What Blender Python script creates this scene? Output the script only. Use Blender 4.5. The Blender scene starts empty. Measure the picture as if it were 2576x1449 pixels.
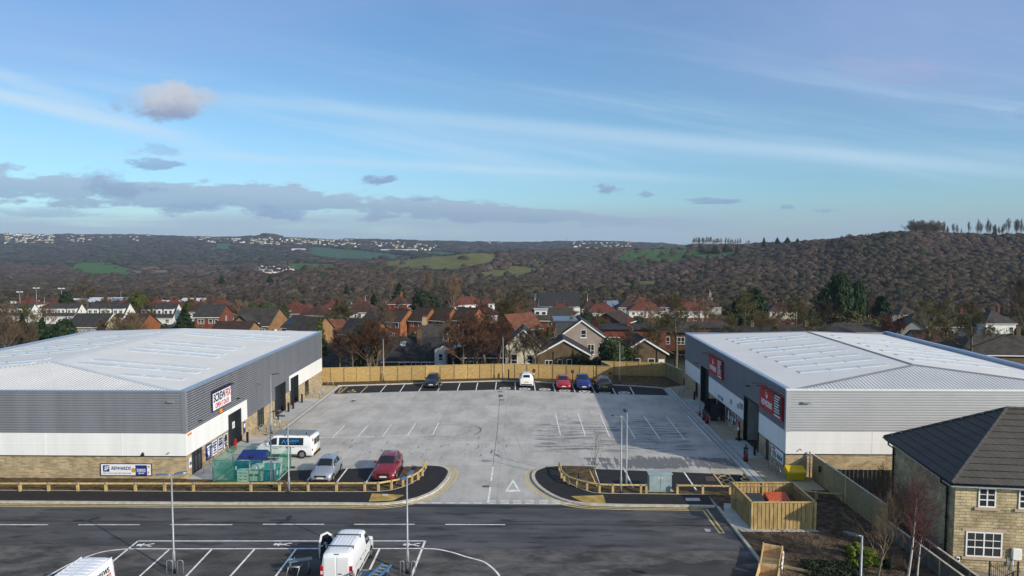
import bpy, math, random
import numpy as np
from mathutils import Matrix, Vector
R = math.radians
random.seed(7)
rng = np.random.default_rng(11)
sc = bpy.context.scene
COL = sc.collection

# ---------------------------------------------------------------- camera model (surveyed from the photograph)
F = 1786.0; CX, CY = 1288.0, 724.5; H = 18.3; VH = 612.5; UV = 1319.0
TH = math.atan((CY-VH)/F); PS = math.atan(31/F*math.cos(TH))
cp, sp, cs, ss = math.cos(TH), math.sin(TH), math.cos(PS), math.sin(PS)
FW = (-ss*cp, cs*cp, -sp); RT = (cs, ss, 0); UP = (-ss*sp, cs*sp, cp)
def ray(u, v):
    a = (u-CX)/F; b = (CY-v)/F
    return [FW[i]+a*RT[i]+b*UP[i] for i in range(3)]
def G(u, v, z=0.0):
    d = ray(u, v); t = (z-H)/d[2]; return (d[0]*t, d[1]*t)
def AT(u, v, Y):
    d = ray(u, v); t = Y/d[1]; return (d[0]*t, Y, H+d[2]*t)
VIEWS = {'1a':(0,1250,1300/2576),'2a':(900,1350,900/2138),'3a':(2600,1280,900/2103),'4a':(3100,1500,932/1758),'5a':(0,1850,1000/2576),'6a':(900,1700,1000/2551),'7a':(1900,1700,1200/2576),
'5b':(780,1480,400/1208),'6b':(2760,1380,390/1087),'8a':(1600,1440,900/2576),'1b':(2850,1840,450/1523),'r6':(2700,1660,450/2508),'r7':(1000,1480,350/2305)}
def D(c, x, y):
    a = VIEWS[c]; k = 4032/2576
    return ((a[0]+x*a[2])/k, (a[1]+y*a[2])/k)
def GP(c, pts, z=0.0): return [G(*D(c, *p), z) for p in pts]

# ---------------------------------------------------------------- objects
XF = {}
def setp(o, label=None, cat=None, group=None, kind=None):
    if label: o['label'] = label
    if cat: o['category'] = cat
    if group: o['group'] = group
    if kind: o['kind'] = kind
    return o
def thing(name, label, cat, loc=(0,0,0), rz=0.0, group=None):
    o = bpy.data.objects.new(name, None); COL.objects.link(o)
    o.empty_display_size = .3
    o.location = loc; o.rotation_euler = (0,0,rz)
    XF[o.name] = (Vector(loc), rz)
    return setp(o, label, cat, group)
def move(o, loc, rz=0.0):
    o.location = loc; o.rotation_euler = (0,0,rz); XF[o.name] = (Vector(loc), rz); return o
def copy_tree(o, parent=None):
    c = o.copy(); COL.objects.link(c)
    if parent: c.parent = parent
    for ch in o.children: copy_tree(ch, c)
    return c
def inv_of(parent):
    if parent is None: return None
    loc, rz = XF[parent.name]
    return (Matrix.Translation(loc) @ Matrix.Rotation(rz, 4, 'Z')).inverted()
def adopt(o, parent):
    if parent is not None:
        o.parent = parent; XF[o.name] = XF[parent.name]
class MB:
    def __init__(s): s.v=[]; s.f=[]; s.m=[]; s.s=[]
    def add(s, vs, fs, mi=0, smooth=False):
        n = len(s.v); s.v += [tuple(p) for p in vs]
        for f in fs:
            s.f.append(tuple(i+n for i in f)); s.m.append(mi); s.s.append(smooth)
        return s
    def box(s, x0, x1, y0, y1, z0, z1, mi=0):
        return s.add([(x0,y0,z0),(x1,y0,z0),(x1,y1,z0),(x0,y1,z0),(x0,y0,z1),(x1,y0,z1),(x1,y1,z1),(x0,y1,z1)],
            [(0,3,2,1),(4,5,6,7),(0,1,5,4),(1,2,6,5),(2,3,7,6),(3,0,4,7)], mi)
    def cbox(s, c, d, rz=0, mi=0, rx=0, ry=0):
        M = Matrix.Translation(c) @ Matrix.Rotation(rz,4,'Z') @ Matrix.Rotation(ry,4,'Y') @ Matrix.Rotation(rx,4,'X')
        n = len(s.v); s.box(-d[0]/2,d[0]/2,-d[1]/2,d[1]/2,-d[2]/2,d[2]/2,mi)
        for i in range(n, len(s.v)): s.v[i] = tuple(M @ Vector(s.v[i]))
        return s
    def rbox(s, x0, x1, y0, y1, z0, z1, b=.02, mi=0):
        # box with chamfered edges
        vs=[]; 
        for X,sx in ((x0,1),(x1,-1)):
            for Y,sy in ((y0,1),(y1,-1)):
                for Z,sz in ((z0,1),(z1,-1)):
                    vs += [(X,Y+sy*b,Z+sz*b),(X+sx*b,Y,Z+sz*b),(X+sx*b,Y+sy*b,Z)]
        import itertools
        def vi(i,j,k,a): return ((i*2+j)*2+k)*3+a
        fs=[]
        for i in (0,1): fs.append([vi(i,0,0,0),vi(i,1,0,0),vi(i,1,1,0),vi(i,0,1,0)])
        for j in (0,1): fs.append([vi(0,j,0,1),vi(1,j,0,1),vi(1,j,1,1),vi(0,j,1,1)])
        for k in (0,1): fs.append([vi(0,0,k,2),vi(1,0,k,2),vi(1,1,k,2),vi(0,1,k,2)])
        for i,j in itertools.product((0,1),(0,1)): fs.append([vi(i,j,0,0),vi(i,j,1,0),vi(i,j,1,1),vi(i,j,0,1)])
        for i,k in itertools.product((0,1),(0,1)): fs.append([vi(i,0,k,0),vi(i,1,k,0),vi(i,1,k,2),vi(i,0,k,2)])
        for j,k in itertools.product((0,1),(0,1)): fs.append([vi(0,j,k,1),vi(1,j,k,1),vi(1,j,k,2),vi(0,j,k,2)])
        for i,j,k in itertools.product((0,1),(0,1),(0,1)): fs.append([vi(i,j,k,0),vi(i,j,k,1),vi(i,j,k,2)])
        return s.add(vs, fs, mi)
    def poly(s, pts, mi=0, z=None):
        pts = [(p[0],p[1],z) if z is not None else p for p in pts]
        if z is not None:
            a = sum(pts[i][0]*pts[(i+1)%len(pts)][1]-pts[(i+1)%len(pts)][0]*pts[i][1] for i in range(len(pts)))
            if a < 0: pts = pts[::-1]
        return s.add(pts, [tuple(range(len(pts)))], mi)
    def prism(s, pts, z0, z1, mi=0):
        a = sum(pts[i][0]*pts[(i+1)%len(pts)][1]-pts[(i+1)%len(pts)][0]*pts[i][1] for i in range(len(pts)))
        if a < 0: pts = pts[::-1]
        n = len(pts)
        return s.add([(p[0],p[1],z0) for p in pts]+[(p[0],p[1],z1) for p in pts],
            [tuple(range(n-1,-1,-1)), tuple(range(n,2*n))]+[(i,(i+1)%n,n+(i+1)%n,n+i) for i in range(n)], mi)
    def ribbon(s, pts, w, z, mi=0, h=0, off=0.0):
        P = [np.array(p[:2],float) for p in pts]; L=[]; Rr=[]
        for i in range(len(P)):
            a = P[max(i-1,0)]; b = P[min(i+1,len(P)-1)]; d = b-a; d /= (np.linalg.norm(d)+1e-9); n = np.array([-d[1],d[0]])
            L.append(P[i]+n*(off+w/2)); Rr.append(P[i]+n*(off-w/2))
        for i in range(len(P)-1):
            q = [L[i],Rr[i],Rr[i+1],L[i+1]]
            if h: s.prism([tuple(p) for p in q], z-h, z, mi)
            else: s.poly([tuple(p) for p in q], mi, z)
        return s
    def tube(s, pts, r, n=8, mi=0, smooth=True, cap=True):
        pts = [Vector(p) for p in pts]
        rs = r if isinstance(r,(list,tuple)) else [r]*len(pts)
        vs=[]; fs=[]; up=None
        for i,p in enumerate(pts):
            d = (pts[min(i+1,len(pts)-1)]-pts[max(i-1,0)])
            if d.length<1e-9: d=Vector((0,0,1))
            d.normalize()
            if up is None: up = Vector((1,0,0)) if abs(d.x)<.8 else Vector((0,1,0))
            a = (up - d*up.dot(d)); a.normalize(); b = d.cross(a); up = a
            for k in range(n):
                t = 2*math.pi*k/n; vs.append(p+(a*math.cos(t)+b*math.sin(t))*rs[i])
        for i in range(len(pts)-1):
            for k in range(n): fs.append((i*n+k,i*n+(k+1)%n,(i+1)*n+(k+1)%n,(i+1)*n+k))
        s.add(vs, fs, mi, smooth)
        if cap:
            m=len(s.v)-len(vs)
            s.f.append(tuple(m+k for k in range(n-1,-1,-1))); s.m.append(mi); s.s.append(False)
            s.f.append(tuple(m+(len(pts)-1)*n+k for k in range(n))); s.m.append(mi); s.s.append(False)
        return s
    def cyl(s, p0, p1, r0, r1=None, n=12, mi=0, smooth=True): return s.tube([p0,p1],[r0,r0 if r1 is None else r1],n,mi,smooth)
    def lathe(s, c, prof, n=14, mi=0, smooth=True):
        return s.tube([(c[0],c[1],c[2]+z) for r,z in prof],[max(r,1e-3) for r,z in prof],n,mi,smooth)
    def build(s, name, mats, parent=None, kind=None):
        me = bpy.data.meshes.new(name)
        vs = s.v; M = inv_of(parent)
        if M is not None: vs = [tuple(M @ Vector(p)) for p in vs]
        me.from_pydata(vs, [], s.f)
        if not isinstance(mats,(list,tuple)): mats=[mats]
        for m in mats: me.materials.append(m)
        me.polygons.foreach_set('material_index', s.m); me.polygons.foreach_set('use_smooth', s.s)
        me.update()
        o = bpy.data.objects.new(name, me); COL.objects.link(o)
        if parent is not None: adopt(o, parent)
        else: XF[o.name] = (Vector((0,0,0)),0.0)
        if kind: o['kind'] = kind
        return o
def struct(name, mb, mat): return mb.build(name, mat, None, 'structure')
def text(body, size, mat, parent, loc, rot, shear=0.0, ext=.004, align='CENTER', sx=1.0, name='lettering', bold=0.0):
    cu = bpy.data.curves.new(name,'FONT'); cu.body = body; cu.size = size; cu.align_x = align; cu.align_y='CENTER'
    cu.extrude = ext; cu.shear = shear; cu.materials.append(mat); cu.offset = bold
    o = bpy.data.objects.new(name, cu); COL.objects.link(o)
    pl, prz = XF[parent.name]
    M = (Matrix.Translation(pl) @ Matrix.Rotation(prz,4,'Z')).inverted() @ Matrix.Translation(loc) @ Matrix.Rotation(rot[2],4,'Z') @ Matrix.Rotation(rot[0],4,'X')
    o.parent = parent; o.matrix_local = M @ Matrix.Diagonal((sx,1,1,1)); XF[o.name]=XF[parent.name]
    return o
FRONT = (R(90),0,0); FACE_PX = (R(90),0,R(90)); FACE_MX = (R(90),0,R(-90))

# ---------------------------------------------------------------- materials
def c8(h):
    h=h.lstrip('#'); v=[int(h[i:i+2],16)/255 for i in (0,2,4)]
    return tuple(x/12.92 if x<=.04045 else ((x+.055)/1.055)**2.4 for x in v)
def nd(nt, typ, ins=None, **at):
    n = nt.nodes.new(typ)
    for k,v in at.items(): setattr(n,k,v)
    for k,v in (ins or {}).items():
        s_ = n.inputs[k]
        if isinstance(v, bpy.types.NodeSocket): nt.links.new(v, s_)
        else: s_.default_value = v
    return n
def mth(nt, op, a, b=0.0, c=0.0, clamp=False):
    n = nd(nt,'ShaderNodeMath',{0:a,1:b,2:c},operation=op); n.use_clamp=clamp; return n.outputs[0]
def mixc(nt, f, a, b, blend='MIX'):
    n = nt.nodes.new('ShaderNodeMix'); n.data_type='RGBA'; n.blend_type=blend
    for i,v in ((0,f),(6,a),(7,b)):
        if isinstance(v, bpy.types.NodeSocket): nt.links.new(v, n.inputs[i])
        elif i==0: n.inputs[0].default_value=v
        else: n.inputs[i].default_value=tuple(v)[:3]+(1,)
    return n.outputs[2]
def noise(nt, vec, scale, detail=3.0, rough=.55, dist=0.0):
    n = nd(nt,'ShaderNodeTexNoise',{'Scale':scale,'Detail':detail,'Roughness':rough,'Distortion':dist})
    nt.links.new(vec, n.inputs['Vector']); return n.outputs['Fac']
def mapr(nt, v, a, b, c=0.0, d=1.0, smooth=True):
    n = nd(nt,'ShaderNodeMapRange',{'Value':v,'From Min':a,'From Max':b,'To Min':c,'To Max':d})
    n.interpolation_type = 'SMOOTHSTEP' if smooth else 'LINEAR'; return n.outputs[0]
def newmat(name):
    m = bpy.data.materials.new(name); m.use_nodes=True; nt=m.node_tree
    b = nt.nodes['Principled BSDF']; return m, nt, b
def pos(nt, obj=False):
    if obj: return nd(nt,'ShaderNodeTexCoord').outputs['Object']
    return nd(nt,'ShaderNodeNewGeometry').outputs['Position']
def smap(nt, vec, s, rz=0.0):
    n = nd(nt,'ShaderNodeMapping'); n.inputs['Scale'].default_value=s; n.inputs['Rotation'].default_value=(0,0,rz); nt.links.new(vec,n.inputs['Vector']); return n.outputs[0]
def M(name, col, rough=.7, metal=0.0, var=.12, scale=3.0, bump=0.0, bscale=20.0, rand=0.0, stretch=(1,1,1), obj=True, spec=.4, coat=0.0):
    if isinstance(col,str): col=c8(col)
    m, nt, b = newmat(name)
    p = smap(nt, pos(nt,obj), stretch)
    c = col+(1,)
    if var>0:
        f = noise(nt, p, scale, 5.0, .6)
        f = mapr(nt, f, .3, .7)
        c = mixc(nt, f, [x*(1-var) for x in col], [min(1,x*(1+var)) for x in col])
    if rand>0:
        oi = nd(nt,'ShaderNodeObjectInfo').outputs['Random']
        k = mth(nt,'MULTIPLY_ADD',oi,2*rand,1-rand)
        c = mixc(nt, 1.0, c if isinstance(c,bpy.types.NodeSocket) else col, nd(nt,'ShaderNodeCombineColor',{0:k,1:k,2:k}).outputs[0], 'MULTIPLY')
    if isinstance(c,bpy.types.NodeSocket): nt.links.new(c,b.inputs['Base Color'])
    else: b.inputs['Base Color'].default_value=c
    b.inputs['Roughness'].default_value=rough; b.inputs['Metallic'].default_value=metal
    b.inputs['Specular IOR Level'].default_value=spec
    if coat: b.inputs['Coat Weight'].default_value=coat; b.inputs['Coat Roughness'].default_value=.05
    if bump>0:
        bn = nd(nt,'ShaderNodeBump',{'Height':noise(nt,p,bscale,4.0),'Strength':bump,'Distance':.05})
        nt.links.new(bn.outputs[0], b.inputs['Normal'])
    return m
def wallvec(nt, obj=False, sx=1.0, sz=1.0):
    s = nd(nt,'ShaderNodeSeparateXYZ',{0:pos(nt,obj)})
    return nd(nt,'ShaderNodeCombineXYZ',{0:mth(nt,'MULTIPLY',mth(nt,'ADD',s.outputs[0],s.outputs[1]),sx),1:mth(nt,'MULTIPLY',s.outputs[2],sz),2:0.0}).outputs[0]
def BRICK(name, c1, c2, mortar, bw=.45, bh=.15, ms=.015, obj=False, bump=.6, rough=.85, odd=None, off=.5, rand=0.0, var=.25):
    m, nt, b = newmat(name)
    v = wallvec(nt,obj)
    c1,c2,mortar=[c8(x) if isinstance(x,str) else x for x in (c1,c2,mortar)]
    br = nd(nt,'ShaderNodeTexBrick',{'Vector':v,'Color1':c1+(1,),'Color2':c2+(1,),'Mortar':mortar+(1,),'Scale':1.0,'Mortar Size':ms,'Mortar Smooth':.2,'Bias':0.0,'Brick Width':bw,'Row Height':bh})
    br.offset=off
    n1 = noise(nt, pos(nt,obj), 1.1, 5.0, .65)
    c = mixc(nt, mapr(nt,n1,.3,.7), [1-var]*3, [1+var*.5]*3)
    col = mixc(nt,1.0,br.outputs['Color'],c,'MULTIPLY')
    if odd:
        odd=c8(odd) if isinstance(odd,str) else odd
        br2 = nd(nt,'ShaderNodeTexBrick',{'Vector':v,'Color1':(0,0,0,1),'Color2':(1,1,1,1),'Mortar':(0,0,0,1),'Scale':1.0,'Mortar Size':ms,'Mortar Smooth':.1,'Bias':-.55,'Brick Width':bw,'Row Height':bh}); br2.offset=off
        col = mixc(nt, mth(nt,'MULTIPLY',br2.outputs['Color'],.75), col, odd)
    if rand:
        oi = nd(nt,'ShaderNodeObjectInfo').outputs['Random']; k = mth(nt,'MULTIPLY_ADD',oi,2*rand,1-rand)
        col = mixc(nt,1.0,col,nd(nt,'ShaderNodeCombineColor',{0:k,1:k,2:k}).outputs[0],'MULTIPLY')
    nt.links.new(col,b.inputs['Base Color']); b.inputs['Roughness'].default_value=rough; b.inputs['Specular IOR Level'].default_value=.25
    hgt = mth(nt,'ADD',mth(nt,'MULTIPLY',br.outputs['Fac'],-1.0),mth(nt,'MULTIPLY',noise(nt,pos(nt,obj),9.0,4.0),.9))
    bn = nd(nt,'ShaderNodeBump',{'Height':hgt,'Strength':bump,'Distance':.02}); nt.links.new(bn.outputs[0],b.inputs['Normal'])
    return m
def GLASS(name, col=(.02,.025,.03), rough=.08): return M(name,col,rough,0,.0,spec=.7)
MT={}
def mats():
    g=MT
    g['white']=M('white_panel',(.79,.79,.78),.45,var=.05,scale=1.2,stretch=(1,1,.12),obj=False)
    g['white_paint']=M('white_paint',(.78,.78,.77),.5,var=.05,scale=2)
    g['clad']=M('grey_cladding',(.225,.235,.265),.42,.15,.08,1.0,stretch=(1,1,.1),obj=False)
    g['clad_silver']=M('silver_cladding',(.45,.46,.475),.42,.1,.04,.5,obj=False)
    g['cap']=M('blue_grey_flashing',(.27,.36,.50),.3,.35,.05,.5,obj=False)
    g['cap_l']=M('light_flashing',(.62,.65,.68),.35,.2,.05,.5,obj=False)
    g['roof']=M('roof_sheet',(.70,.685,.645),.6,0,.04,.25,obj=False)
    g['rib']=M('roof_rib_sheet',(.58,.575,.56),.5,0,.05,.3,obj=False)
    g['rooflight']=M('rooflight',(.57,.61,.64),.4,0,.10,1.2,obj=False)
    g['ston']=BRICK('buff_stone',(.50,.395,.235),(.36,.27,.155),(.55,.46,.32),.42,.135,.014,odd=(.20,.125,.065),bump=.9)
    g['stonR']=BRICK('buff_split_stone',(.54,.45,.285),(.42,.34,.205),(.30,.24,.15),.52,.172,.014,bump=1.3,odd=(.33,.25,.14),var=.42)
    g['door']=M('anthracite_door',(.022,.027,.034),.45,.1,.1,2,obj=False)
    g['glass']=GLASS('dark_glass'); g['wglass']=GLASS('window_glass',(.025,.03,.035),.12)
    g['black']=M('black_plastic',(.012,.012,.013),.5,0,.1,4)
    g['galv']=M('galvanised_steel',(.36,.38,.40),.4,.6,.15,6)
    g['lampgrey']=M('lamp_post_grey',(.30,.32,.33),.45,.3,.1,4)
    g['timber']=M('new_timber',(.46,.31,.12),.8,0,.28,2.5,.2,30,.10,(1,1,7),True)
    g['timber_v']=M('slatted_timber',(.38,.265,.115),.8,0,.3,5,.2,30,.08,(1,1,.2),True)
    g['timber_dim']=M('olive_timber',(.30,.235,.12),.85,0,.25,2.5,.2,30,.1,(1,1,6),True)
    g['timber_grey']=M('weathered_timber',(.13,.12,.10),.9,0,.35,6,.2,30,.1,(1,1,.2),True)
    g['plywood']=M('pale_plywood',(.56,.39,.20),.75,0,.22,2,.1,30,.24,(1,6,1),True)
    g['post_t']=M('post_timber',(.50,.36,.15),.8,0,.25,6,.2,30,.1,(1,1,.3),True)
    g['kerb']=M('kerb_concrete',(.48,.44,.36),.85,0,.2,2.5,.2,40,obj=False)
    g['kerb_l']=M('pale_kerb',(.52,.50,.45),.85,0,.15,2.5,.2,40,obj=False)
    g['apron']=M('apron_concrete',(.44,.44,.425),.85,0,.12,.8,.15,40,obj=False)
    g['buff']=BRICK('buff_paving',(.47,.39,.26),(.50,.42,.285),(.38,.31,.21),.6,.45,.008,bump=.1,var=.1)
    g['tan']=BRICK('tan_paving',(.36,.31,.23),(.39,.33,.25),(.28,.24,.18),.6,.45,.008,bump=.1,var=.1)
    g['tactile']=M('tactile_paving',(.40,.27,.075),.85,0,.3,1.5,.2,30,obj=False)
    g['line']=M('white_line_paint',(.74,.73,.70),.7,0,.22,2.2,obj=False)
    g['yline']=M('yellow_line_paint',(.60,.46,.20),.7,0,.15,3,obj=False)
    g['linefade']=M('faded_yellow_paint',(.50,.42,.24),.7,0,.15,3,obj=False)
    g['newtar']=M('fresh_tarmac',(.021,.020,.0205),.8,0,.18,1.5,.3,60,obj=False,spec=.3)
    g['soil']=M('bare_soil',(.105,.075,.042),.95,0,.45,2.2,1.0,6,obj=False,spec=.1)
    g['soil_d']=M('dark_topsoil',(.098,.072,.050),.95,0,.5,1.6,1.0,5,obj=False,spec=.1)
    g['red']=M('red_sign',(.42,.012,.018),.5,0,.05,2); g['blue']=M('blue_sign',(.012,.03,.20),.5,0,.05,2)
    g['signwhite']=M('sign_white',(.78,.78,.78),.5,0,.03,2); g['navy']=M('navy_trim',(.01,.015,.07),.5,0,.05,2)
    g['gold']=M('gold_print',(.55,.28,.03),.5,0,.2,6); g['redtxt']=M('red_lettering',(.45,.02,.04),.5,0,0)
    g['yellow']=M('yellow_plastic',(.62,.43,.008),.5,0,.08,3); g['orange']=M('orange_plastic',(.75,.25,.01),.5,0,.05,3)
    g['cyan']=M('cyan_print',(.02,.30,.80),.5,0,0); g['bin_blue']=M('blue_steel',(.012,.03,.16),.45,.1,.15,3)
    g['bin_blue2']=M('teal_blue_plastic',(.01,.085,.22),.5,0,.1,3); g['bin_pale']=M('pale_plastic',(.50,.60,.55),.6,0,.1,4)
    g['bin_dark']=M('dark_bin_plastic',(.03,.035,.042),.5,0,.15,3); g['lid_red']=M('orange_red_lid',(.46,.085,.03),.5,0,.15,3)
    g['cab']=M('grey_green_cabinet',(.30,.38,.40),.5,.1,.15,2.0)
    g['tyre']=M('tyre_rubber',(.012,.012,.012),.85,0,.1,5); g['rim']=M('alloy_rim',(.35,.36,.37),.35,.6,.1,8)
    g['vglass']=GLASS('car_glass',(.012,.015,.018),.05)
    g['lens']=M('headlight_lens',(.75,.77,.80),.12,.2,.1,9,spec=.8); g['tail']=M('tail_light',(.40,.008,.012),.2,0,.1,9,spec=.7)
    g['plate']=M('number_plate',(.72,.72,.70),.5,0,0); g['plate_y']=M('yellow_number_plate',(.60,.38,.03),.5,0,0)
    g['trim']=M('dark_trim',(.016,.016,.018),.6,0,.1,5); g['chrome']=M('chrome_trim',(.55,.56,.58),.2,.9,.0)
    for k,c,mt in (('silver',(.40,.43,.47),.55),('crimson',(.22,.010,.022),.2),('jet',(.006,.010,.014),.0),('pearl',(.80,.80,.80),.0),('scarlet',(.38,.010,.02),.1),('cobalt',(.006,.022,.19),.2),('slate',(.035,.035,.035),.3),('vanwhite',(.80,.81,.82),.0),('ink',(.012,.022,.055),.1)):
        g['p_'+k]=M('paint_'+k,c,.3,mt,.0,coat=.6,spec=.5)
    # netting
    m,nt,b=newmat('green_netting'); b.inputs['Base Color'].default_value=(.008,.25,.16,1); b.inputs['Roughness'].default_value=.8
    b.inputs['Specular IOR Level'].default_value=.1
    p=pos(nt); nn=noise(nt,p,1.4,4); nt.links.new(mapr(nt,nn,.3,.7,.27,.46),b.inputs['Alpha']); g['net']=m
    # town
    g['render_w']=M('white_render',(.74,.73,.69),.85,0,.08,.8); g['render_c']=M('cream_render',(.58,.53,.41),.85,0,.12,.8)
    g['render_p']=M('pinkish_render',(.33,.265,.225),.9,0,.12,.8,); g['render_g']=M('grey_render',(.33,.32,.29),.9,0,.12,.8)
    g['brick_r']=BRICK('red_brick',(.19,.050,.03),(.16,.042,.026),(.2,.1,.07),.23,.075,.008,True,.2,rand=.12)
    g['brick_o']=BRICK('orange_brick',(.28,.098,.040),(.235,.08,.034),(.28,.14,.075),.23,.075,.008,True,.2,rand=.1)
    g['brick_d']=BRICK('brown_brick',(.13,.05,.035),(.11,.042,.03),(.15,.085,.06),.23,.075,.008,True,.2,rand=.1)
    g['brick_y']=BRICK('yellow_brick',(.31,.175,.078),(.27,.15,.066),(.28,.19,.11),.23,.075,.008,True,.2,rand=.1)
    g['brick_s']=BRICK('scarlet_brick',(.36,.025,.018),(.32,.022,.016),(.3,.08,.06),.23,.075,.008,True,.2,rand=.1)
    g['stone_d']=BRICK('sooty_stone',(.12,.085,.05),(.165,.12,.068),(.09,.07,.045),.5,.2,.02,True,.6,odd=(.06,.045,.03))
    g['stone_b']=BRICK('beige_stone',(.42,.34,.20),(.46,.37,.22),(.36,.3,.19),.5,.2,.015,True,.4)
    for k,c in (('slate',(.040,.040,.043)),('slate_b',(.055,.052,.05)),('brown',(.060,.038,.030)),('red',(.135,.046,.032)),('redb',(.078,.040,.031)),('grey',(.075,.07,.065)),('orange',(.16,.066,.038)),('tile_g',(.062,.055,.049))):
        g['r_'+k]=BRICK('roof_'+k,c,tuple(x*.86 for x in c),tuple(x*.5 for x in c),.33,.17,.012,True,.5,.8,rand=.12,var=.35)
    g['leadflat']=M('flat_lead_roof',(.13,.17,.22),.4,.2,.1,2); g['darkclad']=M('dark_slate_cladding',(.06,.062,.066),.7,0,.15,3)
    g['solar']=M('solar_panel',(.02,.05,.12),.15,.2,.1,2)
    g['bark']=M('grey_bark',(.13,.105,.075),.9,0,.3,4,rand=.2); g['twig']=M('brown_twigs',(.105,.078,.055),.95,0,.25,1.5,rand=.28,spec=.1)
    g['twig_o']=M('olive_twigs',(.098,.086,.040),.95,0,.25,1.5,rand=.2,spec=.1); g['twig_t']=M('tawny_twigs',(.19,.135,.085),.95,0,.2,1.5,rand=.15,spec=.1)
    g['twig_p']=M('purple_twigs',(.115,.055,.052),.95,0,.2,1.5,spec=.1); g['birch']=M('white_birch_bark',(.55,.51,.45),.8,0,.45,9,stretch=(1,1,3))
    g['twig_r']=M('russet_twigs',(.125,.070,.047),.95,0,.25,1.5,rand=.15,spec=.1)
    g['needle']=M('conifer_needles',(.022,.042,.017),.85,0,.4,1.2,rand=.25,spec=.2); g['needle_l']=M('golden_conifer_needles',(.07,.085,.018),.85,0,.4,1.2,rand=.2,spec=.2)
    g['leaf']=M('evergreen_leaves',(.040,.062,.020),.7,0,.45,1.5,rand=.2,spec=.3); g['leaf_y']=M('yellow_green_leaves',(.15,.19,.02),.7,0,.35,2,spec=.3)
    g['leaf_d']=M('dark_shrub_leaves',(.028,.042,.020),.7,0,.4,3,spec=.3); g['grass']=M('rough_grass',(.060,.085,.026),.95,0,.3,.3,obj=False,spec=.1)
    g['cloth']=M('black_clothing',(.014,.014,.016),.9,0,.2,5); g['skin']=M('skin',(.42,.25,.18),.6,0,.05,5); g['capblue']=M('blue_cap',(.02,.04,.15),.8,0,.1,5)
    g['ladder']=M('blue_fibreglass',(.045,.15,.30),.5,0,.1,4); g['rung']=M('aluminium_rung',(.45,.40,.34),.4,.5,.1,4)
mats()
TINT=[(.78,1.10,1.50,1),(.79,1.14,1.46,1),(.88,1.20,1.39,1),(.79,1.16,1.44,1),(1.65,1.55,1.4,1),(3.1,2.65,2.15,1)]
HAZE=6.5e-5
# ---------------------------------------------------------------- camera, sun, sky, air
cam = bpy.data.cameras.new('camera'); co = bpy.data.objects.new('camera', cam); COL.objects.link(co)
cam.sensor_width = 36.0; cam.lens = F/2576*36.0; cam.clip_start=.5; cam.clip_end = 30000
co.matrix_world = Matrix(((RT[0],UP[0],-FW[0],0),(RT[1],UP[1],-FW[1],0),(RT[2],UP[2],-FW[2],H),(0,0,0,1)))
sc.camera = co
SUN = Vector((12.0,-9.4,7.05)).normalized(); ELEV = math.asin(SUN.z)
sl = bpy.data.lights.new('sun','SUN'); sl.energy=4.2; sl.angle=R(.53); sl.color=(1,.905,.765)
so = bpy.data.objects.new('sun', sl); COL.objects.link(so); so.rotation_euler = (-SUN).to_track_quat('-Z','Y').to_euler()
sc.view_settings.view_transform='Standard'; sc.view_settings.look='None'; sc.view_settings.exposure=0.0; sc.view_settings.gamma=1.0
try: sc.view_settings.use_curve_mapping=False
except Exception: pass
sc.render.film_transparent=False
sc.cycles.use_denoising=True
sc.cycles.max_bounces=6; sc.cycles.diffuse_bounces=3; sc.cycles.glossy_bounces=3; sc.cycles.transmission_bounces=2; sc.cycles.volume_bounces=0; sc.cycles.transparent_max_bounces=8
sc.cycles.caustics_reflective=False; sc.cycles.caustics_refractive=False

w = bpy.data.worlds.new('World'); sc.world=w; w.use_nodes=True
nt=w.node_tree; bg=nt.nodes['Background']; bg.inputs['Strength'].default_value=.1
sky=nd(nt,'ShaderNodeTexSky',sky_type='NISHITA'); sky.sun_disc=False; sky.sun_elevation=ELEV; sky.sun_rotation=math.atan2(SUN.x,SUN.y)
sky.altitude=150; sky.air_density=1.0; sky.dust_density=.7; sky.ozone_density=1.6
dv=nd(nt,'ShaderNodeTexCoord').outputs['Generated']
sx=nd(nt,'ShaderNodeSeparateXYZ',{0:dv})
yy=mth(nt,'MAXIMUM',sx.outputs[1],.08)
U_=mth(nt,'DIVIDE',sx.outputs[0],yy); V_=mth(nt,'DIVIDE',sx.outputs[2],yy)     # tangent-plane direction: along the valley
ahead=mapr(nt,sx.outputs[1],.05,.25)
def vec2(a,b,c=0.0): return nd(nt,'ShaderNodeCombineXYZ',{0:a,1:b,2:c}).outputs[0]
SK=10.0   # colours below are written in display-linear units and scaled by 1/strength
def sc_(col): return tuple(x*SK for x in col)
# clear-air tint by elevation; the unseen upper sky is brightened to fill the shade
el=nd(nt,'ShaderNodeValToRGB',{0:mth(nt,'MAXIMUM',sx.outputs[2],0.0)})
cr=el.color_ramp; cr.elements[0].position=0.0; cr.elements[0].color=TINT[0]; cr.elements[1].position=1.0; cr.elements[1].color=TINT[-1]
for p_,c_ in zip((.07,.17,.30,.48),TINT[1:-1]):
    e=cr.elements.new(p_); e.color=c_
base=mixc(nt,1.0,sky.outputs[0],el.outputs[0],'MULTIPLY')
# lilac veil towards the right and high cirrus
veil=noise(nt,vec2(mth(nt,'MULTIPLY',U_,1.3),mth(nt,'MULTIPLY_ADD',U_,.35,mth(nt,'MULTIPLY',V_,3.2)),3.1),1.0,5.0,.55)
vm=mth(nt,'MULTIPLY',mapr(nt,veil,.36,.70),mapr(nt,V_,.10,.30))
vr=mth(nt,'MULTIPLY',mapr(nt,U_,-.15,.75),mapr(nt,V_,.08,.34))
vm=mth(nt,'ADD',mth(nt,'MULTIPLY',vm,.42),mth(nt,'MULTIPLY',vr,.40),clamp=True)
base=mixc(nt,mth(nt,'MULTIPLY',vm,ahead),base,sc_((.36,.46,.76)))
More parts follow.
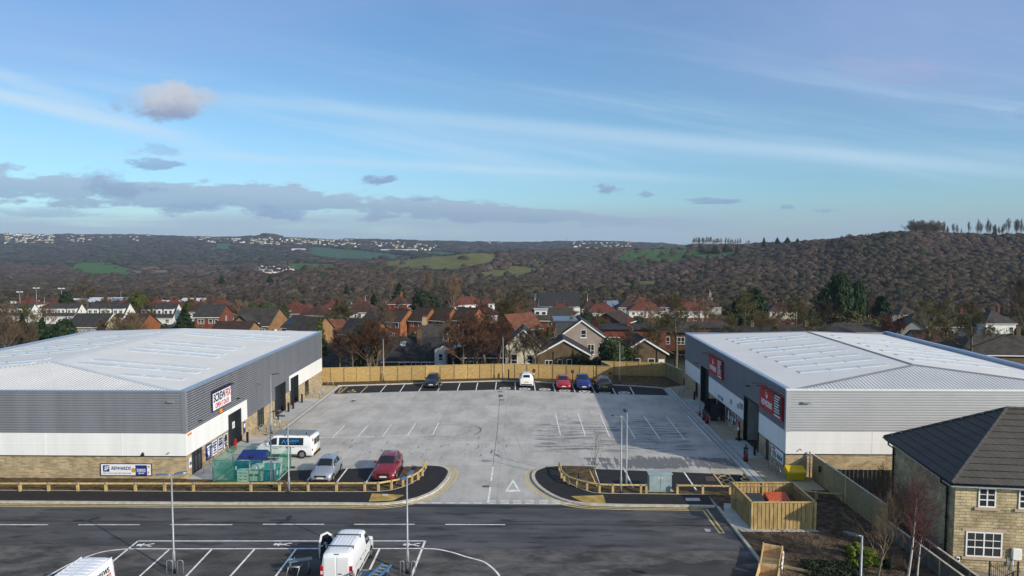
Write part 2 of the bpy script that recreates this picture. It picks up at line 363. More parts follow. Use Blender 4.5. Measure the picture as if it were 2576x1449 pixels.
# thin cirrus streaks, slanting down to the right
sv=mth(nt,'MULTIPLY_ADD',U_,.17,V_)
wv=noise(nt,vec2(mth(nt,'MULTIPLY',U_,1.6),mth(nt,'MULTIPLY',sv,5.0),.7),1.0,3.0)
st=noise(nt,vec2(mth(nt,'MULTIPLY',U_,1.5),mth(nt,'MULTIPLY_ADD',wv,1.6,mth(nt,'MULTIPLY',sv,26.0)),1.3),1.0,6.0,.62)
sm=mth(nt,'MULTIPLY',mapr(nt,st,.44,.80),mth(nt,'MULTIPLY',mapr(nt,V_,.06,.11),mapr(nt,V_,.36,.15,0,.75)))
def line(u0,v0,u1,v1,wd,a):
    # contrail-like band between two directions
    x0,y0=(u0-UV)/F,(VH-v0)/F; x1,y1=(u1-UV)/F,(VH-v1)/F; k=(y1-y0)/(x1-x0)
    d=mth(nt,'ABSOLUTE',mth(nt,'SUBTRACT',V_,mth(nt,'MULTIPLY_ADD',U_,k,y0-k*x0)))
    d=mth(nt,'ADD',d,mth(nt,'MULTIPLY_ADD',st,.012,-.006))
    e_=mth(nt,'MULTIPLY',mapr(nt,U_,x0-.08,x0+.05),mapr(nt,U_,x1+.2,x1-.2))
    return mth(nt,'MULTIPLY',mth(nt,'MULTIPLY',mapr(nt,d,wd/F,0.0),e_),a)
for args in ((-60,226,430,345,30,1.25),(-60,170,330,300,34,.7),(560,250,2576,440,30,.5),(350,385,1700,450,20,.55),(900,330,2576,420,60,.3)):
    if args[-1]>0: sm=mth(nt,'ADD',sm,line(*args))
sm=mth(nt,'MULTIPLY',mth(nt,'MULTIPLY',sm,ahead),.62,clamp=True)
base=mixc(nt,sm,base,sc_((.58,.76,.92)))
# low grey-blue stratocumulus bank and loose puffs
px=mth(nt,'MULTIPLY',U_,1.0)
edge=noise(nt,vec2(mth(nt,'MULTIPLY',U_,11.0),mth(nt,'MULTIPLY',V_,38.0),5.2),1.0,7.0,.62)
edge2=noise(nt,vec2(mth(nt,'MULTIPLY',U_,3.2),mth(nt,'MULTIPLY',V_,34.0),9.7),1.0,5.0,.6)
ctr=mth(nt,'MULTIPLY_ADD',U_,-.055,(VH-538)/F)     # centre line of the bank sinks to the right
off=mth(nt,'SUBTRACT',V_,ctr)
prof=mth(nt,'SUBTRACT',1.0,mth(nt,'DIVIDE',mth(nt,'ABSOLUTE',off),mth(nt,'MULTIPLY_ADD',mapr(nt,U_,.35,-.6),.026,.012)))
bank=mapr(nt,mth(nt,'ADD',mth(nt,'MULTIPLY',prof,.64),mth(nt,'MULTIPLY_ADD',edge,1.9,-1.05)),.10,.32)
bank=mth(nt,'MULTIPLY',bank,mapr(nt,U_,.42,-.05))
low=mth(nt,'MULTIPLY',mapr(nt,edge2,.22,.52),mapr(nt,V_,.062,.026))
low=mth(nt,'MULTIPLY',low,mapr(nt,U_,.95,.1,.45,.9))
base=mixc(nt,mth(nt,'MULTIPLY',mth(nt,'MULTIPLY',low,.95),ahead),base,sc_((.36,.48,.61)))
lit=mixc(nt,mapr(nt,mth(nt,'ADD',off,mth(nt,'MULTIPLY_ADD',edge,.012,-.006)),-.012,.018),sc_((.27,.375,.545)),sc_((.37,.455,.605)))
base=mixc(nt,mth(nt,'MULTIPLY',mth(nt,'MULTIPLY',bank,.76),ahead),base,lit)
def puff(u,v,a,b,dark,top,op,warp=1.0,fr=1.0):
    global base
    x0,y0=(u-UV)/F,(VH-v)/F
    dx=mth(nt,'DIVIDE',mth(nt,'SUBTRACT',U_,x0),a/F); dy=mth(nt,'DIVIDE',mth(nt,'SUBTRACT',V_,y0),b/F)
    pn=noise(nt,vec2(mth(nt,'MULTIPLY',dx,1.25*fr),mth(nt,'MULTIPLY',dy,.95*fr),u*.37),1.0,7.0,.60)
    dyb=mth(nt,'MULTIPLY',dy,mapr(nt,dy,-.4,.2,1.35,.95))
    r=mth(nt,'SQRT',mth(nt,'ADD',mth(nt,'MULTIPLY',dx,dx),mth(nt,'MULTIPLY',dyb,dyb)))
    m_=mapr(nt,mth(nt,'ADD',r,mth(nt,'MULTIPLY_ADD',pn,warp*2.4,-warp*1.2)),1.0,.42)
    c_=mixc(nt,mapr(nt,mth(nt,'ADD',mth(nt,'ADD',dy,mth(nt,'MULTIPLY',dx,.25)),mth(nt,'MULTIPLY_ADD',pn,2.2,-1.1)),-.6,.8),sc_(dark),sc_(top))
    base=mixc(nt,mth(nt,'MULTIPLY',mth(nt,'MULTIPLY',m_,op),ahead),base,c_)
puff(425,266,150,66,(.29,.36,.52),(.62,.64,.70),.95,.9)
puff(2215,190,150,54,(.33,.43,.66),(.40,.46,.68),.5)
PB=((.23,.345,.55),(.29,.42,.62))
for u,v,a_,b_,o_ in ((955,455,46,17,.85),(1525,480,36,16,.8),(1795,508,80,11,.75),(390,415,84,18,.7),(395,380,70,22,.35),(2540,298,44,20,.4),(1620,490,28,10,.6),(1975,522,24,9,.6),(2065,530,36,8,.5),(700,537,90,24,.75),(300,470,120,42,.6),(500,520,110,22,.5),(1060,500,60,10,.5),(100,535,150,20,.5)): puff(u,v,a_,b_,*PB,o_)
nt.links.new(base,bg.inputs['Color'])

hm,hnt,hb=newmat('haze'); hnt.nodes.remove(hb)
pv=nd(hnt,'ShaderNodeVolumePrincipled',{'Color':(.62,.76,1.0,1),'Density':HAZE,'Anisotropy':.0})
hnt.links.new(pv.outputs[0],hnt.nodes['Material Output'].inputs['Volume'])
if HAZE>0: MB().box(-9000,9000,-60,5600,-66,150).build('haze',hm,None,'stuff')

# ---------------------------------------------------------------- terrain
YC=[430,500,600,700,800,900,1000,1100,1200,1300,1400,1600,1800,2100,2600,3200,3700,4200,4800]
FAR={2100:668-4,2600:641,3200:616,3700:602}
COLS={
 -500:[(430,787),(600,764),(800,742),(1100,718),(1500,694),(2000,670),(2600,642),(3200,617),(3700,601),(4200,589),(4800,598)],
 0:[(430,787),(600,764),(800,742),(1100,718),(1500,694),(2000,670),(2600,642),(3200,617),(3700,601),(4200,590),(4800,598)],
 300:[(430,787),(600,764),(800,742),(1100,718),(1500,694),(2000,670),(2600,642),(3200,617),(3700,602),(4200,593),(4800,600)],
 560:[(430,787),(600,764),(800,740),(1000,718),(1300,704),(1500,692),(2000,668),(2600,641),(3200,617),(3700,605),(4200,599),(4800,606)],
 640:[(430,787),(600,762),(800,730),(1000,702),(1200,690),(1500,684),(2000,664),(2600,640),(3200,617),(3700,603),(4200,596),(4800,604)],
 672:[(430,787),(600,762),(800,727),(1000,699),(1200,686),(1500,680),(2000,662),(2600,640),(3200,616),(3700,599),(4200,590),(4800,600)],
 710:[(430,787),(600,760),(800,722),(1000,695),(1200,681),(1500,677),(2000,660),(2600,640),(3200,617),(3700,603),(4200,596),(4800,604)],
 900:[(430,787),(600,756),(800,718),(1000,692),(1200,678),(1300,674),(1500,675),(2000,658),(2600,638),(3200,620),(3700,609),(4200,604),(4800,610)],
 1000:[(430,787),(600,756),(800,719),(1000,694),(1200,679),(1400,664),(1600,656),(1800,660),(2100,655),(2600,638),(3200,622),(3700,611),(4200,606),(4800,612)],
 1100:[(430,787),(600,756),(800,720),(1000,698),(1200,680),(1400,658),(1600,645),(1800,652),(2600,640),(3200,624),(3700,613),(4200,609),(4800,614)],
 1200:[(430,787),(600,756),(800,721),(1000,697),(1200,676),(1400,652),(1550,637),(1600,636),(1800,643),(2600,642),(3200,626),(3700,615),(4200,611),(4800,616)],
 1300:[(430,787),(600,754),(800,720),(1000,696),(1200,677),(1400,662),(1600,648),(1800,637),(2100,640),(2600,644),(3200,628),(3700,617),(4200,612),(4800,617)],
 1500:[(430,787),(600,750),(800,720),(1000,698),(1200,678),(1400,658),(1600,642),(1800,631),(2100,636),(2600,642),(3200,625),(3700,614),(4200,609),(4800,616)],
 1650:[(430,787),(600,745),(800,711),(1000,686),(1200,663),(1400,644),(1600,632),(1800,627),(2100,634),(2600,640),(3200,626),(3700,619),(4200,614),(4800,620)],
 1750:[(430,787),(600,740),(700,716),(800,702),(1000,676),(1200,652),(1400,635),(1600,622),(1800,626),(2100,636),(3200,636),(4200,622),(4800,626)],
 1900:[(430,787),(600,735),(700,708),(800,686),(1000,656),(1200,632),(1300,622),(1400,619),(1600,623),(2100,640),(4200,630),(4800,634)],
 2050:[(430,785),(500,760),(600,727),(700,695),(800,668),(900,644),(1000,625),(1100,616),(1200,616),(1400,626),(2100,645),(4200,636),(4800,640)],
 2150:[(430,785),(500,756),(600,716),(700,679),(800,644),(900,614),(950,604),(1100,604),(1300,616),(2100,640),(4200,636),(4800,640)],
 2250:[(430,785),(500,754),(600,712),(700,672),(800,631),(880,601),(950,596),(1100,601),(1300,614),(2100,640),(4200,636),(4800,640)],
 2400:[(430,785),(500,754),(600,712),(700,672),(800,633),(880,605),(950,600),(1100,604),(1300,614),(2100,640),(4200,636),(4800,640)],
 2576:[(430,785),(500,754),(600,712),(700,674),(800,635),(880,607),(950,602),(1100,606),(1300,616),(2100,640),(4200,636),(4800,640)],
 3100:[(430,785),(500,754),(600,712),(700,674),(800,635),(880,607),(950,602),(1100,606),(1300,616),(2100,640),(4200,636),(4800,640)]}
UC=np.array(sorted(COLS)); LY=np.log(np.array(YC,float))
VC=np.array([np.interp(LY,np.log([a for a,b in COLS[u]]),[b for a,b in COLS[u]]) for u in UC])
def Z(x,Y):
    x=np.asarray(x,float); Y=np.asarray(Y,float)
    U=np.clip(UV+F*x/np.maximum(Y,1),UC[0],UC[-1]-1e-3); ly=np.clip(np.log(np.maximum(Y,1)),LY[0],LY[-1]-1e-6)
    i=np.clip(np.searchsorted(UC,U,side='right')-1,0,len(UC)-2); j=np.clip(np.searchsorted(LY,ly,side='right')-1,0,len(LY)-2)
    a=(U-UC[i])/(UC[i+1]-UC[i]); b=(ly-LY[j])/(LY[j+1]-LY[j]); a=a*a*(3-2*a)
    v=(VC[i,j]*(1-b)+VC[i,j+1]*b)*(1-a)+(VC[i+1,j]*(1-b)+VC[i+1,j+1]*b)*a
    zf=H-(v-VH)/F*Y
    zn=-.068*(Y-80)
    zn=np.where(Y<96.5,-.1,np.where(Y<99,np.minimum(-.1,-.1+(zn+.1)*(Y-96.5)/2.5),zn))
    t=np.clip((Y-380)/50,0,1)
    return zn*(1-t)+zf*t if True else zf
def uv_of(x,Y,z): return UV+F*x/Y, VH+F*(H-z)/Y
def inpoly(px,py,poly):
    px=np.asarray(px,float); py=np.asarray(py,float); r=np.zeros(px.shape,bool); n=len(poly)
    for i in range(n):
        x0,y0=poly[i]; x1,y1=poly[(i+1)%n]
        if y0==y1: continue
        c=((y0>py)!=(y1>py))&(px<(x1-x0)*(py-y0)/(y1-y0)+x0); r^=c
    return r
# fields: outline on the hillside, colour, distance band
OLV=(.125,.125,.035); GRN=(.050,.115,.022); LIM=(.115,.145,.030); FGR=(.045,.10,.05); TAN=(.16,.14,.075)
FIELDS=[([(930,664),(1040,649),(1130,640),(1202,632),(1256,637),(1240,657),(1140,678),(1015,673)],OLV,1000,1900),
 ([(1188,690),(1284,668),(1341,671),(1356,679),(1303,692),(1240,695)],OLV,900,1700),
 ([(1545,652),(1560,640),(1594,626),(1657,622),(1765,624),(1762,640),(1695,658),(1606,657)],GRN,1050,2000),
 ([(1690,703),(1700,698),(1775,682),(1773,702),(1733,709)],LIM,600,1300),
 ([(1545,714),(1600,708),(1662,704),(1655,713),(1580,718)],OLV,600,1300),
 ([(1335,663),(1350,657),(1380,655),(1378,666),(1345,671)],GRN,900,1700),
 ([(158,668),(195,660),(260,660),(330,678),(310,692),(215,688),(165,684)],GRN,1300,2600),
 ([(534,612),(585,612),(590,626),(534,625)],FGR,2500,4000),
 ([(768,624),(790,621),(890,629),(1045,645),(1030,650),(839,650),(760,636)],FGR,1900,3900),
 ([(1045,630),(1130,634),(1180,640),(1100,642)],FGR,2100,3900),
 ([(705,590),(755,592),(860,600),(855,604),(705,602)],FGR,3300,4700),
 ([(697,664),(760,662),(845,665),(845,672),(734,678),(695,674)],GRN,1000,2600),
 ([(320,680),(420,679),(425,685),(340,688)],TAN,1200,2400),
 ([(470,690),(540,680),(580,676),(580,681),(480,697)],(.11,.11,.05),1000,2000),
 ([(0,585),(60,586),(150,592),(0,592)],FGR,3600,4700),
 ([(1755,640),(1830,634),(1860,628),(1840,640),(1770,650)],GRN,900,1700)]
def cover(x,Y,z):
    U,V=uv_of(x,Y,z); r=np.full(np.shape(U),-1)
    for k,(pl,c,a,b) in enumerate(FIELDS):
        r[inpoly(U,V,pl)&(Y>a)&(Y<b)]=k
    return r
tu=np.arange(-520,3120,5.0); ty=np.concatenate([np.array([18,30,45,60,75,90,96,97,98,99.5,101,104,108]),np.exp(np.linspace(np.log(112),np.log(4800),300))])
TUg,TYg=np.meshgrid(tu,ty); TX=(TUg-UV)/F*TYg; TZ=Z(TX,TYg)
nr,nc=TX.shape
V=np.stack([TX.ravel(),TYg.ravel(),TZ.ravel()],1)
idx=np.arange(nr*nc).reshape(nr,nc); Q=np.stack([idx[:-1,:-1].ravel(),idx[:-1,1:].ravel(),idx[1:,1:].ravel(),idx[1:,:-1].ravel()],1)
cv=cover(V[:,0],V[:,1],V[:,2])
TC=np.tile(np.array([.036,.032,.022,1.0]),(len(V),1))
near=V[:,1]<480; TC[near]=[.055,.060,.030,1]
for k,(pl,c,a,b) in enumerate(FIELDS): TC[cv==k,:3]=c
def npmesh(name,V,Fc,mat,colors=None,smooth=True,kind=None,parent=None):
    me=bpy.data.meshes.new(name); k=Fc.shape[1]
    me.vertices.add(len(V)); me.vertices.foreach_set('co',np.ascontiguousarray(V,np.float32).ravel())
    me.loops.add(Fc.size); me.loops.foreach_set('vertex_index',np.ascontiguousarray(Fc,np.int32).ravel())
    me.polygons.add(len(Fc)); me.polygons.foreach_set('loop_start',np.arange(0,Fc.size,k,dtype=np.int32))
    try: me.polygons.foreach_set('loop_total',np.full(len(Fc),k,np.int32))
    except Exception: pass
    me.update(calc_edges=True)
    me.polygons.foreach_set('use_smooth',np.full(len(Fc),smooth))
    if colors is not None:
        at=me.color_attributes.new('Col','FLOAT_COLOR','POINT'); at.data.foreach_set('color',np.ascontiguousarray(colors,np.float32).ravel())
    me.materials.append(mat); me.update()
    o=bpy.data.objects.new(name,me); COL.objects.link(o); XF[o.name]=(Vector((0,0,0)),0.0)
    if kind: o['kind']=kind
    if parent is not None: adopt(o,parent)
    return o
def vcmat(name,rough=.95,nz=0.0,sc_n=.05):
    m,nt_,b=newmat(name); a=nd(nt_,'ShaderNodeVertexColor',layer_name='Col').outputs[0]
    if nz:
        f=noise(nt_,pos(nt_),sc_n,5.0,.65); a=mixc(nt_,1.0,a,mixc(nt_,mapr(nt_,f,.3,.7),[1-nz]*3,[1+nz]*3),'MULTIPLY')
    nt_.links.new(a,b.inputs['Base Color']); b.inputs['Roughness'].default_value=rough; b.inputs['Specular IOR Level'].default_value=.1
    return m
npmesh('hills',V,Q,vcmat('hill_ground',nz=.3),TC,True,'structure')

# ---------------------------------------------------------------- woods (one mass each)
def crown_proto(seed,na,ne,nt,ts):
    # rounded twig dome (shared vertices) with a fringe of twig tufts
    r=np.random.default_rng(seed); V=[(0,0,1.0)]; Fc=[]
    for i in range(1,ne+1):
        e=math.pi/2*(1-i/ne*1.12)
        for k in range(na):
            a=2*math.pi*(k+.5*(i%2))/na; V.append((math.cos(e)*math.cos(a),math.cos(e)*math.sin(a),math.sin(e)))
    V=np.array(V); V*=(1+.13*np.sin(V[:,0]*5+seed)*np.cos(V[:,1]*5+seed*2)+r.uniform(-.13,.10,len(V)))[:,None]
    for k in range(na): Fc.append((0,1+k,1+(k+1)%na))
    for i in range(1,ne):
        for k in range(na):
            p,q=1+(i-1)*na,1+i*na; k2=(k+1)%na; Fc+=[(p+k,q+k,q+k2),(p+k,q+k2,p+k2)]
    if nt:
        d=r.normal(size=(nt,3)); d[:,2]=np.abs(d[:,2])-.1; d/=np.linalg.norm(d,axis=1)[:,None]; c=d*r.uniform(.93,1.08,nt)[:,None]
        a=np.cross(d,r.normal(size=(nt,3))); a/=np.linalg.norm(a,axis=1)[:,None]; s=ts*r.uniform(.6,1.3,nt)[:,None]
        T=np.stack([c+d*s*1.2,c-a*s*.5-d*s*.3,c+a*s*.5-d*s*.3],1).reshape(-1,3); n0=len(V); V=np.concatenate([V,T]); Fc+=[(n0+3*i,n0+3*i+1,n0+3*i+2) for i in range(nt)]
    return V,np.array(Fc)
TOWNS=[([(0,591),(120,590),(122,616),(0,617)],.9),([(122,596),(226,594),(226,612),(122,612)],.5),([(226,596),(376,596),(376,612),(226,611)],.2),([(476,596),(645,596),(645,617),(476,614)],.55),
 ([(639,602),(779,601),(779,622),(639,619)],.8),([(779,604),(904,606),(904,626),(779,622)],.8),([(922,613),(1000,612),(1100,622),(1100,635),(922,624)],.6),([(1190,612),(1262,612),(1262,618),(1190,618)],.6),
 ([(1442,612),(1594,612),(1594,636),(1442,632)],.55),([(639,676),(732,674),(732,690),(680,696),(639,694)],.9)]
def wood(name,y0,y1,u0,u1,sdiv,smin,smax,protos,pal,evg,hk,hmax,skip_town=True):
    y=y0; P=[]
    while y<y1:
        s=min(max(y/sdiv,smin),smax)
        xs=np.arange((u0-UV)/F*y,(u1-UV)/F*y,s); xs=xs+rng.uniform(-.42,.42,len(xs))*s; ys=y+rng.uniform(-.42,.42,len(xs))*s*.9
        P.append(np.stack([xs,ys,np.full(len(xs),s)],1)); y+=s*.88
    P=np.concatenate(P); z=Z(P[:,0],P[:,1]); U,Vv=uv_of(P[:,0],P[:,1],z)
    hh0=np.minimum(P[:,2]*hk,hmax)
    k=cover(P[:,0],P[:,1],z); kk=cover(P[:,0],P[:,1],z+hh0*.8)
    kf=cover(P[:,0],P[:,1],z+hh0*.4); kk=np.maximum(kk,np.maximum(kf,cover(P[:,0],P[:,1],z+hh0*1.15)))
    keep=((k<0)&((kk<0)|(rng.random(len(P))<.06)))|((k>=0)&(rng.random(len(P))<.012))
    if skip_town:
        for pl,dn in TOWNS: keep&=~(inpoly(U,Vv,pl)&(P[:,1]>(2000 if pl[0][1]<650 else 900))&(rng.random(len(P))<(dn*.55 if pl[0][1]<650 else 1.0)))
    keep&=rng.random(len(P))<.97
    P=P[keep]; z=z[keep]; hh0=hh0[keep]; n=len(P)
    # soft stands: hue drifts across the slope
    dr=.5+.25*(np.sin(P[:,0]*.013+P[:,1]*.007)+np.sin(P[:,0]*.031-P[:,1]*.019+1.7))
    sel=rng.integers(0,len(protos),n); Vs=[];Cs=[];Fs=[];n0=0
    for q,(pv,pf) in enumerate(protos):
        ii=np.where(sel==q)[0]; m=len(ii)
        if not m: continue
        gs=.85+.35*np.sin(P[ii,0]*.021+P[ii,1]*.013)*np.sin(P[ii,0]*.009-P[ii,1]*.027+.6); ls=np.exp(rng.normal(0,.30,m))*gs; rad=P[ii,2]*np.clip(.72*ls,.30,1.25); hh=hh0[ii]*np.clip(ls**.6,.55,1.35)
        an=rng.uniform(0,6.28,m); ca,sa=np.cos(an)[:,None],np.sin(an)[:,None]
        X=pv[None,:,0]*ca-pv[None,:,1]*sa; Yv=pv[None,:,0]*sa+pv[None,:,1]*ca
        vv=np.stack([X*rad[:,None]+P[ii,0][:,None],Yv*rad[:,None]+P[ii,1][:,None],pv[None,:,2]*hh[:,None]*.62+(z[ii]+hh*.28)[:,None]],2)
        pa=np.array(pal); ix=np.clip((dr[ii]*(len(pal)-1)+rng.normal(0,.9,m)).round().astype(int),0,len(pal)-1)
        pc=pa[ix]*rng.uniform(.70,1.22,m)[:,None]
        ev=rng.random(m)<evg; pc[ev]=np.array([.030,.042,.020])*rng.uniform(.7,1.3,ev.sum())[:,None]
        Vs.append(vv.reshape(-1,3)); Cs.append(np.repeat(pc[:,None,:],len(pv),1).reshape(-1,3))
        Fs.append((pf[None]+(n0+np.arange(m)*len(pv))[:,None,None]).reshape(-1,3)); n0+=m*len(pv)
    V=np.concatenate(Vs); C=np.concatenate(Cs); C=np.concatenate([C,np.ones((len(C),1))],1)
    return npmesh(name,V,np.concatenate(Fs),WM,C,True,'stuff'), n
def woodmat():
    m,nt_,b=newmat('bare_wood'); a=nd(nt_,'ShaderNodeVertexColor',layer_name='Col').outputs[0]; p=pos(nt_)
    f=noise(nt_,smap(nt_,p,(1,1,.45)),1.1,6.0,.75); g=noise(nt_,p,.16,4.0,.6)
    a=mixc(nt_,1.0,a,mixc(nt_,mapr(nt_,f,.32,.68),(.62,)*3,(1.38,)*3),'MULTIPLY'); a=mixc(nt_,1.0,a,mixc(nt_,mapr(nt_,g,.3,.7),(.78,)*3,(1.22,)*3),'MULTIPLY')
    nt_.links.new(a,b.inputs['Base Color']); b.inputs['Roughness'].default_value=1.0; b.inputs['Specular IOR Level'].default_value=0.0
    bn=nd(nt_,'ShaderNodeBump',{'Height':f,'Strength':.8,'Distance':1.0}); nt_.links.new(bn.outputs[0],b.inputs['Normal']); return m
WM=woodmat()
BRN=[(.056,.051,.031),(.062,.053,.036),(.072,.057,.041),(.060,.050,.037),(.082,.066,.047)]
PUR=[(.060,.053,.034),(.070,.056,.041),(.080,.060,.049),(.070,.051,.045),(.088,.068,.052)]
FARC=[(.036,.041,.031),(.048,.046,.038),(.058,.050,.044),(.042,.040,.038)]
pr_n=[crown_proto(s,9,4,64,.12) for s in (1,2,3,4)]; pr_m=[crown_proto(s,7,3,26,.15) for s in (5,6,7)]; pr_f=[crown_proto(s,7,3,5,.2) for s in (8,9,10)]
A=[wood('wooded_hillside',385,700,-120,2700,108,4.6,7.0,pr_n,BRN,.025,1.25,7.5),
   wood('bare_woodland',700,1900,-120,2700,122,6.6,14,pr_m,PUR,.03,1.0,7.5),
   wood('distant_woodland',1900,4500,-180,1800,110,17,34,pr_f,FARC,.10,.6,9.5)]
for (o,n),l in zip(A,('brown bare wood covering the near hillside','bare purple brown wood across the middle slopes','dark woods on the far side of the valley')):
    setp(o,l,'wood'); print('wood',o.name,n)

# ---------------------------------------------------------------- far houses
def ground_at(u,v,ymin=1500,ymax=4700):
    Y=np.exp(np.linspace(np.log(ymin),np.log(ymax),900)); x=(u-UV)/F*Y; z=Z(x,Y); vv=VH+F*(H-z)/Y
    i=np.argmax(vv<=v)
    if vv[i]>v: return None
    return float(x[i]),float(Y[i]),float(z[i])
def far_house_mesh(b,w,d,h,rs):
    hw,hd=w/2,d/2
    b.add([(-hw,-hd,-3),(hw,-hd,-3),(hw,hd,-3),(-hw,hd,-3),(-hw,-hd,h),(hw,-hd,h),(hw,hd,h),(-hw,hd,h),(-hw,0,h+rs),(hw,0,h+rs)],
        [(0,1,5,4),(2,3,7,6),(1,2,6,9,5),(3,0,4,8,7)],0)
    o=.5
    b.add([(-hw-o,-hd-o,h-.3),(hw+o,-hd-o,h-.3),(hw+o,0,h+rs+.1),(-hw-o,0,h+rs+.1),(-hw-o,hd+o,h-.3),(hw+o,hd+o,h-.3)],[(0,1,2,3),(3,2,5,4)],1)
FH=[]
for k,(wm,rm) in enumerate((('render_w','r_slate'),('render_w','r_brown'),('render_c','r_grey'),('stone_b','r_slate'))):
    b=MB(); far_house_mesh(b,11+2*k,8,5.5,3.2); o=b.build('hillside_house',[MT[wm],MT[rm]]); FH.append(o)
TN=['far hilltop at the left','skyline left of the knoll','skyline left of the knoll','wooded knoll','open fields below the ridge','open fields below the ridge','narrow far valley','middle far ridge','ridge below the mast','spur of the brown wood']
used=[False]*4; nfar=0; rest=[]
for (pl,dn),tn in zip(TOWNS,TN):
    us=[p[0] for p in pl]; vs=[p[1] for p in pl]; area=(max(us)-min(us))*(max(vs)-min(vs))
    near_t=min(vs)>650
    cnt=int(area*dn/(26 if near_t else 40))
    for _ in range(cnt):
        u=random.uniform(min(us),max(us)); v=random.uniform(min(vs),max(vs))
        if not inpoly(np.array([u]),np.array([v]),pl)[0]: continue
        g=ground_at(u,v,900 if near_t else 2200)
        if not g: continue
        k=random.choice((0,1,0,2) if near_t else (1,2,2,3,3)); rz=random.choice((0,0,.5,-.5,1.57,.25)); 
        s=(.62 if near_t else random.uniform(.55,1.0))
        lift=3.0 if near_t else 7.0
        if nfar<215 and (near_t or random.random()<.45):
            src=FH[k]
            if used[k]: o=src.copy(); COL.objects.link(o)
            else: o=src; used[k]=True
            o.location=(g[0],g[1],g[2]+lift); o.rotation_euler=(0,0,rz); o.scale=(s,s,s)
            kind=('white house with a dark roof','white house with a dark roof','cream house with a grey roof','pale stone house with a dark roof')[k]
            setp(o,'small distant '+kind+' on the '+tn,'house','distant houses on the '+tn); nfar+=1
        else: rest.append((g,k,rz,s,lift))
b=MB()
for g,k,rz,s,lift in rest:
    t=MB(); far_house_mesh(t,12,8,5.5,3.2)
    Mx=Matrix.Translation((g[0],g[1],g[2]+lift))@Matrix.Rotation(rz,4,'Z')@Matrix.Scale(s,4)
    n=len(b.v); b.v+=[tuple(Mx@Vector(p)) for p in t.v]; b.f+=[tuple(i+n for i in f) for f in t.f]; b.m+=t.m; b.s+=t.s
if rest: setp(b.build('distant_town',[MT['render_c'],MT['r_grey']],None,'stuff'),'scatter of tiny pale houses across the distant hillsides','town')
print('far houses',nfar,len(rest))
for i,(u0,u1,v,nm,lb) in enumerate(((732,766,629,'long_shed','long white shed low on the far green slope'),(958,1050,631,'glasshouse_range','very long low white building beyond the far green fields'))):
    g=ground_at((u0+u1)/2,v+4,2200); L=(u1-u0)/F*g[1]; b=MB()
    t=thing(nm,lb,'building',(g[0],g[1],g[2]+4)); far=MB(); far.box(g[0]-L/2,g[0]+L/2,g[1]-6,g[1]+6,g[2]-2,g[2]+9); far.build('wall',MT['render_w'],t)
    r_=MB(); r_.add([(g[0]-L/2,g[1]-6.5,g[2]+9),(g[0]+L/2,g[1]-6.5,g[2]+9),(g[0]+L/2,g[1],g[2]+12),(g[0]-L/2,g[1],g[2]+12),(g[0]-L/2,g[1]+6.5,g[2]+9),(g[0]+L/2,g[1]+6.5,g[2]+9)],[(0,1,2,3),(3,2,5,4)]); r_.build('roof',MT['cap_l'],t)
g=ground_at(1425,612,3000); g=g or (240,4200,20)
t=thing('transmitter_mast','thin red and grey mast standing up on the far skyline','mast',g)
b=MB(); b.tube([(g[0],g[1],g[2]-2),(g[0],g[1],g[2]+17)],[3.0,2.2],8); b.build('tower',MT['brick_r'],t); b=MB(); b.tube([(g[0],g[1],g[2]+17),(g[0],g[1],g[2]+37)],[1.6,1.0],8); b.build('aerial',MT['lampgrey'],t)
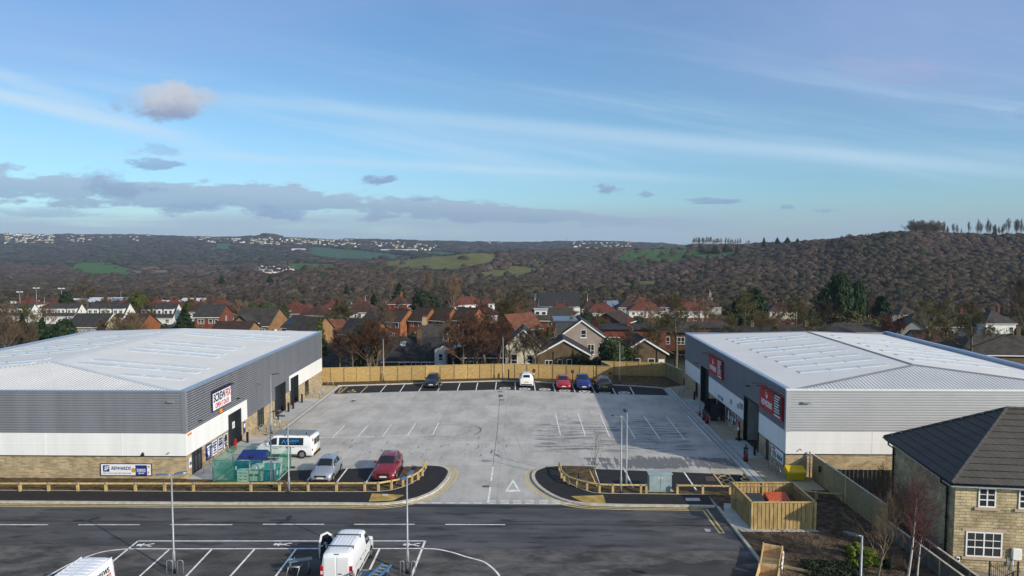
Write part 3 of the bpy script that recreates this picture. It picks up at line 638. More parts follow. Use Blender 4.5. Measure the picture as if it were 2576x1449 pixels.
# ---------------------------------------------------------------- site surfaces
def sitemat():
    # yard concrete: poured bays, dull patches, damp streaks left by sweeping
    m,nt,b=newmat('yard_concrete'); p=pos(nt); s=nd(nt,'ShaderNodeSeparateXYZ',{0:p}); X,Y=s.outputs[0],s.outputs[1]
    c=mixc(nt,mapr(nt,noise(nt,smap(nt,p,(.5,.3,1)),.8,7,.66),.34,.66),(.36,.342,.312),(.505,.484,.447))
    c=mixc(nt,mth(nt,'MULTIPLY',mapr(nt,noise(nt,smap(nt,p,(2.2,.22,1)),1.0,6,.65),.42,.66),.45),c,(.49,.47,.435))
    # poured bays differ slightly
    wn=nd(nt,'ShaderNodeTexWhiteNoise',noise_dimensions='2D')
    bv=vec2n(nt,mth(nt,'FLOOR',mth(nt,'DIVIDE',X,6.6)),mth(nt,'FLOOR',mth(nt,'DIVIDE',Y,7.2))); nt.links.new(bv,wn.inputs['Vector'])
    c=mixc(nt,1.0,c,nd(nt,'ShaderNodeCombineColor',{i:mth(nt,'MULTIPLY_ADD',wn.outputs['Value'],.13,.93) for i in range(3)}).outputs[0],'MULTIPLY')
    # fine broom ripple across the bays
    br=noise(nt,smap(nt,p,(1.2,14,1)),1.0,3,.6); c=mixc(nt,1.0,c,mixc(nt,br,(.94,)*3,(1.06,)*3),'MULTIPLY')
    # joints
    jx=mth(nt,'ABSOLUTE',mth(nt,'SUBTRACT',mth(nt,'FRACT',mth(nt,'DIVIDE',mth(nt,'ADD',X,1.95),6.6)),.5)); jy=mth(nt,'ABSOLUTE',mth(nt,'SUBTRACT',mth(nt,'FRACT',mth(nt,'DIVIDE',mth(nt,'ADD',Y,1.1),7.2)),.5))
    jm=mth(nt,'MAXIMUM',mth(nt,'GREATER_THAN',jx,.4955),mth(nt,'GREATER_THAN',jy,.493)); c=mixc(nt,mth(nt,'MULTIPLY',jm,.24),c,(.17,.165,.155))
    # damp patches, broken up in streaks
    st=noise(nt,smap(nt,p,(3.2,.34,1),.16),1.0,6,.66); st2=noise(nt,smap(nt,p,(.32,1.1,1),0.0),1.0,6,.62)
    reg=mth(nt,'MULTIPLY',mapr(nt,X,1.0,8.0),mth(nt,'MULTIPLY',mapr(nt,Y,55.9,57.4),mapr(nt,Y,62.6,59.0)))
    d1=mapr(nt,mth(nt,'ADD',mth(nt,'MULTIPLY',st,.55),mth(nt,'MULTIPLY_ADD',st2,.45,mth(nt,'MULTIPLY',mth(nt,'SUBTRACT',reg,1.0),.30))),.435,.456)
    reg2=mth(nt,'MULTIPLY',mth(nt,'MULTIPLY',mapr(nt,X,-4,3),mapr(nt,X,17.5,15)),mth(nt,'MULTIPLY',mapr(nt,Y,59.5,62),mapr(nt,Y,82,70)))
    st3=noise(nt,smap(nt,p,(.30,2.9,1)),1.0,7,.68)
    d2=mapr(nt,mth(nt,'ADD',st3,mth(nt,'MULTIPLY',mth(nt,'SUBTRACT',reg2,1.0),.3)),.522,.536)
    reg3=mth(nt,'MULTIPLY',mth(nt,'MULTIPLY',mapr(nt,X,-24,-16),mapr(nt,X,6,-3)),mth(nt,'MULTIPLY',mapr(nt,Y,57,60),mapr(nt,Y,76,64)))
    st4=noise(nt,smap(nt,p,(2.4,.5,1),-.2),1.0,5,.62)
    d3=mapr(nt,mth(nt,'ADD',st4,mth(nt,'MULTIPLY',mth(nt,'SUBTRACT',reg3,1.0),.3)),.60,.635)
    dm=mth(nt,'MAXIMUM',d1,mth(nt,'MAXIMUM',mth(nt,'MULTIPLY',d2,.95),mth(nt,'MULTIPLY',d3,.9)))
    c=mixc(nt,mth(nt,'MULTIPLY',dm,.85),c,(.105,.105,.108))
    nt.links.new(c,b.inputs['Base Color']); nt.links.new(mth(nt,'MULTIPLY_ADD',dm,-.35,.88),b.inputs['Roughness']); b.inputs['Specular IOR Level'].default_value=.3
    MT['yard']=m
    # worn road asphalt
    m,nt,b=newmat('worn_asphalt'); p=pos(nt); s=nd(nt,'ShaderNodeSeparateXYZ',{0:p}); X,Y=s.outputs[0],s.outputs[1]
    f=noise(nt,smap(nt,p,(.16,.75,1)),1.0,7,.66); c=mixc(nt,mapr(nt,f,.32,.68),(.050,.050,.054),(.105,.105,.109))
    f2=noise(nt,smap(nt,p,(.25,1.2,1)),1.3,6,.6); c=mixc(nt,mth(nt,'MULTIPLY',mapr(nt,f2,.53,.66),.85),c,(.027,.027,.030))
    # older, warmer and rougher surface in the near lanes
    old=mth(nt,'MULTIPLY',mapr(nt,mth(nt,'SUBTRACT',Y,mth(nt,'MULTIPLY_ADD',noise(nt,p,.4,3),.10,-.05)),41.52,41.46),1.0)
    f3=noise(nt,smap(nt,p,(.5,.9,1)),.8,8,.68); co_=mixc(nt,mapr(nt,f3,.33,.67),(.038,.036,.034),(.150,.140,.132))
    co_=mixc(nt,mth(nt,'MULTIPLY',mth(nt,'MULTIPLY',mapr(nt,X,-26,-14),mapr(nt,X,-3,-10)),.6),co_,(.048,.046,.045))
    c=mixc(nt,old,c,co_)
    pale=mth(nt,'MULTIPLY',mapr(nt,X,3,11),mapr(nt,noise(nt,smap(nt,p,(.3,.9,1)),.9,7,.68),.45,.66)); c=mixc(nt,mth(nt,'MULTIPLY',pale,.6),c,(.165,.150,.140))
    damp=mth(nt,'MULTIPLY',mapr(nt,noise(nt,smap(nt,p,(.22,.5,1)),1.0,6,.6),.50,.56),mth(nt,'MULTIPLY',mapr(nt,Y,41.3,40.4),mapr(nt,X,1.5,4.5))); c=mixc(nt,mth(nt,'MULTIPLY',damp,.7),c,(.030,.028,.027))
    fine=noise(nt,p,14.0,3,.7); c=mixc(nt,1.0,c,mixc(nt,fine,(.82,)*3,(1.18,)*3),'MULTIPLY')
    # reinstatement seams
    seam=mth(nt,'MAXIMUM',mth(nt,'LESS_THAN',mth(nt,'ABSOLUTE',mth(nt,'SUBTRACT',mth(nt,'MULTIPLY_ADD',noise(nt,p,.5,2),.12,Y),45.36)),.09),mth(nt,'LESS_THAN',mth(nt,'ABSOLUTE',mth(nt,'SUBTRACT',Y,48.45)),.22)); c=mixc(nt,mth(nt,'MULTIPLY',seam,.7),c,(.022,.022,.023))
    nt.links.new(c,b.inputs['Base Color']); nt.links.new(mapr(nt,f,.3,.7,.75,.92),b.inputs['Roughness']); b.inputs['Specular IOR Level'].default_value=.3
    bn=nd(nt,'ShaderNodeBump',{'Height':fine,'Strength':.25,'Distance':.02}); nt.links.new(bn.outputs[0],b.inputs['Normal'])
    MT['road']=m
def vec2n(nt,a,b,c=0.0): return nd(nt,'ShaderNodeCombineXYZ',{0:a,1:b,2:c}).outputs[0]
sitemat()
MT['track']=M('faint_tyre_track',(.40,.385,.355),.85,0,.12,1.5,obj=False)
ROADY=48.85; YE=G(*D('7a',2100,856))[1]
dA=G(1797,1270.6); dB=G(*D('7a',2340,1110))
def diag(y): 
    t=(y-dA[1])/(dB[1]-dA[1]); return dA[0]+(dB[0]-dA[0])*t
b=MB(); b.poly([(-95,14),(diag(14),14),(diag(ROADY),ROADY),(-95,ROADY)],0,0.0); struct('road',b,MT['road'])
b=MB(); b.poly([(-23.45,ROADY),(18.0,ROADY),(18.0,96.4),(-23.45,96.4)],0,0.0); struct('yard_surface',b,MT['yard'])
b=MB(); b.poly([(-70,14),(75,14),(75,96.4),(-70,96.4)],0,-.03); struct('ground',b,MT['soil_d'])
# pavements beside the two warehouses
def zone(name,x0,x1,y0,y1,m,z=.012):
    b=MB(); b.poly([(x0,y0),(x1,y0),(x1,y1),(x0,y1)],0,z); return struct(name,b,MT[m])
for y0,y1,m in ((53.0,60.6,'apron'),(60.6,65.9,'apron'),(65.9,72.4,'buff'),(72.4,82.3,'apron'),(82.3,90.2,'buff')): zone('pavement',-26.3,-24.05,y0,y1,m)
zone('channel',-24.05,-23.45,53.5,90.2,'kerb_l')
for x in (-24.03,-23.5): zone('drain_slot',x-.03,x+.03,53.5,90.2,'black',.018)
for y0,y1,m in ((52.0,60.0,'tan'),(60.0,65.4,'apron'),(65.4,77.0,'tan'),(77.0,83.2,'apron'),(83.2,91.0,'tan')): zone('pavement',18.65,22.4 if y0==52.0 else 20.6,y0,y1,m)
zone('channel',17.55,18.65,52.2,91.0,'apron')
for x in (17.62,18.05,18.62): zone('drain_slot',x-.028,x+.028,52.2,91.0,'black',.018)
# left footway, verge, kerbs
KL=GP('6a',[(0,708),(700,708),(1250,712),(1500,715),(1640,705),(1750,690),(1900,655),(2050,590),(2150,500),(2200,420),(2190,380),(2120,348),(2000,338)],.1)
KL=[(-95,KL[0][1])]+KL
IL=GP('6a',[(0,603),(1000,603),(1500,600),(1700,570),(1850,510),(1940,440),(1995,345)],.1); IL=[(-95,IL[0][1])]+IL
KR=GP('7a',[(640,290),(600,292),(500,310),(445,350),(460,420),(550,500),(700,570),(870,600),(1000,606),(1200,612),(1600,616),(1960,622)],.1)
IR=GP('7a',[(640,292),(650,330),(680,400),(760,450),(880,500),(1000,520),(1400,526),(1905,532)],.1)
def smooth(P,n=4):
    out=[]
    for i in range(len(P)-1):
        p0=P[max(i-1,0)];p1=P[i];p2=P[i+1];p3=P[min(i+2,len(P)-1)]
        for k in range(n):
            t=k/n; out.append(tuple(.5*((2*p1[j])+(-p0[j]+p2[j])*t+(2*p0[j]-5*p1[j]+4*p2[j]-p3[j])*t*t+(-p0[j]+3*p1[j]-3*p2[j]+p3[j])*t**3) for j in (0,1)))
    return out+[tuple(P[-1][:2])]
KLs=[KL[0]]+smooth(KL[1:]); ILs=[IL[0]]+smooth(IL[1:]); KRs=smooth(KR); IRs=smooth(IR)
b=MB(); b.prism(KLs+ILs[::-1],-.02,.10); struct('footway',b,MT['newtar'])
b=MB(); b.prism(KRs+IRs[::-1],-.02,.10); struct('footway',b,MT['newtar'])
b=MB(); b.ribbon(KLs,.26,.125,0,.15,off=-.13); struct('kerb',b,MT['kerb'])
b=MB(); b.ribbon(KRs,.26,.125,0,.15,off=-.13); struct('kerb',b,MT['kerb'])
b=MB(); b.ribbon(ILs,.06,.115,0,.13,off=.03); b.ribbon(IRs,.06,.115,0,.13,off=.03); struct('edging',b,MT['kerb'])
# verge soil
LB=GP('2a',[(400,1350),(1050,1343),(1255,1333),(1500,1330),(1560,1330)],0); 
b=MB(); b.poly([(-95,IL[0][1]+.05),(IL[1][0],IL[1][1]+.05)]+[(x,y+.05) for x,y in ILs[4:]]+GP('2a',[(1655,1160),(1570,1326)])+[(-17.5,53.45),(-26.2,53.6),(-26.2,53.75),(-95,53.75)],0,.05); struct('verge',b,MT['soil'])
b=MB(); b.poly([(x,y+.05) for x,y in IRs]+GP('7a',[(2100,560),(2085,512),(995,462),(935,300),(670,295)]),0,.05); struct('verge',b,MT['soil'])
# marked bays (fresh tarmac)
b=MB(); b.poly(GP('2a',[(405,1350),(1565,1328),(1662,1160),(520,1197)]),0,.008); struct('parking_bays',b,MT['newtar'])
b=MB(); b.poly(GP('7a',[(990,462),(2085,512)])+[(17.5,52.3),(17.5,55.9)]+GP('7a',[(2220,365),(950,315)]),0,.008); struct('parking_bays',b,MT['newtar'])
UPB=GP('8a',[(0,210),(340,196),(600,190),(1010,178),(1430,185),(1700,205),(2150,216),(2576,236)]); UPB=GP('2a',[(1020,408)])+UPB
LOB=GP('2a',[(985,478)])+GP('8a',[(0,292),(600,281),(1020,270),(1220,275),(1680,292),(2130,310),(2576,326)])
eR=G(*D('3a',78,648)); eR2=G(*D('3a',22,585))
b=MB(); b.poly(LOB+[eR,eR2]+UPB[::-1],0,.008); struct('parking_bays',b,MT['newtar'])
b=MB(); b.ribbon(UPB+[eR2],.22,.12,0,.14,off=.1); struct('kerb',b,MT['kerb_l'])
b=MB(); b.ribbon(LOB+[eR],.35,.004,0,0,off=-.17); struct('kerb',b,MT['apron'])
b=MB(); b.poly([(x,y+.2) for x,y in UPB]+[(eR2[0],eR2[1]+.2),(20.4,91.2),(20.4,98.5),(-26.8,98.5),(-26.8,91.0)],0,.06); struct('planting_strip',b,MT['soil'])
# right hand planting ground and kerb along the road
b=MB(); b.poly([(diag(14)+.18,14),(60,14),(60,52.0),(18.65,52.0),(18.65,52.3),(15.2,52.3)]+GP('7a',[(2110,560)])+[G(*D('7a',1905,535)),(diag(48.4)+.2,48.4)],0,.03); struct('planting_ground',b,MT['soil_d'])
b=MB(); b.ribbon([(diag(48.5),48.5),(diag(44),44),(diag(14),14)],.18,.12,0,.14,off=.09); struct('kerb',b,MT['kerb'])
b=MB(); b.prism(GP('1b',[(0,490),(105,495),(105,545),(160,600),(365,835),(1215,835),(1275,868),(240,862),(130,800),(0,640)]),0,.06); struct('pavement',b,MT['apron'])
b=MB(); b.poly([G(*D('7a',670,293)),G(*D('7a',935,300)),G(*D('7a',985,440)),G(*D('7a',830,440)),G(*D('7a',700,380))],0,.075); struct('planting_bed',b,MT['soil'])
# ---- painted markings
def rib(c,pts,wd,mat,z=.013,name='road_marking'):
    pp=GP(c,pts) if c else pts
    b=MB(); b.ribbon(pp,wd,z); return struct(name,b,MT[mat])
def ribs(name,items,mat,z=.013):
    b=MB()
    for c,pts,wd in items: b.ribbon(GP(c,pts) if c else pts,wd,z)
    return struct(name,b,MT[mat])
cy=46.28
ribs('centre_line',[('5a',[(x0,557),(x1,557)],.11) for x0,x1 in ((0,487),(795,1418),(1732,2357))]+[('6a',[(x0,930),(x1,930)],.11) for x0,x1 in ((345,960),(1260,1870))]+[(None,[G(*D('6a',2175,931)),G(*D('7a',192,786))],.11)]+[(None,[(-95,cy-.02),(-47,cy)],.11)],'line',.006)
A_=G(*D('5a',1400,722)); B_=G(*D('6a',1975,1097)); c0=GP('5a',[(420,1110),(500,1070),(720,950),(950,858),(1100,822),(1290,802)]); c1=GP('6a',[(1940,1173),(2100,1181),(2250,1213),(2400,1260)])+GP('7a',[(0,1095),(70,1140),(130,1200),(160,1260)])
ribs('walkway_lines',[(None,[A_,B_],.12),(None,smooth(c0)+smooth(c1),.12),(None,[A_,G(*D('5a',1165,912)),G(*D('5a',900,1115))],.12),('6a',[(1975,1095),(1835,1460),(1760,1650)],.13)],'line',.006)
def bayline(c,p,q,k=1.7):
    a=G(*D(c,*p)); e=G(*D(c,*q)); return (None,[a,(a[0]+(e[0]-a[0])*k,a[1]+(e[1]-a[1])*k)],.12)
ribs('bay_lines',[bayline('5a',(1720,805),(1420,1077)),bayline('5a',(2150,803),(1890,1077)),bayline('6a',(262,1178),(20,1449)),bayline('6a',(678,1178),(475,1449)),bayline('6a',(1100,1178),(950,1449)),bayline('6a',(1515,1178),(1425,1370),2.2)],'line',.006)
def disc(b,cx,cy,rx,ry,z,n=18): b.poly([(cx+rx*math.cos(2*math.pi*i/n),cy+ry*math.sin(2*math.pi*i/n)) for i in range(n)],0,z)
def pedsym(c,x0,x1,y):
    # stick figure lying head to the left
    a=G(*D(c,x0,y)); e=G(*D(c,x1,y)); L=e[0]-a[0]; y0=a[1]; b=MB(); z=.0065
    disc(b,a[0]+.12*L,y0,.12*L,.15,z)
    b.ribbon([(a[0]+.22*L,y0),(a[0]+.62*L,y0)],.13,z+.0005)
    for s_ in (1,-1):
        b.ribbon([(a[0]+.62*L,y0+.02*s_),(a[0]+.84*L,y0+.15*s_),(a[0]+L,y0+.19*s_)],.11,z+.001*s_+.0015)
        b.ribbon([(a[0]+.28*L,y0+.03*s_),(a[0]+.36*L,y0+.22*s_)],.10,z+.0012*s_+.002)
    struct('pedestrian_symbol',b,MT['line'])
pedsym('5a',1388,1552,762); pedsym('6a',452,628,1131); pedsym('6a',1752,1922,1134)
# double yellows follow the kerbs
b=MB(); b.ribbon(KLs,.13,.007,0,0,off=-.48); b.ribbon(KLs[:-5],.13,.007,0,0,off=-.76); struct('double_yellow_lines',b,MT['yline'])
yl=[KRs[i] for i in range(8,len(KRs))]
b=MB()
for o_ in (.48,.76):
    P=[np.array(p) for p in yl]; 
    pts=[]
    for i in range(len(P)):
        a_=P[max(i-1,0)]; e_=P[min(i+1,len(P)-1)]; d=(e_-a_)/np.linalg.norm(e_-a_); n=np.array([d[1],-d[0]]); pts.append(tuple(P[i]+n*o_))
    yk=pts[-1][1]; xk=diag(yk)-o_*1.05-.25
    pts=[p for p in pts if p[0]<xk]+[(xk,yk)]+[(diag(YE)-o_*1.05-.25,YE)]
    b.ribbon(pts,.13,.007)
b.ribbon([(diag(YE)-1.1,YE),(diag(YE)-.7,YE)],.13,.0075)
struct('double_yellow_lines',b,MT['yline'])
ribs('give_way_lines',[('7a',[(x0,y),(x1,y)],.16) for y in (586,604) for x0,x1 in ((52,115),(150,222),(255,330),(360,437),(478,553),(585,657),(690,760))]+[('6a',[(x0,716),(x1,716)],.13) for x0,x1 in ((1750,1850),(1895,1985),(2040,2135),(2180,2270),(2320,2410),(2465,2545))]+[('7a',[(45,600),(66,470)],.14),('7a',[(73,415),(88,300)],.14)],'line',.008)
tri=GP('7a',[(258,400),(188,508),(324,508)]); ctr=(sum(p[0] for p in tri)/3,sum(p[1] for p in tri)/3)
b=MB(); inner=[(ctr[0]+(p[0]-ctr[0])*.58,ctr[1]+(p[1]-ctr[1])*.58) for p in tri]
for i in range(3): b.poly([tri[i],tri[(i+1)%3],inner[(i+1)%3],inner[i]],0,.008)
struct('give_way_triangle',b,MT['line'])
def tact(pts):
    b=MB(); b.poly(GP('6a',pts,.1) if len(pts)==4 and pts[0][1]>610 and pts[0][0]>1400 else GP('7a',pts,.1),0,.106); struct('tactile_paving',b,MT['tactile'])
tact([(1440,619),(1768,636),(1650,692),(1408,702)])
b=MB(); b.poly(GP('7a',[(745,545),(1020,535),(1042,603),(900,602),(830,588)],.1),0,.106); struct('tactile_paving',b,MT['tactile'])
b=MB(); b.poly(GP('6a',[(1548,624),(1608,627),(1598,648),(1540,645)],.1),0,.110); struct('paving_slab',b,MT['kerb_l'])
b=MB(); b.poly(GP('7a',[(1712,560),(1832,560),(1842,585),(1722,585)],.1),0,.106); struct('inspection_cover',b,MT['apron'])
# bay lines in the yard
ribs('bay_lines',[('2a',p,.12) for p in ([(555,1195),(405,1348)],[(818,1190),(690,1346)],[(1112,1175),(985,1341)],[(1370,1172),(1288,1308)])]+[('2a',[(1658,1160),(1568,1328)],.14)]+[('2a',[(405,1352),(1050,1343),(1250,1332)],.10)],'line',.014)
ribs('bay_lines',[('7a',p,.12) for p in ([(1200,320),(1275,475)],[(1450,332),(1520,482)],[(1705,345),(1810,498)])]+[('7a',[(945,318),(992,462)],.14)]+[('7a',[(992,462),(1400,480),(2085,511)],.09)],'line',.014)
ribs('bay_lines',[('2a',p,.11) for p in ([(1088,770),(978,882)],[(1308,766),(1208,880)],[(1526,760),(1443,872)],[(1748,754),(1675,864)],[(1965,748),(1908,862)],[(700,888),(1200,882),(1785,864)],[(1800,862),(1912,860)])],'line',.007)
ribs('bay_lines',[(None,[G(*a),G(*e)],.11) for a,e in (((1397,1038),(1410,1095)),((1454,1040),(1472,1095)),((1510,1043),(1534,1100)),((1565,1045),(1598,1104)),((1620,1047),(1660,1105)),((1677,1048),(1723,1107)),((1730,1046),(1788,1110)))]+[(None,[G(1385,1068),G(1661,1076),G(1765,1081)],.1)],'line',.007)
ribs('bay_lines',[('2a',p,.12) for p in ([(1475,395),(1418,464)],[(1647,391),(1600,461)],[(1820,388),(1778,456)],[(1995,384),(1953,452)])]+[('8a',p,.12) for p in ([(395,205),(358,287)],[(605,198),(575,281)],[(805,192),(785,275)],[(1015,186),(1003,271)],[(1226,188),(1229,276)],[(1440,196),(1453,283)],[(1652,205),(1678,291)],[(1868,212),(1903,300)],[(2085,220),(2128,309)],[(2312,235),(2357,318)],[(2520,240),(2566,324)])],'line',.014)
ribs('accessible_bay_lines',[('2a',[(1112,412),(1035,474)],.12),('2a',[(1302,404),(1232,470)],.12)]+[('2a',[(1048+i*16,410+i*0),(1010+i*14+30,472)],.09) for i in range(0)]+[('2a',[(1020,470),(1060,412)],.1),('2a',[(1030,455),(1075,462)],.09),('2a',[(1045,440),(1090,443)],.09),('2a',[(1055,425),(1100,424)],.09)],'yline',.014)
ribs('hatched_lines',[('r6',[(535,1050),(845,1449)],.12),('r6',[(930,1150),(1065,1315)],.12),('r6',[(535,1050),(900,1060),(1260,1085)],.10)]+[('r6',p,.10) for p in ([(600,1130),(960,1240)],[(930,1150),(690,1240)],[(690,1230),(1050,1330)],[(985,1240),(770,1330)],[(770,1320),(1010,1400)],[(1040,1310),(830,1420)],[(700,1080),(900,1140)],[(1180,1075),(930,1150)])],'yline',.0145)
def wheelchair(cx,cy,s,rz=0.0):
    b=MB(); z=.0145
    ring=[(cx+s*.36*math.cos(t),cy+s*.36*math.sin(t)) for t in np.linspace(R(100),R(395),18)]; b.ribbon(ring,.11*s,z)
    b.ribbon([(cx-.02*s,cy+.85*s),(cx,cy+.25*s),(cx+.34*s,cy+.22*s),(cx+.5*s,cy-.2*s),(cx+.62*s,cy-.2*s)],.11*s,z+.001); disc(b,cx-.04*s,cy+1.02*s,.12*s,.12*s,z+.002); b.ribbon([(cx-.01*s,cy+.55*s),(cx+.28*s,cy+.55*s)],.1*s,z+.0015)
    struct('accessible_bay_symbol',b,MT['yline'])
q=G(*D('r6',1290,1255)); wheelchair(q[0]+.1,q[1]-.2,1.15)
q=G(*D('2a',1150,455)); wheelchair(q[0],q[1]-.1,1.15)
for x,y in ((1112,256),(1335,264),(1560,269),(1785,283),(2010,294),(2235,301),(2455,306)):
    q=G(*D('8a',x,y)); b=MB()
    for i in range(20):
        t0,t1=2*math.pi*i/20,2*math.pi*(i+1)/20
        b.poly([(q[0]+r*math.cos(t),q[1]+r*math.sin(t)*1.05) for r,t in ((.72,t0),(.72,t1),(.52,t1),(.52,t0))],0,.014)
    b.box(q[0]-.34,q[0]+.34,q[1]-.16,q[1]+.10,.0125,.0140); b.poly([(q[0]-.2,q[1]+.12),(q[0]+.2,q[1]+.12),(q[0]+.12,q[1]+.3),(q[0]-.12,q[1]+.3)],0,.0142)
    struct('charging_bay_symbol',b,MT['line'])
# faded hatching by the second warehouse door and tyre ring
ribs('hatched_lines',[('r7',p,.09) for p in ([(1090,1250),(1820,1225)],[(1820,1225),(1500,1449)],[(1300,1260),(1600,1330)],[(1450,1330),(1200,1449)],[(1520,1250),(1750,1270)])],'linefade',.007)
q=G(1122,1083); b=MB(); ring=[(q[0]+2.35*math.cos(t)*(1+.06*math.sin(2*t)),q[1]+2.2*math.sin(t)) for t in np.linspace(.5,6.3,46)]; b.ribbon(ring,.05,.005); b.ribbon([(q[0]+2.5+.9*math.cos(t),q[1]+.2+1.6*math.sin(t)) for t in np.linspace(-1.2,1.4,12)],.16,.0055); struct('tyre_mark',b,M('rubber_mark',(.15,.148,.145),.8,0,.3,3,obj=False))
# covers set in the ground
def cover_plate(name,c,pts,m,z,lab):
    b=MB(); b.poly(GP(c,pts),0,z); struct(name,b,MT[m])
MT['rust']=M('rusty_iron',(.10,.072,.058),.8,.2,.3,3,obj=False)
for c,pts,m in (('6a',[(1250,832),(1340,832),(1332,862),(1240,862)],'rust'),('5a',[(160,468),(262,468),(235,500),(132,500)],'rust'),('7a',[(1880,378),(1955,380),(1975,420),(1895,418)],'rust'),('7a',[(1870,820),(1925,825),(1930,845),(1890,848)],'apron'),('2a',[(1165,537),(1195,538),(1165,551),(1132,546)],'door'),('5b',[(785,693),(835,697),(820,710),(772,706)],'rust'),('8a',[(1035,290),(1085,290),(1082,297),(1032,297)],'rust'),('8a',[(1040,330),(1090,330),(1088,350),(1036,350)],'rust'),('8a',[(1050,382),(1102,382),(1100,391),(1046,391)],'rust'),('7a',[(0,456),(55,456),(55,470),(0,470)],'rust')):
    cover_plate('inspection_cover',c,pts,m,.0155,None)

# ---------------------------------------------------------------- warehouses
def clad(b,axis,pos_,a0,a1,z0,z1,n,out,mi=0,depth=.045):
    # horizontal trapezoid sheet on the plane axis=pos_, running a0..a1, facing `out`
    hh=(z1-z0)/n; prof=[]
    for i in range(n):
        z=z0+i*hh; prof+=[(0,z),(0,z+hh*.22),(depth,z+hh*.38),(depth,z+hh*.84)]
    prof.append((0,z1)); vs=[];fs=[]
    for d,z in prof:
        for a in (a0,a1): vs.append((pos_+out*d,a,z) if axis=='x' else (a,pos_+out*d,z))
    for i in range(len(prof)-1):
        f=(2*i,2*i+1,2*i+3,2*i+2); fs.append(f if (out>0)==(axis=='x') else f[::-1])
    b.add(vs,fs,mi)
    return b
def wall_x(b,X,out,y0,y1,z0,z1,th=.12):
    x0,x1=(X-th,X) if out>0 else (X,X+th); b.box(x0,x1,y0,y1,z0,z1)
def roof_part(root,x0,xr,x1,y0,ya,yb,y1,ze,zr,name='roof'):
    A,B,C_,D_=(x0,y0,ze),(x1,y0,ze),(x1,y1,ze),(x0,y1,ze); P,Q_=(xr,ya,zr),(xr,yb,zr)
    b=MB(); b.add([A,B,C_,D_,P,Q_],[(1,2,5,4),(3,0,4,5)],0); b.add([A,B,C_,D_,P,Q_],[(0,1,4),(2,3,5)],1)
    # standing ribs: fine on the main slopes, coarse on the near hip
    y=y0+1.0
    def rib(p,q,w,h,mi):
        p=Vector(p);q=Vector(q); d=(q-p).normalized(); s_=d.cross(Vector((0,0,1))).normalized()*w/2; u=Vector((0,0,h))
        b.add([p-s_,p+s_,q+s_,q-s_,p-s_*.5+u,p+s_*.5+u,q+s_*.5+u,q-s_*.5+u],[(4,5,6,7),(0,4,7,3),(1,2,6,5),(0,1,5,4),(2,3,7,6)],mi)
    n=int((x1-x0)/.30)
    for i in range(1,n):
        x=x0+(x1-x0)*i/n; t=min((x-x0)/(xr-x0),(x1-x)/(x1-xr)); 
        for ye,yp in ((y0,ya),(y1,yb)): rib((x,ye,ze),(x,ye+(yp-ye)*t,ze+(zr-ze)*t),.13,.036,1)
    o=b.build(name,[MT['roof'],MT['rib']],root)
    b=MB()
    for p,q in ((P,Q_),(A,P),(B,P),(C_,Q_),(D_,Q_)): b.ribbon3=None; rv=(Vector(p),Vector(q)); d=(rv[1]-rv[0]).normalized(); s_=d.cross(Vector((0,0,1))).normalized()*.22; u=Vector((0,0,.075)); b.add([rv[0]-s_,rv[0]+s_,rv[1]+s_,rv[1]-s_,rv[0]+u,rv[1]+u],[(0,4,5,3),(4,1,2,5)])
    b.build('ridge_capping',MT['clad'] if root['label'].startswith('right') else MT['cap_l'],o)
    return o
def slope_hit(c,x,y,xe,ze,xr,zr):
    d=ray(*D(c,x,y)); k=(zr-ze)/(xr-xe)   # z=ze+k(x-xe)
    t=(ze-k*xe-H)/(d[2]-k*d[0]); return (d[0]*t,d[1]*t)
def rooflights(roof,xe,ze,xr,zr,items):
    k=(zr-ze)/(xr-xe)
    for (y,xa,xb) in items:
        b=MB(); zz=lambda x: ze+k*(x-xe)
        for i in range(3):
            p=xa+(xb-xa)*i/3+.06; q=xa+(xb-xa)*(i+1)/3-.06
            b.add([(p,y-.42,zz(p)+.05),(q,y-.42,zz(q)+.05),(q,y+.42,zz(q)+.05),(p,y+.42,zz(p)+.05),(p,y-.42,zz(p)-.05),(q,y-.42,zz(q)-.05),(q,y+.42,zz(q)-.05),(p,y+.42,zz(p)-.05)],[(0,1,2,3) if q>p else (3,2,1,0),(0,4,5,1),(3,2,6,7),(0,3,7,4),(1,5,6,2)])
        b.build('rooflight',MT['rooflight'],roof)
ZB,ZW,ZT=1.86,3.62,6.9
# --- left warehouse
XL=-26.2; Y0,Y1=53.7,90.6; XLL=-56.4
WL=thing('warehouse','wide grey clad warehouse on the left with the white and blue shop sign','warehouse',(XL,Y0,0))
b=MB(); b.box(XLL,XL-.02,Y0+.02,Y0+.3,-.1,ZB); b.box(XLL,XLL+.3,Y0+.3,Y1,-.1,ZB)
Ldoor=[(61.55,64.5,3.15),(73.3,76.75,3.2),(78.2,81.2,3.2)]; Lgl=[(54.6,56.5,1.84),(68.5,70.3,1.84),(83.6,85.2,1.84)]
cuts=sorted([(a,e) for a,e,_ in Ldoor]+[(a,e) for a,e,_ in Lgl])
def runs(y0,y1,cuts):
    o=[];y=y0
    for a,e in cuts:
        if a>y: o.append((y,a))
        y=max(y,e)
    if y<y1: o.append((y,y1))
    return o
for a,e in runs(Y0+.3,Y1,cuts): b.box(XL-.3,XL-.02,a,e,-.1,ZB)
b.box(XLL,XL-.02,Y1,Y1+.3,-.1,ZT-.2); b.box(XLL,XLL+.3,Y0+.3,Y1,ZB,ZT-.2)
b.build('stone_wall',MT['ston'],WL)
b=MB(); b.box(XLL,XL+.03,Y0-.05,Y0+.1,ZB,ZW)
for a,e in ((Y0+.1,61.5),): b.box(XL-.1,XL+.03,a,e,ZB,ZW)
b.box(XL-.1,XL+.05,64.5,65.75,1.78,3.62); b.box(XL-.1,XL+.05,61.5,64.5,3.15,3.62)
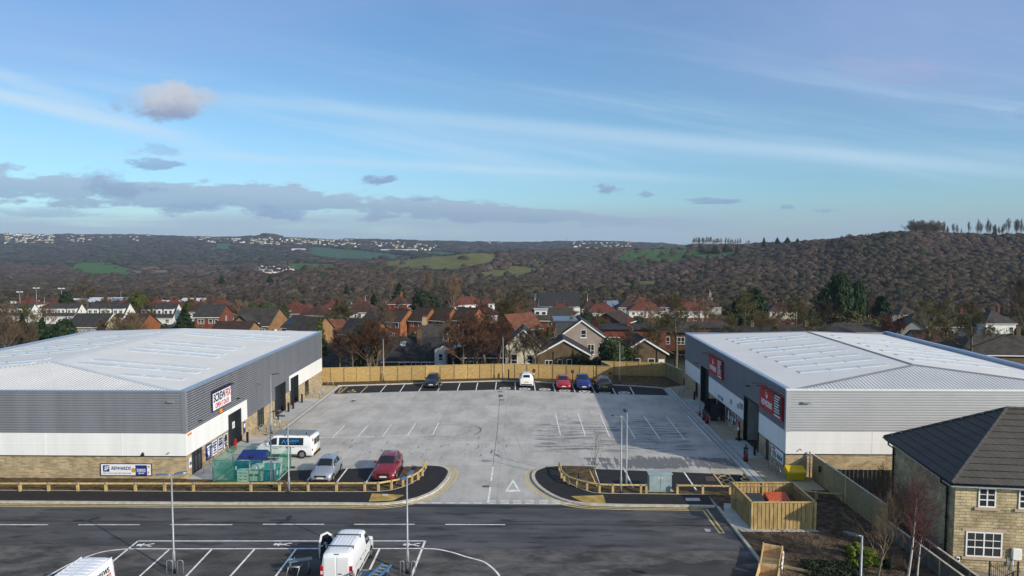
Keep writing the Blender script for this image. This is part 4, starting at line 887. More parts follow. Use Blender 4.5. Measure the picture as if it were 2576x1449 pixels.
for xj in (-31.2,-37.2,-43.2): b.box(xj-.04,xj+.04,Y0-.062,Y0-.05,ZB,ZW)
b.box(XLL,XL+.04,Y0-.064,Y0-.05,2.74,2.78)
b.build('white_panel_band',MT['white'],WL)
b=MB(); b.box(XL-.1,XL+.03,81.2,Y1,ZB,3.55); b.box(XL-.1,XL+.05,77.85,78.2,1.86,3.55); b.box(XL-.1,XL+.05,78.2,81.2,3.2,3.55); b.build('white_panel_band',MT['white'],WL)
b=MB(); b.box(XLL,XL+.035,Y0-.07,Y0+.1,ZB-.05,ZB)
b.build('drip_flashing',MT['black'],WL)
b=MB(); clad(b,'y',Y0-.03,XLL,XL-.25,ZW,ZT-.02,17,-1)
b.box(XLL,XL-.02,Y0,Y0+.15,ZW,ZT-.05); b.box(XL-.15,XL,Y0+.15,65.75,ZW,ZT-.05); b.box(XL-.15,XL,77.85,Y1,3.55,ZT-.05)
for a,e,z0 in ((65.75,73.3,ZB),(73.3,76.75,3.2),(76.75,77.85,ZB)): b.box(XL-.15,XL,a,e,z0,ZT-.05)
clad(b,'x',XL,Y0+.25,65.75,ZW,ZT-.02,17,1); clad(b,'x',XL,77.85,Y1,3.55,ZT-.02,17,1); clad(b,'x',XL,65.75,73.3,ZB,ZT-.02,26,1); clad(b,'x',XL,73.3,76.75,3.2,ZT-.02,19,1); clad(b,'x',XL,76.75,77.85,ZB,ZT-.02,26,1)
b.box(XL-.25,XL+.07,Y0-.08,Y0+.25,ZW,ZT-.02)
b.build('cladding',MT['clad'],WL)
b=MB(); b.box(XL-.32,XL+.09,Y0-.1,Y1+.32,ZT-.02,ZT+.1); b.box(XLL-.1,XLL+.32,Y0-.1,Y1+.32,ZT-.02,ZT+.1); b.box(XLL+.32,XL-.32,Y1,Y1+.32,ZT-.02,ZT+.1)
b.build('parapet_capping',MT['cap'],WL)
b=MB(); b.box(XLL+.32,XL-.32,Y0-.1,Y0+.1,ZT-.02,ZT+.08); b.build('front_capping',MT['cap'],WL)
rl=roof_part(WL,XLL+.3,-41.2,XL-.3,Y0+.1,60.8,84.6,Y1,ZT-.05,8.0)
its=[]
for (p,q) in (((970,440),(1430,490)),((740,320),(1610,408)),((630,348),(1540,440)),((1080,228),(1750,294)),((1010,250),(1690,318)),((1260,180),(1890,240)),((1190,197),(1830,260)),((1510,112),(2180,178)),((1450,125),(2140,190)),((1930,120),(2250,152))):
    a=slope_hit('1a',*p,XL-.3,ZT-.05,-41.2,8.0); e=slope_hit('1a',*q,XL-.3,ZT-.05,-41.2,8.0); its.append(((a[1]+e[1])/2,a[0],e[0]))
rooflights(rl,XL-.3,ZT-.05,-41.2,8.0,its)
rooflights(rl,XLL+.3,ZT-.05,-41.2,8.0,[(y,-43.2,-53.5) for y in sorted(i[0] for i in its)[1:9]])
def shutter(root,X,out,a,e,z1,name='roller_door'):
    b=MB(); xi=X-out*.55
    b.box(min(xi,xi-out*.05),max(xi,xi-out*.05),a,e,0,z1,0)
    for s_ in (a,e):
        y0_,y1_=(s_,s_+.06) if s_==a else (s_-.06,s_)
        b.box(min(X-out*.02,xi),max(X-out*.02,xi),y0_,y1_,0,z1,0)
    b.box(min(X-out*.02,xi),max(X-out*.02,xi),a+.06,e-.06,z1-.06,z1,0)
    n=int(z1/.4)
    for i in range(1,n): b.box(min(xi,xi+out*.02),max(xi,xi+out*.02),a+.06,e-.06,i*.4,i*.4+.03,0)
    return b.build(name,MT['door'],root)
for a,e,z1 in Ldoor: shutter(WL,XL,1,a,e,z1)
def glazed(root,X,out,a,e,z1,name='glazed_door',nb=3):
    b=MB(); x0,x1=sorted((X-out*.16,X-out*.08)); 
    for i in range(nb+1):
        y=a+(e-a-.08)*i/nb; b.box(x0,x1,y,y+.08,0,z1)
    for z in (0,1.35,z1-.08): b.box(x0+.004,x1-.004,a+.08,e-.08,z,z+.08)
    f=b.build(name,MT['black'],root)
    b=MB(); xm=X-out*.12; b.box(xm-.01,xm+.01,a+.02,e-.02,.02,z1-.02); b.build('pane',MT['wglass'],f)
    b=MB(); 
    return f
for a,e,z1 in Lgl: glazed(WL,XL,1,a,e,z1)
# --- right warehouse
XR=20.5; RY0,RY1=55.1,89.8; XRR=45.8
WR=thing('warehouse','right warehouse with silver front cladding and two red signs on its shaded side','warehouse',(XR,RY0,0))
Rdoor=[(61.5,65.7,4.2),(78.3,82.3,4.2)]; Rgl=[(58.95,59.75,1.86),(71.9,75.0,1.86),(83.4,84.6,1.86)]
cuts=sorted([(a,e) for a,e,_ in Rdoor]+[(a,e) for a,e,_ in Rgl])
b=MB(); b.box(XR+.02,XRR,RY0+.02,RY0+.3,-.1,ZB)
for a,e in runs(RY0+.3,RY1,cuts): b.box(XR+.02,XR+.3,a,e,-.1,ZB)
b.box(XR+.02,XRR,RY1,RY1+.3,-.1,ZT-.2); b.box(XRR-.3,XRR,RY0+.3,RY1,-.1,ZT-.2)
b.build('stone_wall',MT['ston'],WR)
b=MB(); b.box(XR-.03,XRR,RY0-.05,RY0+.1,ZB,ZW); b.box(XR-.03,XR+.1,RY0+.1,61.5,ZB,ZW); 
for xj in (27.2,33.4): b.box(xj-.04,xj+.04,RY0-.062,RY0-.05,ZB,ZW)
b.box(XR-.04,XRR,RY0-.064,RY0-.05,2.74,2.78)
b.build('white_panel_band',MT['white'],WR)
for a,e in ((65.7,78.3),(82.3,RY1)): b=MB(); b.box(XR-.03,XR+.1,a,e,ZB,ZW); b.build('white_panel_band',MT['white'],WR)
b=MB(); b.box(XR-.035,XRR,RY0-.07,RY0+.1,ZB-.05,ZB); b.build('drip_flashing',MT['black'],WR)
b=MB(); clad(b,'y',RY0-.03,XR+.25,XRR,ZW+.06,ZT-.02,16,-1); b.box(XR+.02,XRR,RY0,RY0+.15,ZW,ZT-.05); b.box(XR-.07,XR+.25,RY0-.08,RY0+.2,ZW,ZT-.02)
b.build('front_cladding',MT['clad_silver'],WR)
b=MB()
for a,e,z0 in ((RY0+.2,61.5,ZW),(61.5,65.7,4.2),(65.7,78.3,ZW),(78.3,82.3,4.2),(82.3,RY1,ZW)):
    clad(b,'x',XR,a,e,z0,ZT-.02,17 if z0<4 else 14,-1); b.box(XR,XR+.15,a,e,z0,ZT-.05)
b.build('cladding',MT['clad'],WR)
b=MB(); b.box(XR-.09,XR+.32,RY0+.15,RY1+.32,ZT-.02,ZT+.1); b.box(XRR-.32,XRR+.1,RY0+.15,RY1+.32,ZT-.02,ZT+.32); b.box(XR+.32,XRR-.32,RY1,RY1+.32,ZT-.02,ZT+.1); b.build('parapet_capping',MT['cap'],WR)
b=MB(); b.box(XR-.1,XRR,RY0-.12,RY0+.15,ZT-.03,ZT+.09); b.build('front_capping',MT['white'],WR)
rr=roof_part(WR,XR+.3,33.1,XRR-.3,RY0+.15,60.4,83.2,RY1,ZT-.05,8.0)
its=[]
for (p,q) in (((610,132),(890,108)),((660,150),(1320,95)),((715,172),(1370,112)),((830,230),(1530,165)),((890,252),(1600,192)),((960,292),(1720,230)),((1060,333),(1840,270)),((1140,380),(1970,315)),((1260,432),(2095,365))):
    a=slope_hit('3a',*p,XR+.3,ZT-.05,33.1,8.0); e=slope_hit('3a',*q,XR+.3,ZT-.05,33.1,8.0); its.append(((a[1]+e[1])/2,a[0],min(e[0],32.4)))
rooflights(rr,XR+.3,ZT-.05,33.1,8.0,its)
rooflights(rr,XRR-.3,ZT-.05,33.1,8.0,[(y,35.0,43.5) for y in sorted(i[0] for i in its)[1:8]])
shutter(WR,XR,-1,78.3,82.3,4.2)
# open loading door: dark interior with a back wall, goods lift frame
b=MB(); b.box(XR+.3,XR+4.5,61.5,61.6,0,4.2); b.box(XR+.3,XR+4.5,65.6,65.7,0,4.2); b.box(XR+4.4,XR+4.5,61.6,65.6,0,4.2); b.box(XR+.3,XR+4.5,61.5,65.7,4.2,4.3); b.build('loading_bay',MT['render_g'],WR)
b=MB(); b.box(XR+1.0,XR+1.08,63.2,64.1,0,1.9); b.box(XR+.6,XR+.68,61.62,62.2,2.4,3.1); b.build('inner_door',MT['black'],WR)
b=MB()
for y in (61.5,65.58): b.box(XR-.05,XR+.3,y,y+.12,0,4.2)
b.box(XR-.05,XR+.3,61.62,65.58,4.08,4.2); b.build('door_frame',MT['black'],WR)
b=MB(); b.box(XR+.06,XR+.1,58.95,59.75,0,1.86); b.build('side_door',MT['door'],WR)
glazed(WR,XR,-1,71.9,75.0,1.86,nb=4); glazed(WR,XR,-1,83.4,84.6,1.86)
f=MB()
for y in (72.6,): 
    for p,q in (((XR-.1,y,.05),(XR-1.25,y,.05)),((XR-1.25,y,.05),(XR-1.25,y,1.8)),((XR-1.25,y,1.8),(XR-.1,y,1.8)),((XR-.1,y,.05),(XR-.1,y,1.8))): f.tube([p,q],.045,4,smooth=False)
    y=75.0
    for p,q in (((XR-.1,y,.05),(XR-1.25,y,.05)),((XR-1.25,y,.05),(XR-1.25,y,1.8)),((XR-1.25,y,1.8),(XR-.1,y,1.8)),((XR-.1,y,.05),(XR-.1,y,1.8)),((XR-.6,y,.05),(XR-.6,y,1.8))): f.tube([p,q],.045,4,smooth=False)
od=f.build('open_door',MT['black'],WR); b=MB(); b.box(XR-1.22,XR-.13,72.59,72.61,.1,1.76); b.box(XR-1.22,XR-.13,74.99,75.01,.1,1.76); b.build('pane',MT['wglass'],od)
for y,z0,z1,y2 in ((69.45,2.45,2.92,69.95),(67.2,2.55,3.0,67.7)):
    b=MB(); b.box(XR-.06,XR-.02,y,y2,z0,z1); b.build('vent_grille',MT['galv'],WR)
b=MB(); b.box(XR-.12,XR-.02,66.0,66.8,2.75,3.3); b.build('vent_grille',MT['galv'],WR)
# --- signs
def wallsign_x(name,label,X,out,y0,y1,z0,z1,frame,face,th=.12,cat='sign',fw=.06):
    t=thing(name,label,cat,(X,(y0+y1)/2,z0)); b=MB(); xs=sorted((X+out*.03,X+out*th)); b.box(xs[0],xs[1],y0,y1,z0,z1); f_=b.build('frame',MT[frame],t)
    b=MB(); xs=sorted((X+out*th,X+out*(th+.012))); b.box(xs[0],xs[1],y0+fw,y1-fw,z0+fw,z1-fw); b.build('face',MT[face],t)
    return t
xf=XL+.05+.132
S=wallsign_x('shop_sign','white shop sign in a blue frame on the grey side of the left warehouse',XL+.045,1,58.15,61.95,4.2,5.82,'navy','signwhite',fw=.09)
xf=XL+.045+.135
text('SCREW',.92,MT['navy'],S,(xf,59.52,5.26),FACE_PX,0,.005,sx=.76,bold=.030); text('FIX',.92,MT['redtxt'],S,(xf,61.22,5.26),FACE_PX,.18,.005,sx=.80,bold=.022)
text('OPEN 7 DAYS',.60,MT['redtxt'],S,(xf,60.05,4.58),FACE_PX,0,.005,sx=.74,bold=.016)
b=MB(); b.box(XL+.05,XL+.42,58.15,62.1,5.86,5.92); 
for y in (58.6,59.5,60.4,61.3): b.tube([(XL+.05,y,5.9),(XL+.55,y,6.02)],.025,6)
b.build('light_bar',MT['navy'],S)
t=thing('alarm_box','small orange alarm box under the white shop sign','alarm',(XL+.05,59.8,3.78)); b=MB(); b.rbox(XL+.05,XL+.22,59.62,59.98,3.78,4.12,.04); b.build('housing',MT['orange'],t)
t=thing('warning_plate','small orange plate on the corner of the white panel band','sign',(XL+.04,54.0,3.3)); b=MB(); b.box(XL+.035,XL+.05,53.95,54.6,3.33,3.5); b.build('face',MT['orange'],t)
# banner on the left front wall
t=thing('rewards_banner','long white and navy rewards banner fixed to the stone front wall','banner',(-30.9,Y0,.28)); yb=Y0-.02
b=MB(); b.box(-32.95,-28.9,yb-.03,yb,.27,1.25); b.build('frame',MT['navy'],t)
b=MB(); b.box(-32.88,-28.97,yb-.045,yb-.03,.33,1.19); b.build('face',MT['signwhite'],t)
b=MB(); b.rbox(-32.72,-32.22,yb-.055,yb-.045,.60,1.10,.004); b.build('logo_tile',MT['blue'],t)
text('SF',.42,MT['signwhite'],t,(-32.47,yb-.058,.85),FRONT,.25,.003,sx=.85,bold=.012); text('REWARDS',.36,MT['blue'],t,(-31.33,yb-.05,.86),FRONT,.25,.003,sx=.92,bold=.010)
text('JOIN TODAY AND GET EVEN MORE',.14,MT['navy'],t,(-31.65,yb-.05,.47),FRONT,.3,.003,sx=1.0)
b=MB(); b.box(-30.17,-29.27,yb-.058,yb-.046,.335,1.12); b.build('phone_print',MT['blue'],t)
for i,(s_,z,k) in enumerate((('Download the',.80,.15),('SCREWFIX',.65,.20),('app now',.50,.16))): text(s_,k,MT['signwhite'],t,(-29.72,yb-.062,z),FRONT,0,.002,sx=.82 if i!=1 else .75,bold=.004)
def star(b,x,z,r,y): b.add([(x+(r if i%2==0 else r*.42)*math.sin(i*math.pi/5),y,z+(r if i%2==0 else r*.42)*math.cos(i*math.pi/5)) for i in range(10)],[tuple(range(9,-1,-1))])
b=MB(); star(b,-29.12,1.0,.13,yb-.06); star(b,-29.16,.56,.11,yb-.06); b.add([(-30.33+.17*math.cos(a),yb-.06,.73+.19*math.sin(a)) for a in np.linspace(0,6.28,13)[:-1]],[tuple(range(12))]); b.build('gold_stars',MT['gold'],t)
# posters left: four
def poster(X,out,y0,y1,z0,z1,frame,face,art,label,grp):
    t=thing('wall_poster',label,'poster',(X,(y0+y1)/2,z0),0,grp); b=MB(); xs=sorted((X-out*.02,X+out*.04)); b.box(xs[0],xs[1],y0,y1,z0,z1); b.build('frame',MT[frame],t)
    b=MB(); xs=sorted((X+out*.04,X+out*.05)); b.box(xs[0],xs[1],y0+.05,y1-.05,z0+.05,z1-.05); b.build('face',MT[face],t)
    b=MB(); rr_=random.Random(int(y0*10)); xs=sorted((X+out*.05,X+out*.056)); yc=(y0+y1)/2; zc=(z0+z1)/2
    for k in range(5):
        w_=rr_.uniform(.2,.42)*(y1-y0); h_=rr_.uniform(.05,.2)*(z1-z0); zz=zc+(k-2)*.17*(z1-z0); xx=sorted((X+out*.05,X+out*(.056+.001*k))); b.box(xx[0],xx[1],yc-w_,yc+w_,zz-h_/2,zz+h_/2)
    b.build('print',MT[art],t)
for (a,e,fr,fa,ar,lb) in ((57.05,57.95,'navy','blue','signwhite','blue poster with white panels, nearest the glazed entrance'),(58.15,59.15,'galv','signwhite','blue','white poster with a blue block, second from the glazed entrance'),(59.3,60.2,'galv','signwhite','blue','white poster with blue bands, second from the first shutter'),(60.4,61.25,'galv','signwhite','trim','white poster with a dark figure, beside the first shutter')):
    poster(XL,1,a,e,.42,1.72,fr,fa,ar,lb,'posters on the left warehouse')
t=thing('wall_notice','white and blue notice left of the glazed corner entrance','sign',(XL,54.3,.7)); b=MB(); b.box(XL-.01,XL+.03,54.12,54.5,.75,1.55); b.build('face',MT['signwhite'],t); b=MB(); b.box(XL+.03,XL+.036,54.17,54.45,.95,1.2); b.build('print',MT['blue'],t)
t=thing('wall_notice','narrow blue notice on the stone beside the first shutter','sign',(XL,64.95,.6)); b=MB(); b.box(XL-.01,XL+.03,64.85,65.3,.6,1.6); b.build('face',MT['blue'],t)
b=MB(); b.box(XL+.03,XL+.036,64.9,65.25,1.1,1.5); b.build('print',MT['signwhite'],t)
t=thing('warning_notice','small yellow warning notice on the dark first shutter','sign',(XL-.5,63.9,1.3)); b=MB(); b.box(XL-.548,XL-.52,63.7,64.2,1.35,1.95); b.build('face',MT['signwhite'],t); b=MB(); b.add([(XL-.515,63.78,1.55),(XL-.515,64.12,1.55),(XL-.515,63.95,1.85)],[(0,1,2)]); b.build('triangle',MT['yellow'],t)
# wall lights
def wlight(name,label,x0,x1,y0,y1,z0,z1,m='black'):
    t=thing(name,label,'wall light',((x0+x1)/2,(y0+y1)/2,z0)); b=MB(); b.rbox(x0,x1,y0,y1,z0,z1,.02); b.build('housing',MT[m],t)
    b=MB(); b.box(x0+.03,x1-.03,y0+.03,y1-.03,z0-.02,z0); b.build('lens',MT['lens'],t); return t
wlight('floodlight','slim floodlight high on the grey front cladding at the left corner',-27.5,-26.95,Y0-.25,Y0-.09,6.1,6.2,'lampgrey')
wlight('floodlight','slim floodlight high on the silver front cladding at the right corner',21.6,22.3,RY0-.28,RY0-.09,5.9,6.0,'lampgrey')
wlight('floodlight','dark floodlight on the grey side cladding beside the white shop sign',XL+.05,XL+.35,63.4,63.6,4.15,4.24)
wlight('floodlight','dark floodlight low on the grey side cladding near the left corner',XL+.05,XL+.35,55.7,55.9,4.05,4.14)
wlight('floodlight','dark floodlight between the two red signs',XR-.4,XR-.05,64.0,64.25,5.35,5.45)
b=MB(); t=thing('bulkhead_light','black hooded lamp on the white band above the rewards banner','wall light',(-29.55,Y0,1.92)); 
b.add([(-29.68,Y0-.05,1.90),(-29.42,Y0-.05,1.90),(-29.42,Y0-.2,1.9),(-29.68,Y0-.2,1.9),(-29.58,Y0-.05,2.14),(-29.52,Y0-.05,2.14),(-29.52,Y0-.1,2.14),(-29.58,Y0-.1,2.14)],[(0,3,7,4),(3,2,6,7),(2,1,5,6),(4,7,6,5),(0,1,2,3),(0,4,5,1)]); b.build('hood',MT['black'],t)
for lb,x,y,z in (('tiny camera dome on the white band near the left front corner',-27.5,Y0-.1,2.15),('tiny camera dome on the white front band of the silver warehouse',21.6,RY0-.1,2.25)):
    t=thing('security_camera',lb,'camera',(x,y,z)); b=MB(); b.cyl((x,y+.05,z),(x,y-.12,z-.02),.035,.035,8); b.build('bracket',MT['galv'],t); b=MB(); b.lathe((x,y-.12,z-.14),[(.0,.05),(.045,.07),(.05,.1),(.03,.14)],8); b.build('dome',MT['black'],t)
# red signs with the bird mark
def birdsign(y0,y1,z0,z1,label,scale):
    # y1 = far end; the black list panel is on the near side
    t=thing('shop_sign',label,'sign',(XR,(y0+y1)/2,z0),0,None); X=XR-.05; L=y1-y0; ys=y0+L*.36
    b=MB(); b.box(X-.16,X,y0,y1,z0,z1); b.build('panel_box',MT['red'],t)
    b=MB(); b.box(X-.175,X-.16,y0+.03,ys,z0+(z1-z0)*.17,z1-.03); b.build('list_panel',MT['black'],t)
    b=MB()
    for k in range(7):
        zz=z1-.17-k*(z1-z0)*.112; ln=(ys-y0)*random.uniform(.5,.72); b.box(X-.182,X-.175,ys-.18-ln,ys-.18,zz-.05,zz+.05)
    b.box(X-.172,X-.160,y0+.35,ys-.15,z0+.10,z0+.22); b.build('list_print',MT['signwhite'],t)
    k=scale; yc=(ys+y1)/2+.0; zb=z0+(z1-z0)*.49
    text('HOWDENS',.80*k,MT['signwhite'],t,(X-.165,yc,z0+(z1-z0)*.31),FACE_MX,0,.004,sx=.74,bold=.022)
    pts=[(-.10,0),(-.02,.02),(-.02,.16),(.05,.2),(.2,.22),(.27,.34),(.26,.52),(.33,.62),(.25,.68),(.13,.58),(.08,.40),(.0,.36),(-.06,.44),(-.10,.62),(-.06,.72),(-.02,.82),(-.10,.9),(-.2,.82),(-.27,.74),(-.2,.72),(-.24,.52),(-.22,.34),(-.14,.22),(-.07,.17),(-.07,.04)]
    b=MB(); b.add([(X-.165,yc-px_*1.05*k,zb+pz*.88*k) for px_,pz in pts],[tuple(range(len(pts)))]); b.build('bird_mark',MT['signwhite'],t)
    b=MB()
    for i in range(5):
        y=y0+.3+i*(L-.5)/4; b.tube([(X,y,z1+.08),(X-.75,y,z1+.16)],.02,5); b.box(X-.86,X-.72,y-.16,y+.16,z1+.13,z1+.19)
    b.build('lamp_arms',MT['black'],t)
birdsign(55.55,60.78,4.3,6.22,'nearer of the two red signs with a white bird on the shaded warehouse side',.86)
birdsign(72.45,77.75,4.3,6.22,'farther of the two red signs with a white bird on the shaded warehouse side',.86)
t=thing('name_plate','small dark plate on the white band above the open glazed doors','sign',(XR,73.5,2.1)); b=MB(); b.box(XR-.07,XR-.02,72.6,74.3,2.12,2.42); b.build('face',MT['navy'],t); b=MB(); b.box(XR-.076,XR-.07,72.9,74.0,2.2,2.33); b.build('print',MT['signwhite'],t)
for i,(a,e,fa,ar,lb) in enumerate(((66.85,67.75,'signwhite','red','white poster with red bands, beside the open loading door'),(67.95,68.8,'signwhite','trim','pale poster second from the open loading door'),(69.0,69.85,'signwhite','door','pale poster third from the open loading door'),(70.05,70.85,'redtxt','signwhite','reddish poster fourth from the open loading door'),(71.05,71.55,'galv','door','narrow grey notice next to the glazed doors'))):
    poster(XR,-1,a,e,.55,1.78,'black',fa,ar,lb,'posters on the shaded warehouse wall')
t=thing('wall_banner','white banner with machinery picture on the stone by the near right corner','banner',(XR,56.8,.8)); b=MB(); b.box(XR-.03,XR+.03,55.4,58.2,.74,1.78); b.build('frame',MT['navy'],t)
b=MB(); b.box(XR-.045,XR-.03,55.45,58.15,.8,1.74); b.build('face',MT['signwhite'],t); b=MB(); b.box(XR-.052,XR-.045,57.3,57.95,1.5,1.66); b.build('heading',MT['red'],t)
b=MB()
for k in range(9): b.box(XR-.052-.0005*k,XR-.045,55.65+k*.14,55.75+k*.14,.9+.1*(k%3),1.45-.12*((k*7)%3))
for k in range(4): b.box(XR-.052,XR-.045,57.0,57.95-.1*(k%2),.92+k*.13,1.0+k*.13)
b.build('print',MT['door'],t)

b=MB(); b.ribbon([G(1258,990),G(1251,1085),G(1240,1172)],.035,.006); struct('slab_joint',b,MT['rust'])

# sweeping tyre tracks across the yard
b=MB(); rt=random.Random(5)
for k in range(4):
    x0=rt.uniform(-12,12); y0=rt.uniform(56,70); a0=rt.uniform(60,125); cv=rt.uniform(-2.2,2.2); P=[]; x,y,a=x0,y0,a0
    for i in range(16): P.append((x,y)); x+=.9*math.cos(R(a)); y+=.9*math.sin(R(a)); a+=cv*1.4
    for o_ in (-.75,.75): b.ribbon(P,.13,.0035+.0001*k,0,0,off=o_)
struct('tyre_mark',b,MT['track'])
# ---------------------------------------------------------------- vehicles (x forward, y left)
class Body:
    def __init__(s,st,W):
        s.st=np.array(st,float); s.W=W
    def row(s,x):
        st=s.st; i=int(np.clip(np.searchsorted(-st[:,0],-x,side='right')-1,0,len(st)-2)); a=(st[i,0]-x)/(st[i,0]-st[i+1,0]+1e-9); a=min(max(a,0),1)
        return st[i]*(1-a)+st[i+1]*a
    def ring(s,x):
        _,zl,zb,zt,wl,wb,wt=s.row(x); h=s.W/2
        return np.array([(0,zl),(wl*h*.93,zl),(wl*h,zl+.10),(wl*h*1.0,(zl+zb)*.5),(wb*h,zb),(wt*h,zt-.07),(wt*h*.90,zt-.015),(wt*h*.5,zt+.012),(0,zt+.018)])
    def at(s,x,t,sd):
        r=s.ring(x); i=min(int(t),len(r)-2); a=t-i; p=r[i]*(1-a)+r[i+1]*a
        return Vector((x,sd*p[0],p[1]))
    def nrm(s,x,t,sd):
        e=.01; px=s.at(x+e,t,sd)-s.at(x-e,t,sd); pt=s.at(x,min(t+.05,7.99),sd)-s.at(x,max(t-.05,0),sd); n=pt.cross(px)*sd; 
        if n.length<1e-9: return Vector((0,0,1))
        n.normalize(); return n
    def mesh(s,b,n=44,mi=0):
        x0,x1=s.st[0,0],s.st[-1,0]; xs=sorted(set(list(np.linspace(x0,x1,n))+list(s.st[:,0])),reverse=True); vs=[];K=17
        for x in xs:
            r=s.ring(x); vs+=[(x,p[0],p[1]) for p in r]+[(x,-p[0],p[1]) for p in r[-2:0:-1]]
        K=16; fs=[]
        for i in range(len(xs)-1):
            for k in range(K): fs.append((i*K+k,i*K+(k+1)%K,(i+1)*K+(k+1)%K,(i+1)*K+k))
        fs.append(tuple(range(K-1,-1,-1))); m=(len(xs)-1)*K; fs.append(tuple(m+k for k in range(K)))
        b.add(vs,fs,mi,True)
    def side_patch(s,b,xs,t0,t1,sd,off=.012):
        # xs: list of (x at lower edge, x at upper edge)
        n=len(xs); vs=[]
        for xa,xb in xs:
            for t,x in ((t0,xa),(t1,xb)):
                vs.append(s.at(x,t,sd)+s.nrm(x,t,sd)*off)
        fs=[(2*i,2*i+2,2*i+3,2*i+1) if sd<0 else (2*i+1,2*i+3,2*i+2,2*i) for i in range(n-1)]
        b.add(vs,fs,0,True)
    def top_patch(s,b,xa,xb,f=.86,off=.014,n=5):
        vs=[]; ts=[5.15,5.6,6.5,7.3,7.95]
        for i in range(n):
            x=xa+(xb-xa)*i/(n-1)
            for sd in (1,-1):
                for t in (ts if sd>0 else ts[::-1]): 
                    p=s.at(x,t,sd); vs.append(Vector((p.x,p.y*f/.92,p.z))+Vector((.3 if xa>xb else 0,0,1)).normalized()*off)
        K=10; fs=[]
        for i in range(n-1):
            for k in range(K-1): fs.append((i*K+k,i*K+k+1,(i+1)*K+k+1,(i+1)*K+k))
        b.add(vs,fs,0,True)
def wheel(root,x,y,r,w,sd,rim='rim'):
    b=MB(); b.tube([(x,y-sd*w,r),(x,y-sd*.02,r),(x,y,r)],[r,r,r*.93],18); t=b.build('wheel',MT['tyre'],root)
    b=MB(); b.tube([(x,y-sd*.01,r),(x,y+sd*.012,r)],[r*.64,r*.60],16)
    b.build('rim',MT[rim],t)
    b=MB()
    for k in range(5):
        a=2*math.pi*k/5+.3; b.cbox((x+math.cos(a)*r*.42,y+sd*.013,r+math.sin(a)*r*.42),(r*.24,.012,r*.20),0,0,0,-a)
    b.build('spoke_gap',MT['trim'],t)
def vehicle(name,label,cat,L,W,st,paint,wb,wr,loc,rz,win,ws,rw,lights,tails,plates=(True,True),rim='rim',mirror=True,trimlow=True,glass='vglass',rwf=.84,wsf=.9,rearwin=True):
    root=thing(name,label,cat); B=Body(st,W); h=L/2
    b=MB(); B.mesh(b); body=b.build('body',MT[paint],root)
    for xs,t0,t1 in win:
        for sd in (1,-1):
            b=MB(); B.side_patch(b,xs,t0,t1,sd); b.build('side_window',MT[glass],root)
    if ws: b=MB(); B.top_patch(b,ws[0],ws[1],wsf); b.build('windscreen',MT[glass],root)
    if rw: b=MB(); B.top_patch(b,rw[0],rw[1],rwf); b.build('rear_window',MT[glass],root)
    fx,rx=wb
    for x in (fx,rx):
        for sd in (1,-1):
            y=sd*(W/2-.005); b=MB(); n=14; r1=wr*1.16
            pts=[(x+r1*math.cos(math.pi*i/n),y+sd*.012,wr+r1*math.sin(math.pi*i/n)) for i in range(n+1)]+[(x-r1,y+sd*.012,.2),(x+r1,y+sd*.012,.2)]
            b.add(pts,[tuple(range(len(pts)))]); b.build('wheel_arch',MT['trim'],body)
            wheel(root,x,sd*(W/2+.03),wr,.21,sd,rim)
    for sd in (1,-1):
        for (xa,xb,ta,tb) in lights:
            b=MB(); B.side_patch(b,[(xa,xa),((xa+xb)/2,(xa+xb)/2),(xb,xb)],ta,tb,sd,.016); b.build('headlight',MT['lens'],root)
        for (xa,xb,ta,tb) in tails:
            b=MB(); B.side_patch(b,[(xa,xa),((xa+xb)/2,(xa+xb)/2),(xb,xb)],ta,tb,sd,.016); b.build('tail_light',MT['tail'],root)
        if mirror:
            mx=ws[0]-.28 if ws else h*.4; p=B.at(mx,4.25,sd); b=MB(); b.rbox(p.x-.09,p.x+.09,min(p.y,p.y+sd*.2),max(p.y,p.y+sd*.2),p.z+.02,p.z+.17,.03); b.build('wing_mirror',MT[paint if paint!='p_slate' else 'trim'],root)
        for k,xd in enumerate((.06*L,-.16*L)):
            p=B.at(xd,3.7,sd); b=MB(); b.box(p.x-.1,p.x+.08,min(p.y,p.y+sd*.03),max(p.y,p.y+sd*.03),p.z-.015,p.z+.015); b.build('door_handle',MT['chrome' if paint in('p_silver',) else 'trim'],root)
    if plates[0]: b=MB(); b.box(h-.03,h+.03,-.26,.26,.42,.53); b.build('number_plate',MT['plate'],root)
    if plates[1]: b=MB(); b.box(-h-.03,-h+.03,-.26,.26,plates[1] if plates[1] is not True else .62,(plates[1] if plates[1] is not True else .62)+.11); b.build('number_plate',MT['plate_y'],root)
    move(root,loc,rz); return root,B
def hatch(L,W,Hh,hood=.93,nose=.70,cowl=.30,roof=.02,rear=-.80,sill=.20):
    h=L/2
    return [(h,sill+.05,.50,.58,.70,.66,.52),(h*.965,sill,.60,.68,.90,.86,.72),(h*.88,sill,nose,nose+.09,.97,.95,.82),(h*.62,sill,hood-.10,hood,1.0,.97,.80),(h*(cowl+.08),sill,hood-.02,hood+.09,1.0,.97,.80),
        (h*(roof+.04),sill,hood+.02,Hh-.05,1.0,.97,.70),(h*(roof-.14),sill,hood+.03,Hh-.01,1.0,.97,.69),(h*-.35,sill,hood+.05,Hh,1.0,.97,.68),(h*(rear+.10),sill,hood+.08,Hh-.07,.99,.95,.66),(h*(rear-.02),sill,hood+.06,Hh-.22,.97,.93,.65),(h*(rear-.15),sill,hood+.02,hood+.12,.93,.90,.70),(-h*.985,sill,hood-.10,hood-.02,.88,.85,.68),(-h,sill+.06,.55,.66,.78,.74,.58)]
